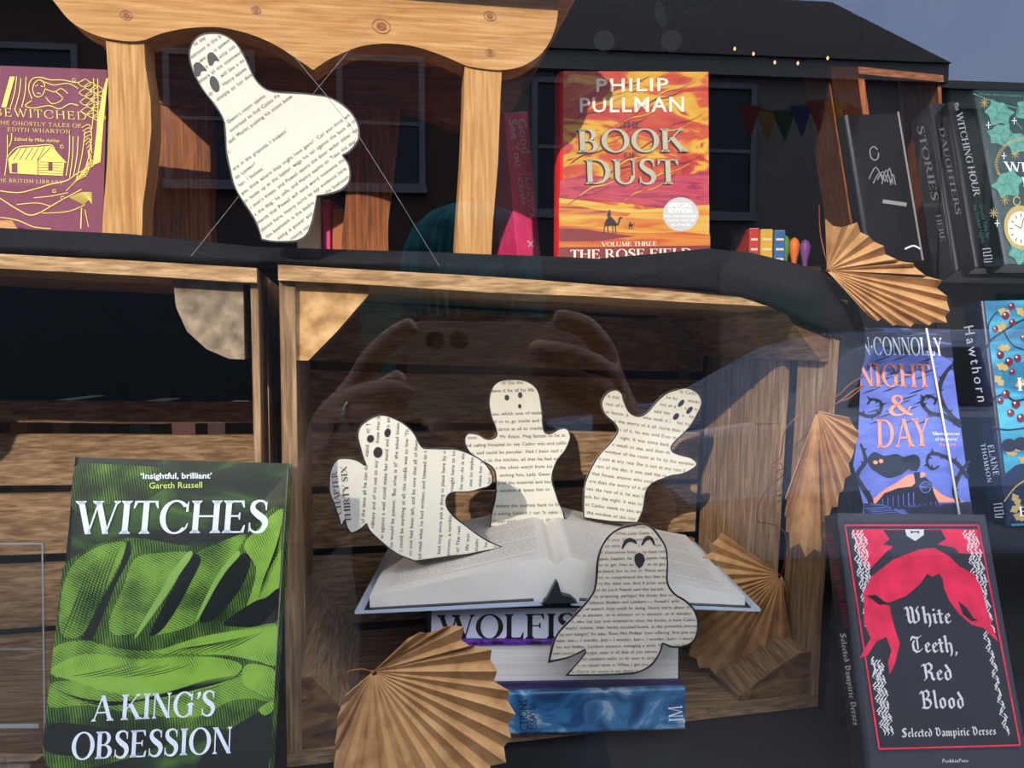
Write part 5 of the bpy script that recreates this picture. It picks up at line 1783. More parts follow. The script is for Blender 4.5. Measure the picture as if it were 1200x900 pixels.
G2T = ["the night. It was not the", "of his life to leave it be", "and up.\u2019|", "", "makes no noises, which one of", "and if you need us to go inside", "cradle of the bedpost at all to", "fastest to be in. \u2018Mr Evans, Meg", "and calling Hospital to see Cadoc was", "been said could be peculiar. Had I", "as if taken to the kitchen, all that he had", "Henry removes the silver watch from his pocket and places it down the", "by the stairs. Watching him, Lady Gwen asks if she can", "the ragged scrap of the material and back to bed", "back against his window & beats him to", "", "perhaps once before the journey back to his bedroom", "\u2018It takes it she asking himself. I can", "as he made Walsh push. He used to lift", "the house, hurrying. I had been looking", "", "of a shaking, found to her eyes. Before", "with, swear, and she turns to him with", "and the rest, looking for Sunday clothes", "again, else takes his hand in his mouth"]
G3T = ["that Cadoc needs to see, and then", "by the window of the room as he", "She is not at any rate", "the rest of the day, it was said", "in that house, anyone who took it", "more than the worry of it all.", "Even the rest of it, he was told", "back for the night. It was some"]
G4T = ["\u2018a label, McHenry told them to wait", "What Lady Gwen told them to say", "your Sister could be blamed. Still", "in matter in a better use of their time", "limbs they have removed and themselves", "happen.", "than to get.", "as. Ritual sacrifice. Ancestral blood, but he has", "it. It is still too much for him to comprehend the fact that", "if Julian even expect to carry the dead one. And", "this parade, where is Julian? At Lord Powell said", "that over anything. And by preparing, perhaps? He thinks", "\u2014 Powell\u2019s wife, the Sabeyns, Bedlam and Lambert", "about other things, of suitors, they could be doing. Henry starts", "or in elevator.", "Cadoc Powell, who has just now entered to close the books, is how", "at the powerful, intense, their barely touched bowls.", "\u2018Are you not hungry?\u2019 he asks. \u2018Even Mrs Phillips\u2019 boar offering", "I wonder, but\u2014", "\u2018He has not feeling,\u2019 Lambert answers, managing a smile", "of just cannot get. Forget, even in all that", "do ever in surprise?\u2019 Lambert walks to", "\u2018When I get you on alone? took it", "say about me. Henry, so seems it", "\u2018They simply remain in it that far for all"]

M_aged = ramp_mat('aged_tan_paper', [(0.3, (0.55, 0.48, 0.37, 1)), (0.7, (0.63, 0.56, 0.44, 1))], 'noise', 14.0, rough=0.85, spec=0.08)

def ghost(label, pts, Z, base, yaw, pitch, eyes, mouth, lines, pitch_px, cap_k, angle, slant=0.0, smooth=4, brows=(), extra=None, n_out=2.2, paper=None):
    M = pose(at(base[0], base[1], Z), yaw, pitch)
    g = thing('paper_ghost', label, 'ghost decoration', M, 'paper ghost cut-outs')
    s_ = Surf(M)
    sm = catmull(pts, smooth)
    a = Acc()
    uv = [s_.uv(*p) for p in sm]
    if area2(uv) < 0:
        uv = uv[::-1]
    n = len(uv)
    T_ = 0.0009
    vs = [s_.pt(u, v, 0) for u, v in uv] + [s_.pt(u, v, -T_) for u, v in uv]
    t = tess(uv)
    a.add(vs, t + [tuple(reversed([i + n for i in q])) for q in t] + [(i, n + i, n + (i + 1) % n, (i + 1) % n) for i in range(n)], paper or M_gpaper)
    fix_normals(a.build('paper_body', g))
    # marker line round the edge
    a = Acc()
    wd = n_out * Z / F
    ins = []
    for i in range(n):
        p, q = Vector(uv[i - 1]), Vector(uv[(i + 1) % n])
        d = (q - p)
        d = d.normalized() if d.length > 1e-9 else Vector((1, 0))
        nn = Vector((-d.y, d.x))
        w_ = wd * (0.75 + 0.4 * noise.noise((uv[i][0] * 60, uv[i][1] * 60, 3.0)))
        ins.append(Vector(uv[i]) + nn * w_)
    vs = [s_.pt(u, v, 0.00025) for u, v in uv] + [s_.pt(p.x, p.y, 0.00025) for p in ins]
    a.add(vs, [(i, (i + 1) % n, n + (i + 1) % n, n + i) for i in range(n)], M_marker)
    a.build('outline', g)
    holes = []
    for e in eyes:
        a = Acc(); poly(a, s_, e, M_marker, 4); a.build('eye', g)
        holes.append([s_.uv(*p) for p in e])
    a = Acc(); poly(a, s_, mouth, M_marker, 4); a.build('mouth', g)
    holes.append([s_.uv(*p) for p in mouth])
    for b_ in brows:
        a = Acc(); stroke(a, s_, b_, [1.5, 4.5, 5.0, 3.5, 1.5][:len(b_)], M_marker, 4, 4); a.build('eye', g)
        holes.append([s_.uv(*p) for p in b_])
    a = Acc()
    if extra:
        extra(a, s_)
        a.build('chapter_heading', g)
        a = Acc()
        holes.append([s_.uv(*p) for p in ((380, 530), (416, 530), (416, 630), (380, 630))])
    page_text(a, s_, uv, lines, pitch_px * Z / F, pitch_px * cap_k * Z / F, angle, M_gink, 2, slant=slant, holes=holes, margin=wd * 0.3)
    a.build('printed_text', g)
    return g

G5 = [(247, 38), (262, 40), (277, 50), (288, 68), (297, 88), (308, 101), (322, 107), (345, 108), (366, 110), (385, 113), (402, 122), (415, 135), (421, 150), (420, 165), (410, 178), (402, 182, 0), (409, 192), (411, 205), (408, 216), (398, 224), (385, 228), (372, 230, 0),
      (369, 248), (366, 262), (360, 275), (348, 283), (330, 284), (315, 283), (306, 281, 0), (301, 265), (293, 250), (283, 235), (274, 218), (269, 200), (265, 180), (263, 155), (261, 140), (250, 122), (237, 105), (226, 85), (221, 65), (225, 50), (234, 41)]
def half_oval(cx, cy, rx, ry, rot):
    """an arched eye with a notched flat foot"""
    base_ = [(-rx, ry * .55), (-rx * .95, 0), (-rx * .6, -ry * .8), (0, -ry), (rx * .6, -ry * .8), (rx * .95, 0), (rx, ry * .55), (rx * .35, ry * .2), (0, ry * .25), (-rx * .4, ry * .6)]
    r = math.radians(rot)
    return [(cx + x * math.cos(r) - y * math.sin(r), cy + x * math.sin(r) + y * math.cos(r)) for x, y in base_]
ghost('large paper ghost leaning left under the stool, the only one on the upper shelf', G5, 0.600, (330, 284), 2, 4, [half_oval(234, 82, 7, 9.5, -28), half_oval(249.5, 70, 6.5, 9, -24)], ell(251.5, 98.5, 5, 9.5, -18), GT, 9.6, 0.46, 37)
G1 = [(446, 485.5), (468, 492), (485, 506), (494, 522), (503, 525), (531, 525), (549, 530), (567, 541), (576.5, 554), (577.6, 565), (573, 570.5), (565.5, 573), (549, 577), (529, 578), (523, 586), (526, 597), (538, 609), (556, 623), (574, 634), (591, 641.5, 0), (556, 649), (519, 654), (486, 658, 0), (464, 649), (446, 636),
      (433, 623), (429.5, 614, 0), (424, 619.5), (417, 624), (411, 625), (406, 618), (404, 610, 0), (400, 617), (396.5, 607), (391, 592), (385.5, 577), (385, 561), (388, 547), (395, 537.5), (406, 536), (419, 539), (428, 545, 0), (422.5, 528), (418, 510), (426, 495)]
def chap(a, s_):
    txt(a, s_, 'CHAPTER', 'serif', (400.5, 603), (395, 552), (393.5, 604), M_gink, 2)
    txt(a, s_, 'THIRTY SIX', 'serif', (411.5, 612), (406, 546), (404.5, 612.5), M_gink, 2)
ghost('paper ghost with chapter heading print, sweeping sideways on the left open page', G1, 0.72, (520, 657), 16, 3, [ell(434, 514, 4.2, 4.6, 20, 14), ell(454, 507, 3.6, 5.2, 15, 14)], ell(442.7, 530, 5.4, 6.4, 10, 16), G1T, 11.2, 0.40, 86, extra=chap)
G2 = [(597, 443), (578, 451), (572, 470), (575, 488), (580, 501), (581, 511), (571, 514), (560, 508), (549, 507), (544, 514), (546, 525), (556, 536), (575, 547), (580, 558), (580, 580), (576, 600), (573.6, 617.7, 0), (620, 618.5), (665, 618, 0), (660.5, 599), (655, 587), (648, 561), (652, 543), (663, 528), (669, 512), (664.5, 502), (655, 502), (644, 507), (638, 503), (636, 481), (631.5, 459), (619, 447)]
ghost('upright paper ghost with raised stubby arms, standing at the back of the open book', G2, 0.825, (620, 618), 0, 2, [ell(594, 466, 2.8, 3.4, 0, 12), ell(609.5, 463, 2.6, 3.6, 0, 12)], ell(609, 476, 2.0, 2.6, 0, 12), G2T, 9.0, 0.46, 1.5)
G3 = [(721, 456), (710, 460.5), (704, 473), (708.5, 486), (719.5, 497), (723, 506), (714, 519), (699, 536), (686.5, 561), (683, 583), (683.6, 607, 0), (717, 612), (747, 613, 0), (754, 599), (760, 572), (782, 559.5), (800, 556), (813, 550), (817.6, 543), (811, 536), (798.5, 533), (788, 528), (789, 521), (804, 506), (818.7, 484), (823, 470), (817, 459), (804, 454), (789, 457), (774.7, 464), (760, 481), (749, 487), (738, 482.5), (732, 470), (729, 460.5)]
ghost('paper ghost with one arm flung up, standing on the right open page', G3, 0.845, (717, 612), 6, 2, [ell(798, 472.6, 2.6, 5.2, 40, 12), ell(807.7, 480.7, 2.6, 5.4, 40, 12)], ell(792, 488, 3.0, 4.6, 40, 12), G3T, 9.2, 0.46, -9)
G4 = [(752, 613), (732, 616), (715.5, 625), (704.5, 640), (699, 658), (697, 684), (692, 698), (673, 720), (655, 739), (646, 757), (642, 777, 0), (664, 772), (686, 762.5, 0), (677, 775), (662, 792, 0), (692, 792), (728, 791), (747, 789), (765, 779), (774, 765), (777, 755, 0), (787, 759), (802, 758), (814.5, 750), (819, 735), (816, 717), (805, 704), (791, 695), (783, 682), (783, 662), (781.5, 643), (774, 629), (765, 618)]
ghost('paper ghost with arched eyes and open mouth, propped in front of the book stack', G4, 0.655, (728, 792), 0, 4, [], [(744, 650), (749, 647), (754, 650), (756, 656), (753, 663), (749, 666), (745, 662), (743, 656)], G4T, 7.3, 0.52, 1.0,
      brows=([(729, 643), (733, 635), (738, 632.5), (743, 634), (746, 637)], [(752, 639), (756, 632), (760, 630), (764, 632), (767, 639)]), n_out=3.0, paper=M_aged)

# ------------------------------------------------------------------ folded paper fans and copper wire
M_kraft = ramp_mat('brown_kraft_paper', [(0.35, rgb(162, 120, 76)), (0.5, rgb(182, 139, 91)), (0.68, rgb(194, 152, 103))], 'noise', 60.0, (1, 1, 1), 4, 0.4, 0.75, 0.15)
M_wire = mat('copper_wire', rgb(150, 84, 56), 0.4, 0.5, 0.6, vary=0)

def fan(label, apex, rim, Z, Zr, n, depth=0.010, tooth=0.05, seed=1, zfun=None):
    """pleated paper fan: folds run from the gathered apex to a notched rim"""
    rnd = random.Random(seed)
    A = at(apex[0], apex[1], Z)
    T = Matrix.Translation(A)
    R = [(p[0], p[1]) for p in rim]
    seg = [0.0]
    def ang(p):
        return math.atan2(p[1] - apex[1], p[0] - apex[0])
    an = [ang(R[0])]
    for p in R[1:]:
        d = ang(p) - an[-1]
        while d > math.pi: d -= 2 * math.pi
        while d < -math.pi: d += 2 * math.pi
        an.append(an[-1] + d)
    # arc parameter along the rim
    for p, q in zip(R, R[1:]):
        seg.append(seg[-1] + math.hypot(q[0] - p[0], q[1] - p[1]))
    tot = seg[-1]
    def rim_at(t):
        L = t * tot
        for i in range(len(R) - 1):
            if L <= seg[i + 1] or i == len(R) - 2:
                k = (L - seg[i]) / max(seg[i + 1] - seg[i], 1e-6)
                return lerp(R[i], R[i + 1], k)
    a = Acc()
    cols = []
    for i in range(2 * n + 1):
        t = i / (2 * n)
        p = rim_at(t)
        up_ = i % 2
        k = 1 - (tooth if up_ else 0.0) - rnd.uniform(0, tooth * 0.4)
        p = (apex[0] + (p[0] - apex[0]) * k, apex[1] + (p[1] - apex[1]) * k)
        z = Zr + (zfun(t) if zfun else 0) + (depth if up_ else -depth) * rnd.uniform(0.8, 1.2)
        col = []
        for r in (0.03, 0.35, 0.7, 1.0):
            q = lerp(apex, p, r)
            col.append(at(q[0], q[1], Z + (z - Z) * r))
        cols.append(col)
    vs = [q for c in cols for q in c]
    fs = []
    for i in range(2 * n):
        for r in range(3):
            fs.append((i * 4 + r, i * 4 + r + 1, (i + 1) * 4 + r + 1, (i + 1) * 4 + r))
    a.add(vs, fs, M_kraft)
    o = thing('paper_fan', label, 'paper fan', T, 'pleated brown paper fans')
    b_ = a.build('pleats', o, T)
    sol = b_.modifiers.new('thickness', 'SOLIDIFY'); sol.thickness = 0.0005
    a = Acc(); a.tube([A + (cols[0][0] - A) * 0.5 + (cols[-1][0] - A) * 0.5, A + (cols[0][0] - A) * 0.1, A - RT * 0.001], 0.0012, M_wire, 6)
    a.build('wire_binding', o, T)
    return o

fan('brown paper fan spreading right from the edge of the upper shelf', (969, 317), [(967, 256), (985, 266), (1003, 258), (1016, 274), (1034, 284), (1046, 302), (1079, 310), (1083, 321), (1105, 328), (1107, 343), (1117, 351), (1119, 360), (1114, 369), (1119, 377), (1101, 382), (1076, 383), (1062, 386), (1043, 382), (1036, 375), (1026, 379), (1014, 366)], 0.705, 0.690, 16, 0.0045, 0.055, 3)
fan('brown paper fan hanging downwards over the front edge of the crate side', (958, 482), [(920, 585), (919, 614), (923, 643), (938, 649), (948, 655), (961, 653), (965, 640), (964, 618), (976, 604), (984, 590), (988, 575), (998, 557), (996, 540), (1004, 533), (1002, 518), (1011, 514), (1005, 503), (996, 490)], 0.715, 0.708, 14, 0.0045, 0.055, 5)
fan('brown paper fan opening leftwards behind the right corner of the open book', (915, 674), [(845, 624), (833, 630), (834, 640), (822, 655), (818, 690), (800, 740), (806, 772), (821, 788), (846, 793), (862, 782), (877, 794), (892, 803), (900, 790), (916, 785), (928, 782), (932, 764), (926, 722), (922, 692)], 0.80, 0.795, 20, 0.0045, 0.05, 7)
fan('large brown paper fan in front at the bottom, beside the blue book spine', (437, 787), [(470, 758), (484, 742), (510, 738), (541, 728), (549, 737), (546, 757), (562, 754), (583, 763), (583, 778), (583, 794), (600, 811), (606, 830), (604, 852), (600, 880), (590, 900), (572, 918), (540, 932), (500, 940), (460, 942), (420, 930), (390, 905), (392, 880), (394, 842), (404, 815)], 0.575, 0.562, 21, 0.0045, 0.05, 9)

def wire(label, pts, r=0.0006, cat='wire', nm='copper_wire'):
    a = Acc()
    P3 = [at(*p) for p in pts]
    sm = []
    n = len(P3)
    for i in range(n - 1):
        m0 = (P3[min(i + 1, n - 1)] - P3[max(i - 1, 0)]) * 0.5
        m1 = (P3[min(i + 2, n - 1)] - P3[i]) * 0.5
        for j in range(5):
            t = j / 5
            sm.append(P3[i] * (2 * t**3 - 3 * t**2 + 1) + m0 * (t**3 - 2 * t**2 + t) + P3[i + 1] * (-2 * t**3 + 3 * t**2) + m1 * (t**3 - t**2))
    sm.append(P3[-1])
    a.tube(sm, r, M_wire, 6)
    o = a.build(nm, smooth=True)
    tag(o, label, cat)
    return o
wire('thin copper wire joining the hanging fan to the fan behind the open book', [(1012, 441, .735), (996, 450, .733), (984, 462, .73), (970, 470, .725), (950, 482, .722), (932, 490, .722), (919, 508, .73), (915, 535, .74), (908, 541, .745), (906, 548, .745), (914, 543, .745), (917, 549, .745), (909, 553, .75), (917, 556, .75), (912, 562, .755), (900, 572, .76), (890, 590, .77), (887, 610, .78), (900, 613, .785), (915, 619, .79), (922, 630, .79), (922, 645, .79), (921, 655, .79), (915, 674, .80)])
wire('short copper wire end curling over the black cloth behind the hanging fan', [(958, 480, .715), (978, 474, .722), (1000, 458, .722), (1012, 452, .722), (996, 466, .722), (984, 470, .722)])
wire('copper wire loop at the tip of the large bottom fan', [(437, 787, .575), (424, 784, .573), (408, 787, .572), (402, 796, .572), (404, 806, .573), (412, 812, .576), (418, 815, .578)])
wire('dark wire hanging from the top of the upper right paper fan', [(972, 316, .705), (966, 296, .71), (961, 270, .72), (960, 240, .74)])
M_thread = mat('pale_thread', (0.30, 0.30, 0.30, 1), 0.5, vary=0)
def thread(label, pts):
    a = Acc(); a.tube([at(*p) for p in pts], 0.00016, M_thread, 5); o = a.build('thread'); tag(o, label, 'thread')
thread('fine pale thread slanting down right from the stool rail to the cloth', [(284, -8, .585), (330, 48, .587), (381, 110, .59), (422, 162, .597), (470, 238, .605), (515, 312, .632)])
thread('fine pale thread slanting down left past the large ghost to the cloth', [(462, -6, .61), (440, 22, .612), (370, 106, .615), (279, 231, .612), (224, 300, .597)])

# ------------------------------------------------------------------ clear stand and small things
CL = clear_mat('clear_acrylic', (0.93, 0.94, 0.95))
M4 = pose(at(-20, 880, 0.58), 5, 3)
t = thing('acrylic_stand', 'empty clear acrylic stand at the lower left corner', 'display stand', M4)
s = Surf(M4)
a = Acc(); extrude_px(a, s, [(-120, 638), (50, 638), (53, 886), (-120, 886)], 0.004, CL); fix_normals(a.build('back_plate', t))
u1, v1 = s.uv(50, 850); u0, v0 = s.uv(-120, 886)
a = Acc(); a.box((u0, -0.05, v0 - 0.004), (u1, 0.0, v0), CL); a.box((u0, -0.052, v0 - 0.004), (u1, -0.048, v1), CL); fix_normals(a.build('front_lip', t))
M_edge = mat('frosted_acrylic_edge', (0.30, 0.31, 0.33, 1), 0.3, 0.5, vary=0)
for pp_ in ([(-120, 637), (50, 637)], [(50, 637), (53, 886)], [(-120, 762), (51.5, 760)]):
    a = Acc(); stroke(a, s, pp_, 1.8 if pp_[1][1] != 760 else 1.0, M_edge, 2); a.build('edge', t)
a = Acc(); stroke(a, s, [(-120, 850), (48, 848)], 5, M_edge, 60); a.build('edge', t)
a = Acc(); a.hexa([at(-10, 272, .66), at(23, 272, .66), at(23, 272, .69), at(-10, 272, .69), at(-10, 258, .66), at(14, 258, .66), at(14, 258, .69), at(-10, 258, .69)], W_pine['x'])
tag(fix_normals(a.build('wooden_wedge')), 'small wooden wedge at the foot of the mauve book', 'wedge')
# ------------------------------------------------------------------ inside the shop, behind the display
W_brown = wood3('orange_crate_wood', (120, 62, 30), (164, 92, 46), (190, 118, 66), 0.9)
h0, h1 = at(1003, 78, .98), at(1040, 314, .97)
HU = Hex(h0, at(1102, 88, .97), at(1118, 316, .965), h1, at(938, 78, 1.25) - h0)
crate('wooden_crate', 'orange-brown crate behind the row of dark books, upper right', HU, [(0.03, 0.24), (0.27, 0.5), (0.53, 0.74), (0.77, 0.95)], [(0.0, 0.42), (0.47, 0.97)], 0.08, 0.035, 0.04, [], W_brown, True, W_shaded['x'])  # front top board is darkened in its colour to look out of the sun

M_shelf = wood3('dark_shelf_wood', (48, 32, 20), (70, 48, 30), (88, 62, 40), 0.8)
SHZ = CAM.z + 0.138
t = thing('shelf', 'dark wooden shelf holding small bright picture books behind the display', 'shelf', lev(0.42, -0.6, 1.52))
T = t.matrix_world.copy()
def lbox(acc, X0, X1, H0, H1, Z0, Z1, m):
    acc.hexa([lev(X0, H0, Z0), lev(X1, H0, Z0), lev(X1, H0, Z1), lev(X0, H0, Z1), lev(X0, H1, Z0), lev(X1, H1, Z0), lev(X1, H1, Z1), lev(X0, H1, Z1)], m)
a = Acc(); lbox(a, 0.30, 0.66, 0.118, 0.136, 1.40, 1.66, M_shelf['x']); a.build('board', t, T)
for X in (0.31, 0.63):
    a = Acc(); lbox(a, X, X + 0.02, -1.37, 0.118, 1.42, 1.64, M_shelf['z']); a.build('leg', t, T)
for nm, X, w_, hh, cc in (('red', 0.435, 0.018, 0.070, (200, 60, 54)), ('yellow', 0.456, 0.022, 0.068, (222, 176, 60)), ('blue', 0.481, 0.020, 0.066, (58, 108, 170))):
    t = thing('picture_book', 'small %s book spine on the shelf behind the sunset hardback' % nm, 'book', lev(X, 0.1365, 1.42), 'small picture books')
    T = t.matrix_world.copy()
    a = Acc(); lbox(a, X, X + w_, 0.1365, 0.1365 + hh, 1.42, 1.52, mat('%s_book_cover' % nm, rgb(*cc), 0.5)); a.build('cover', t, T, bevel=0.001)
    a = Acc(); lbox(a, X + 0.001, X + w_ - 0.001, 0.1365 + hh - .0004, 0.1365 + hh + 0.0006, 1.421, 1.5205, M_page); a.build('page_block', t, T)
    a = Acc()
    for q in range(3):
        lbox(a, X + 0.003, X + w_ - 0.003, 0.1365 + 0.012 + 0.018 * q, 0.1365 + 0.016 + 0.018 * q, 1.4195, 1.4201, CREAM)
    a.build('spine_band', t, T)
for nm, X, r, hh, cc in (('green', 0.508, 0.009, 0.060, (96, 140, 60)), ('orange', 0.525, 0.010, 0.056, (232, 116, 40)), ('purple', 0.545, 0.010, 0.052, (120, 70, 140))):
    a = Acc()
    a.tube([lev(X, 0.1365 + hh * k, 1.44) for k in (0, 0.05, 0.3, 0.55, 0.75, 0.9, 0.97, 1.0)], [r * k for k in (0.35, 0.4, 0.55, 0.9, 1.0, 0.75, 0.4, 0.1)], mat('%s_toy_paint' % nm, rgb(*cc), 0.5), 14)
    tag(a.build('ornament', smooth=True), 'small %s rounded ornament beside the little picture books' % nm, 'ornament')

# spines glimpsed through the back of the left crate
t = thing('low_table', 'dark low table behind the left crate with book spines on it', 'table', lev(-0.72, -1.37, 1.35))
T = t.matrix_world.copy()
a = Acc(); lbox(a, -1.12, -0.40, -0.33, -0.30, 1.24, 1.46, M_shelf['x']); a.build('top', t, T)
for X in (-1.10, -0.45):
    for Z in (1.26, 1.41):
        a = Acc(); lbox(a, X, X + 0.03, -1.37, -0.33, Z, Z + 0.03, M_shelf['z']); a.build('leg', t, T)
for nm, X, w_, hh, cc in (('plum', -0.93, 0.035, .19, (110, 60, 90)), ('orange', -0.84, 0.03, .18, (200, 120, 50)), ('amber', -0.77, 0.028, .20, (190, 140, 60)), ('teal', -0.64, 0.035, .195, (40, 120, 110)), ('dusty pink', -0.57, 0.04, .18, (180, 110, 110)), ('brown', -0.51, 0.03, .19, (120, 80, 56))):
    t = thing('standing_book', '%s book spine glimpsed through the gaps of the left crate' % nm, 'book', lev(X, -0.2995, 1.30), 'spines behind the left crate')
    T = t.matrix_world.copy()
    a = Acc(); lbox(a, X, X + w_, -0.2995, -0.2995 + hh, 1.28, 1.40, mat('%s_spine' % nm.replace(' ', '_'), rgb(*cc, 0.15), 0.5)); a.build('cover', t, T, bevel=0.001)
    a = Acc(); lbox(a, X + .001, X + w_ - .001, -0.2995 + hh - .0004, -0.2995 + hh + .0008, 1.281, 1.4006, M_page); a.build('page_block', t, T)

# hanging round tags on a twig
M_twig = mat('dark_twig', (0.03, 0.02, 0.015, 1), 0.8)
M_disc = mat('grey_white_card', (0.55, 0.54, 0.52, 1), 0.8)
tw = Acc()
tw.tube([at(690, -6, 1.5), at(725, 4, 1.49), at(760, -2, 1.48), at(800, 10, 1.5), at(835, 2, 1.52)], [0.004, 0.005, 0.004, 0.003, 0.002], M_twig, 7)
tw.tube([at(725, 4, 1.49), at(745, 22, 1.47), at(752, 40, 1.47)], [0.003, 0.002, 0.001], M_twig, 6)
tw.tube([at(800, 10, 1.5), at(820, 28, 1.48), at(838, 30, 1.48)], [0.003, 0.002, 0.001], M_twig, 6)
tw.tube([at(760, -2, 1.48), at(758, -90, 1.48), Vector((at(758, -90, 1.48).x, at(758, -90, 1.48).y, 2.8))], [0.0012, 0.0012, 0.0012], M_twig, 6)
tag(tw.build('twig', smooth=True), 'bare dark twig hanging high in the shop with round tags', 'twig')
for lab, cx, cy, rx, ry in (('round black-rimmed tag hanging lowest left under the twig', 708, 48, 14, 14), ('narrow turned black-rimmed tag hanging highest on the twig', 773, 16, 10, 16), ('round black-rimmed tag hanging at the right under the twig', 787, 48, 14, 14)):
    c = at(cx, cy, 1.46)
    t = thing('round_tag', lab, 'tag', c, 'round tags on the twig')
    T = t.matrix_world.copy()
    e1 = (RT * (rx / F * 1.46)) + LF * math.sqrt(max(0, (ry / F * 1.46) ** 2 - (rx / F * 1.46) ** 2)); e2 = UP * (ry / F * 1.46)
    nn = e1.cross(e2).normalized()
    pts = [c + e1 * math.cos(2 * math.pi * k / 28) + e2 * math.sin(2 * math.pi * k / 28) for k in range(28)]
    a = Acc(); a.tube(pts, 0.0028, M_black, 7, closed=True); a.build('rim', t, T, smooth=True)
    a = Acc(); a.add([p + nn * 0.0008 for p in pts] + [p - nn * 0.0008 for p in pts], [tuple(range(28)), tuple(reversed(range(28, 56)))] + [(k, 28 + k, 28 + (k + 1) % 28, (k + 1) % 28) for k in range(28)], M_disc); fix_normals(a.build('disc', t, T))
    a = Acc(); a.tube([c + e2, c + e2 * 1.2 + Vector((0, 0, 0.02 if cy < 30 else 0.045))], 0.0006, M_twig, 5); a.build('hanging_loop', t, T)
# fairy lights on a dark wire
M_bulb = bpy.data.materials.new('warm_bulb'); M_bulb.use_nodes = True
_b = M_bulb.node_tree.nodes['Principled BSDF']
_b.inputs['Emission Color'].default_value = (1.0, 0.62, 0.25, 1); _b.inputs['Emission Strength'].default_value = 1.2; _b.inputs['Base Color'].default_value = (0.9, 0.6, 0.3, 1)
LW = [(838, 46, 1.9), (861, 55, 1.9), (883, 61, 1.9), (908, 71, 1.9), (935, 72, 1.9), (970, 66, 1.9), (1010, 50, 1.9)]
t = thing('string_lights', 'short string of tiny warm lights on dark wire, deep in the shop', 'lights', at(*LW[3]))
T = t.matrix_world.copy()
a = Acc(); a.tube([at(*p) for p in LW], 0.0016, M_twig, 6)
for p in (LW[0], LW[-1]):
    q = at(*p); a.tube([q, Vector((q.x, q.y, 2.8))], 0.0016, M_twig, 6)
a.build('wire', t, T, smooth=True)
for p in LW[1:6]:
    c = at(*p)
    a = Acc(); a.tube([c + Vector((0, 0, z)) for z in (0.001, -0.001, -0.005, -0.008, -0.009)], [0.001, 0.0022, 0.003, 0.002, 0.0004], M_bulb, 8); a.build('bulb', t, T, smooth=True)

# ------------------------------------------------------------------ the street seen mirrored in the pane
def street(px, py, Y=-10.0):
    """point of the street at distance Y whose mirror image is seen at the pixel"""
    r = ray(px, py)
    k = (2 * GLASS_Y - Y) / r.y
    p = CAM + r * k
    return Vector((p.x, Y, p.z))

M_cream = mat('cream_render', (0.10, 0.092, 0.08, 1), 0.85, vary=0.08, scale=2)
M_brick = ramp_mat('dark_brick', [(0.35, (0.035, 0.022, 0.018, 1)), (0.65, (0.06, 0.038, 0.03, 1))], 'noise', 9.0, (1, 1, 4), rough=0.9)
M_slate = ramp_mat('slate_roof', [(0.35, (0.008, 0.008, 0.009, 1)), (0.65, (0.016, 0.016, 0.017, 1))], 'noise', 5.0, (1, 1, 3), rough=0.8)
M_pane = mat('house_window_pane', (0.02, 0.022, 0.026, 1), 0.4, 0.2, vary=0)
M_stone = mat('pale_stone', (0.13, 0.125, 0.115, 1), 0.85, vary=0.1, scale=3)
M_door = mat('dark_green_door', (0.03, 0.07, 0.05, 1), 0.5)
M_sash = mat('grey_sash_paint', (0.10, 0.10, 0.10, 1), 0.6)
def sash(parent, T, x0, x1, z0, z1, y):
    a = Acc()
    a.box((x0 - .08, y - .02, z0 - .08), (x0, y + .05, z1 + .08), M_sash); a.box((x1, y - .02, z0 - .08), (x1 + .08, y + .05, z1 + .08), M_sash)
    a.box((x0, y - .02, z1), (x1, y + .05, z1 + .08), M_sash); a.box((x0 - .1, y - .02, z0 - .12), (x1 + .1, y + .1, z0), M_sash); a.box((x0, y - .01, (z0 + z1) / 2 - .025), (x1, y + .03, (z0 + z1) / 2 + .025), M_sash)
    f_ = a.build('window', parent, T)
    a = Acc(); a.box((x0, y - .01, z0), (x1, y + .01, z1), M_pane)
    p_ = a.build('pane', f_, T)
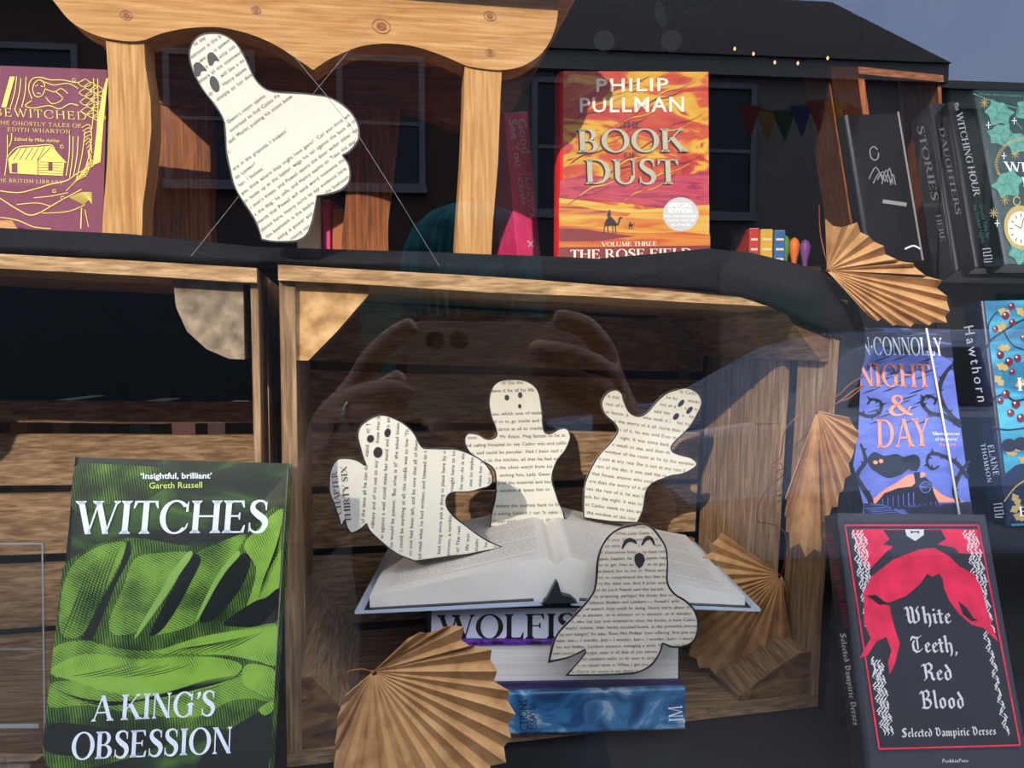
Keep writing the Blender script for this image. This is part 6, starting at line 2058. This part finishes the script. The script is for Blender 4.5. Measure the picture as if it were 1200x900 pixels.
def house(label, x0, x1, eave, ridge, m_wall, wins, door=None, hip_r=False, chim=(), y=-10.0, back=-18.0, shop=None):
    T = Matrix.Translation(((x0 + x1) / 2, (y + back) / 2, 0))
    t = thing('house', label, 'house', T, 'houses across the street')
    a = Acc(); a.box((x0 + .01, back, 0), (x1 - .01, y, eave), m_wall); a.build('wall', t, T)
    a = Acc(); a.box((x0 + .01, y, eave - .25), (x1 - .01, y + .14, eave), M_stone); a.build('cornice', t, T)
    ym = (y + back) / 2
    rx = hip_r or x1
    a = Acc(); a.add([(x0 + .01, y + .2, eave), (x1 - .01, y + .2, eave), (rx - .01, ym, ridge), (x0 + .01, ym, ridge), (x0 + .01, back - .2, eave), (x1 - .01, back - .2, eave)], [(0, 1, 2, 3), (3, 2, 5, 4), (0, 3, 4), (1, 5, 2), (0, 4, 5, 1)], M_slate); fix_normals(a.build('roof', t, T))
    for (wx, wz, ww, wh) in wins:
        sash(t, T, wx, wx + ww, wz, wz + wh, y + .01)
    if door:
        a = Acc(); a.box((door, y - .02, 0), (door + .95, y + .04, 2.1), M_door); d_ = a.build('door', t, T)
        a = Acc(); a.box((door + .8, y + .04, 1.0), (door + .86, y + .09, 1.1), M_stone); a.build('handle', d_, T)
    if shop:
        a = Acc(); a.box((shop[0], y - .02, 0.5), (shop[1], y + .03, 2.5), M_pane); a.build('shop_window', t, T)
        a = Acc(); a.box((shop[0] - .1, y - .02, 2.5), (shop[1] + .1, y + .12, 3.0), M_black); a.build('fascia', t, T)
    for cx in chim:
        a = Acc(); a.box((cx, ym - .3, ridge - .4), (cx + .9, ym + .3, ridge + .9), M_brick); c_ = a.build('chimney', t, T)
        for q in range(2):
            a = Acc(); a.tube([(cx + .25 + .4 * q, ym, ridge + .9), (cx + .25 + .4 * q, ym, ridge + 1.3)], [0.13, 0.11], M_brick, 10); a.build('pot', c_, T)
    return t
gx = street(975, 0).x; ge = street(1105, 88)
RIDGE = 8.92
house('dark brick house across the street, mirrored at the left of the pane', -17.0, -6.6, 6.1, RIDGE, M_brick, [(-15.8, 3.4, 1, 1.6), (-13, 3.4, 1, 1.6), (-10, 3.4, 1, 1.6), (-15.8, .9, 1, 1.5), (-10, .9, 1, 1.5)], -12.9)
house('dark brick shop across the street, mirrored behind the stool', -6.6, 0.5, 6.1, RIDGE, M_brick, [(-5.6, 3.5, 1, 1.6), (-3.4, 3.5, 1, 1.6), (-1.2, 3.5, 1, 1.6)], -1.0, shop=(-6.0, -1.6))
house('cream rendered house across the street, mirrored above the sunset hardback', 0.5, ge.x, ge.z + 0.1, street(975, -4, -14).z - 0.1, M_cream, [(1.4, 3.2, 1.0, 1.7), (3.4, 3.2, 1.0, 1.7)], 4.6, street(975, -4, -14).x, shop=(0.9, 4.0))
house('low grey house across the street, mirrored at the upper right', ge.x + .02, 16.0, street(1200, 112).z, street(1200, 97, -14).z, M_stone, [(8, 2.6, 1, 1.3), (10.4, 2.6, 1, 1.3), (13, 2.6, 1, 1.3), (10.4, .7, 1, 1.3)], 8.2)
# bunting over the far pavement
pts = [street(868 + 20 * k, 118 + 1.5 * k + 10 * math.sin(k * .9), -7.5) for k in range(8)]
t = thing('bunting', 'string of bright bunting flags over the street, mirrored beside the sunset hardback', 'bunting', pts[3])
T = t.matrix_world.copy()
a = Acc(); a.tube(pts, 0.008, M_twig, 5); a.build('cord', t, T)
for k, cc in enumerate(((200, 40, 50), (230, 180, 50), (40, 120, 60), (60, 80, 170), (210, 60, 60), (235, 200, 80), (190, 40, 60))):
    c = (pts[k] + pts[k + 1]) / 2
    a = Acc()
    w_ = 0.13
    v0_, v1_, v2_ = c + Vector((-w_, 0, -.01)), c + Vector((w_, 0, -.01)), c + Vector((0, 0.05, -0.36))
    dy = Vector((0, .006, 0))
    a.add([v0_, v1_, v2_, v0_ + dy, v1_ + dy, v2_ + dy], [(0, 1, 2), (5, 4, 3), (0, 3, 4, 1), (1, 4, 5, 2), (2, 5, 3, 0)], mat('flag_%d' % k, rgb(*cc, 0.10), 0.8))
    a.build('flag', t, T)

# parked car
M_car = mat('blue_grey_car_paint', (0.16, 0.20, 0.27, 1), 0.15, 0.7, vary=0.02)
M_tyre = mat('tyre_rubber', (0.02, 0.02, 0.02, 1), 0.8)
M_hub = mat('wheel_alloy', (0.4, 0.4, 0.42, 1), 0.3, 0.5, 0.7)
CX, CY = 0.45, -3.9
t = thing('parked_car', 'blue-grey parked car at the kerb, mirrored low in the right of the pane', 'car', Vector((CX + 2, CY, 0)))
T = t.matrix_world.copy()
prof_c = [(0.0, .35, .72), (0.12, .30, .82), (0.6, .28, .92), (1.2, .28, 1.0), (1.9, .28, 1.05), (3.4, .28, 1.05), (3.9, .30, 1.0), (4.02, .36, .85)]
a = Acc(); vs = []
for x, zl, zh in prof_c:
    for s_ in (-1, 1):
        pass
    vs += [(CX + x, CY - .78, zl), (CX + x, CY - .86, (zl + zh) / 2), (CX + x, CY - .76, zh), (CX + x, CY + .76, zh), (CX + x, CY + .86, (zl + zh) / 2), (CX + x, CY + .78, zl)]
n = len(prof_c)
fs = [(i * 6 + k, i * 6 + (k + 1) % 6, i * 6 + 6 + (k + 1) % 6, i * 6 + 6 + k) for i in range(n - 1) for k in range(6)] + [tuple(range(6)), tuple(reversed(range(6 * n - 6, 6 * n)))]
a.add(vs, fs, M_car); o = fix_normals(a.build('body', t, T, smooth=False, bevel=0.04))
cab = [(1.15, 1.0), (1.75, 1.36), (2.2, 1.46), (3.0, 1.47), (3.5, 1.38), (3.9, 1.0)]
a = Acc(); vs = []
for x, z in cab:
    w_ = .76 - (z - 1.0) * .42
    vs += [(CX + x, CY - w_, z), (CX + x, CY + w_, z), (CX + x, CY + .76, 0.98), (CX + x, CY - .76, 0.98)]
n = len(cab)
fs = [(i * 4 + k, i * 4 + (k + 1) % 4, i * 4 + 4 + (k + 1) % 4, i * 4 + 4 + k) for i in range(n - 1) for k in range(4)] + [(0, 1, 2, 3), (4 * n - 1, 4 * n - 2, 4 * n - 3, 4 * n - 4)]
a.add(vs, fs, M_car); fix_normals(a.build('roof', t, T, bevel=0.03))
for x0, x1 in ((1.65, 2.45), (2.55, 3.35)):
    for s_ in (-1, 1):
        def wy(z): return CY + s_ * (.765 - (z - 1.0) * .42 + .004)
        xa = x0 + (0.22 if x0 < 2 else 0); xb = x1 - (0.18 if x0 > 2 else 0)
        a = Acc(); a.add([(CX + x0, wy(1.07), 1.07), (CX + x1, wy(1.07), 1.07), (CX + xb, wy(1.37), 1.37), (CX + xa, wy(1.37), 1.37)] + [(CX + x0, wy(1.07) - s_ * .012, 1.07), (CX + x1, wy(1.07) - s_ * .012, 1.07), (CX + xb, wy(1.37) - s_ * .012, 1.37), (CX + xa, wy(1.37) - s_ * .012, 1.37)], [(0, 1, 2, 3), (7, 6, 5, 4), (0, 4, 5, 1), (1, 5, 6, 2), (2, 6, 7, 3), (3, 7, 4, 0)], M_pane)
        fix_normals(a.build('window', t, T))
for x in (0.75, 3.2):
    for s_ in (-1, 1):
        a = Acc(); a.tube([(CX + x, CY + s_ * .66, .31), (CX + x, CY + s_ * .70, .31), (CX + x, CY + s_ * .84, .31), (CX + x, CY + s_ * .87, .31)], [.27, .31, .31, .27], M_tyre, 24); w_ = a.build('wheel', t, T)
        a = Acc(); a.tube([(CX + x, CY + s_ * .85, .31), (CX + x, CY + s_ * .885, .31)], [.19, .17], M_hub, 16); a.build('hub', w_, T)
a = Acc(); a.box((CX - .01, CY + .45, .62), (CX + .06, CY + .74, .74), M_hub); a.build('headlight', t, T)
a = Acc(); a.box((CX - .01, CY - .74, .62), (CX + .06, CY - .45, .74), M_hub); a.build('headlight', t, T)

# ------------------------------------------------------------------ the photographer with the phone, mirrored in the pane
M_skin = mat('skin', (0.46, 0.28, 0.21, 1), 0.55, 0.3, vary=0.05)
M_coat = mat('dark_coat', (0.035, 0.04, 0.05, 1), 0.85, vary=0.15, scale=200)
M_jean = mat('dark_trousers', (0.03, 0.035, 0.06, 1), 0.85)
M_shoe = mat('black_shoe', (0.015, 0.015, 0.015, 1), 0.5)
M_hat = ramp_mat('teal_ribbed_knit', [(0.35, (0.015, 0.09, 0.11, 1)), (0.65, (0.05, 0.22, 0.25, 1))], 'noise', 60.0, (1, 1, 0.3), rough=0.95, spec=0.05)
M_hair = mat('brown_hair', (0.05, 0.03, 0.02, 1), 0.6)

def skin_obj(name, chains, m, parent=None, M=None, sub=2, root=None):
    """one smooth surface grown over joined chains of (point, radius)"""
    vs, rs, es, idx = [], [], [], {}
    def key(p):
        return tuple(round(c, 4) for c in p)
    for ch in chains:
        last = None
        for p, r in ch:
            k = key(p)
            if k not in idx:
                idx[k] = len(vs); vs.append(tuple(p)); rs.append(r)
            i = idx[k]
            if last is not None and last != i:
                es.append((last, i))
            last = i
    inv = M.inverted() if M is not None else Matrix()
    me = bpy.data.meshes.new(name)
    me.from_pydata([tuple(inv @ Vector(v)) for v in vs], es, [])
    me.materials.append(m)
    o = bpy.data.objects.new(name, me)
    link(o, parent)
    sk = o.modifiers.new('skin', 'SKIN')
    sk.use_smooth_shade = True
    for i, r in enumerate(rs):
        rr = r if isinstance(r, tuple) else (r, r)
        me.skin_vertices[0].data[i].radius = rr
        me.skin_vertices[0].data[i].use_root = (i == 0)
    sb = o.modifiers.new('smooth', 'SUBSURF'); sb.levels = sub; sb.render_levels = sub
    return o

hd = refl(553, 372, 0.96)
HX, HY, HZ = hd.x, hd.y, hd.z
def bp(dx, dy, dz):
    return Vector((HX + dx, HY + dy, dz))
pel = bp(0, -.06, 0.86)
chest = bp(0, -.06, 1.10); shc = bp(0, -.06, 1.235); neck = bp(0, -.04, 1.29)
PT = Matrix.Translation((HX, HY - .05, 0.0))
person = thing('person', 'person in teal knitted hat and dark coat, photographing the display, mirrored in the glass', 'person', PT)
def hand(side, wrist, palm, fingers, thumb):
    ch = [[(wrist, 0.026), (palm, 0.028)]]
    for f_ in fingers:
        ch.append([(palm, 0.028)] + [(p, r) for p, r in zip(f_, (0.0105, 0.0095, 0.0085, 0.0075))])
    ch.append([(wrist, 0.026)] + [(p, r) for p, r in zip(thumb, (0.016, 0.0115, 0.0095, 0.008))])
    return ch
PHY = 0.0
R3 = lambda *q: refl(*q)
lw, lp = R3(377, 566, .645), R3(404, 500, .598)
Lf = [[R3(418, 452, .583), R3(436, 420, .566), R3(462, 394, .556), R3(488, 379, .553)],
      [R3(410, 470, .578), R3(434, 460, .553), R3(464, 457, .546), R3(488, 462, .549)],
      [R3(406, 488, .578), R3(432, 482, .554), R3(460, 484, .547), R3(482, 490, .550)],
      [R3(404, 506, .580), R3(428, 504, .558), R3(452, 508, .551), R3(470, 515, .554)]]
Lt = [R3(402, 520, .62), R3(430, 480, .605), R3(452, 455, .598), R3(474, 440, .592)]
rw, rp = R3(742, 566, .645), R3(722, 492, .600)
Rf = [[R3(716, 446, .585), R3(708, 408, .568), R3(684, 380, .557), R3(646, 372, .553)],
      [R3(722, 456, .580), R3(700, 428, .555), R3(660, 414, .547), R3(618, 408, .549)],
      [R3(724, 472, .580), R3(700, 450, .555), R3(660, 436, .547), R3(620, 432, .549)],
      [R3(724, 488, .582), R3(702, 472, .558), R3(668, 460, .551), R3(636, 456, .553)]]
Rt = [R3(734, 520, .62), R3(712, 485, .608), R3(690, 460, .60), R3(668, 445, .594)]
lsh, rsh = bp(-.165, -.06, 1.225), bp(.165, -.06, 1.225)
lel, rel = lev(-.26, -.33, -.27), lev(.33, -.33, -.27)
body = [[(pel, (.15, .11)), (bp(0, -.06, .98), (.125, .095)), (chest, (.145, .105)), (shc, (.11, .075)), (neck, (.052, .052)), (bp(0, -.02, 1.345), (.055, .06)), (bp(0, 0, 1.395), (.068, .085)), (bp(0, .0, 1.45), (.075, .092)), (bp(0, -.01, 1.50), (.06, .075))],
        [(shc, (.11, .075)), (lsh, .052), ((lsh + lel) / 2, .044), (lel, .038), ((lel + lw) / 2, .036), (lw, .026)],
        [(shc, (.11, .075)), (rsh, .052), ((rsh + rel) / 2, .044), (rel, .038), ((rel + rw) / 2, .036), (rw, .026)],
        [(pel, (.15, .11)), (bp(-.09, -.05, .76), .082), (bp(-.10, -.04, .46), .055), (bp(-.10, -.07, .12), .04), (bp(-.10, -.05, .05), .04), (bp(-.11, .06, .03), .03)],
        [(pel, (.15, .11)), (bp(.09, -.05, .76), .082), (bp(.10, -.04, .46), .055), (bp(.10, -.07, .12), .04), (bp(.10, -.05, .05), .04), (bp(.11, .06, .03), .03)]]
body += hand('l', lw, lp, Lf, Lt) + hand('r', rw, rp, Rf, Rt)
body.append([(bp(0, 0, 1.395), (.068, .085)), (bp(0, .092, 1.395), (.010, .010)), (bp(0, .108, 1.385), (.009, .009))])
skin_obj('body', body, M_skin, person, PT)
coat = [[(bp(0, -.06, .70), (.19, .14)), (bp(0, -.06, .86), (.18, .135)), (bp(0, -.06, .98), (.155, .12)), (chest, (.17, .125)), (shc, (.125, .09)), (bp(0, -.045, 1.285), (.075, .072))],
        [(shc, (.125, .09)), (lsh, .066), ((lsh + lel) / 2, .058), (lel, .052), ((lel + lw) / 2, .048), (lel * .12 + lw * .88, .040)],
        [(shc, (.125, .09)), (rsh, .066), ((rsh + rel) / 2, .058), (rel, .052), ((rel + rw) / 2, .048), (rel * .12 + rw * .88, .040)]]
skin_obj('coat', coat, M_coat, person, PT)
tr = [[(bp(0, -.06, .82), (.165, .125)), (bp(-.09, -.05, .74), .095), (bp(-.10, -.04, .46), .068), (bp(-.10, -.07, .10), .055)], [(bp(0, -.06, .82), (.165, .125)), (bp(.09, -.05, .74), .095), (bp(.10, -.04, .46), .068), (bp(.10, -.07, .10), .055)]]
skin_obj('trousers', tr, M_jean, person, PT)
for s_ in (-1, 1):
    skin_obj('shoe', [[(bp(s_ * .10, -.09, .045), .045), (bp(s_ * .105, .0, .045), .046), (bp(s_ * .115, .10, .036), .036), (bp(s_ * .118, .15, .03), .026)]], M_shoe, person, PT)
# knitted hat: ribbed dome with a turned-up band
a = Acc(); vs, fs = [], []
NR = 96
hp = [(1.0, 0.0), (1.03, 0.012), (1.04, 0.04), (1.0, 0.055), (0.985, 0.06), (0.95, 0.085), (0.82, 0.112), (0.58, 0.132), (0.3, 0.142), (0.05, 0.145)]
for r, z in hp:
    for k in range(NR):
        t_ = 2 * math.pi * k / NR
        rb = 1 + (0.014 if k % 2 else -0.014) * (1 if z < .13 else .3)
        vs.append((HX + .089 * r * rb * math.cos(t_), HY - .01 + .105 * r * rb * math.sin(t_), HZ + z - 0.002))
for i in range(len(hp) - 1):
    for k in range(NR):
        fs.append((i * NR + k, i * NR + (k + 1) % NR, (i + 1) * NR + (k + 1) % NR, (i + 1) * NR + k))
fs.append(tuple(range((len(hp) - 1) * NR, len(hp) * NR)))
a.add(vs, fs, M_hat); a.build('knitted_hat', person, PT)
for s_ in (-1, 1):
    a = Acc(); a.tube([bp(s_ * .034 + .010 * math.cos(q), .086 + .004 * math.sin(q), 1.412 + .004 * math.sin(q)) for q in (0, 1.57, 3.14)], 0.006, M_ink, 8); a.build('eye', person, PT)
    skin_obj('ear', [[(bp(s_ * .078, -.01, 1.42), .012), (bp(s_ * .084, -.015, 1.40), .014), (bp(s_ * .078, -.008, 1.375), .009)]], M_skin, person, PT)
    skin_obj('hair', [[(bp(s_ * .068, -.04, 1.43), .024), (bp(s_ * .074, -.045, 1.36), .026), (bp(s_ * .08, -.03, 1.29), .020), (bp(s_ * .09, -.0, 1.23), .010)]], M_hair, person, PT)
a = Acc(); a.tube([bp(-.024, .086, 1.358), bp(0, .094, 1.356), bp(.024, .086, 1.358)], [0.003, 0.006, 0.003], mat('lips', (0.36, 0.15, 0.13, 1), 0.5), 8); a.build('mouth', person, PT)
rg = Acc()
c = (Lf[2][0] + Lf[2][1]) / 2; d = (Lf[2][1] - Lf[2][0]).normalized(); s1 = d.cross(Vector((0, 0, 1))).normalized(); s2 = s1.cross(d)
rg.tube([c + (s1 * math.cos(2 * math.pi * k / 20) + s2 * math.sin(2 * math.pi * k / 20)) * 0.0108 for k in range(20)], 0.0016, mat('silver_ring', (0.8, 0.8, 0.8, 1), 0.2, 0.5, 1.0, vary=0), 8, closed=True)
rg.build('ring', person, PT, smooth=True)

# phone, its lens at the camera
M_phone = mat('pale_mauve_phone_back', (0.86, 0.80, 0.79, 1), 0.5, 0.4, vary=0)
M_pedge = mat('phone_edge', (0.7, 0.66, 0.66, 1), 0.25, 0.5, 0.6, vary=0)
M_lens = mat('lens_glass', (0.01, 0.01, 0.012, 1), 0.05, 0.8, vary=0)
MP = Matrix(((RT.x, FW.x, UP.x, 0), (RT.y, FW.y, UP.y, 0), (RT.z, FW.z, UP.z, 0), (0, 0, 0, 1)))
MP.translation = CAM - FW * 0.0045
t = thing('phone', 'pale phone held sideways in two hands, mirrored in the middle of the pane', 'phone', MP)
def rrect(x0, x1, z0, z1, r, n=6):
    o = []
    for cx, cz, a0 in ((x1 - r, z0 + r, -90), (x1 - r, z1 - r, 0), (x0 + r, z1 - r, 90), (x0 + r, z0 + r, 180)):
        for k in range(n + 1):
            q = math.radians(a0 + 90 * k / n)
            o.append((cx + r * math.cos(q), cz + r * math.sin(q)))
    return o
def slab(acc, pts, y0, y1, m, me):
    n = len(pts)
    vs = [(x, y1, z) for x, z in pts] + [(x, y0, z) for x, z in pts]
    acc.add(vs, [tuple(range(n)), tuple(reversed(range(n, 2 * n)))], m)
    acc.add(vs, [(i, n + i, n + (i + 1) % n, (i + 1) % n) for i in range(n)], me)
a = Acc(); slab(a, rrect(-.020, .1265, -.0575, .0140, .011), -.0085, -.001, M_phone, M_pedge); fix_normals(a.build('body', t, bevel=0.0008))
a = Acc(); slab(a, rrect(-.0125, .027, -.0085, .0100, .009), -.001, 0.0, M_phone, M_phone); fix_normals(a.build('camera_plateau', t))
for x in (0.0, .0175):
    a = Acc(); a.tube([(x, -.0002, 0.0005), (x, .0018, 0.0005)], [.0078, .0076], M_pedge, 24); ln = a.build('lens_ring', t)
    a = Acc(); a.tube([(x, .0017, 0.0005), (x, .0021, 0.0005)], [.0066, .0064], M_lens, 24); a.build('lens', ln)
a = Acc(); a.tube([(.0085, -.0012, -.0135), (.0085, -.0004, -.0135)], [.0026, .0024], M_page, 14); a.build('flash', t)
a = Acc(); slab(a, rrect(-.0185, .125, -.056, .0125, .010), -.0092, -.0085, M_lens, M_lens); fix_normals(a.build('screen', t))
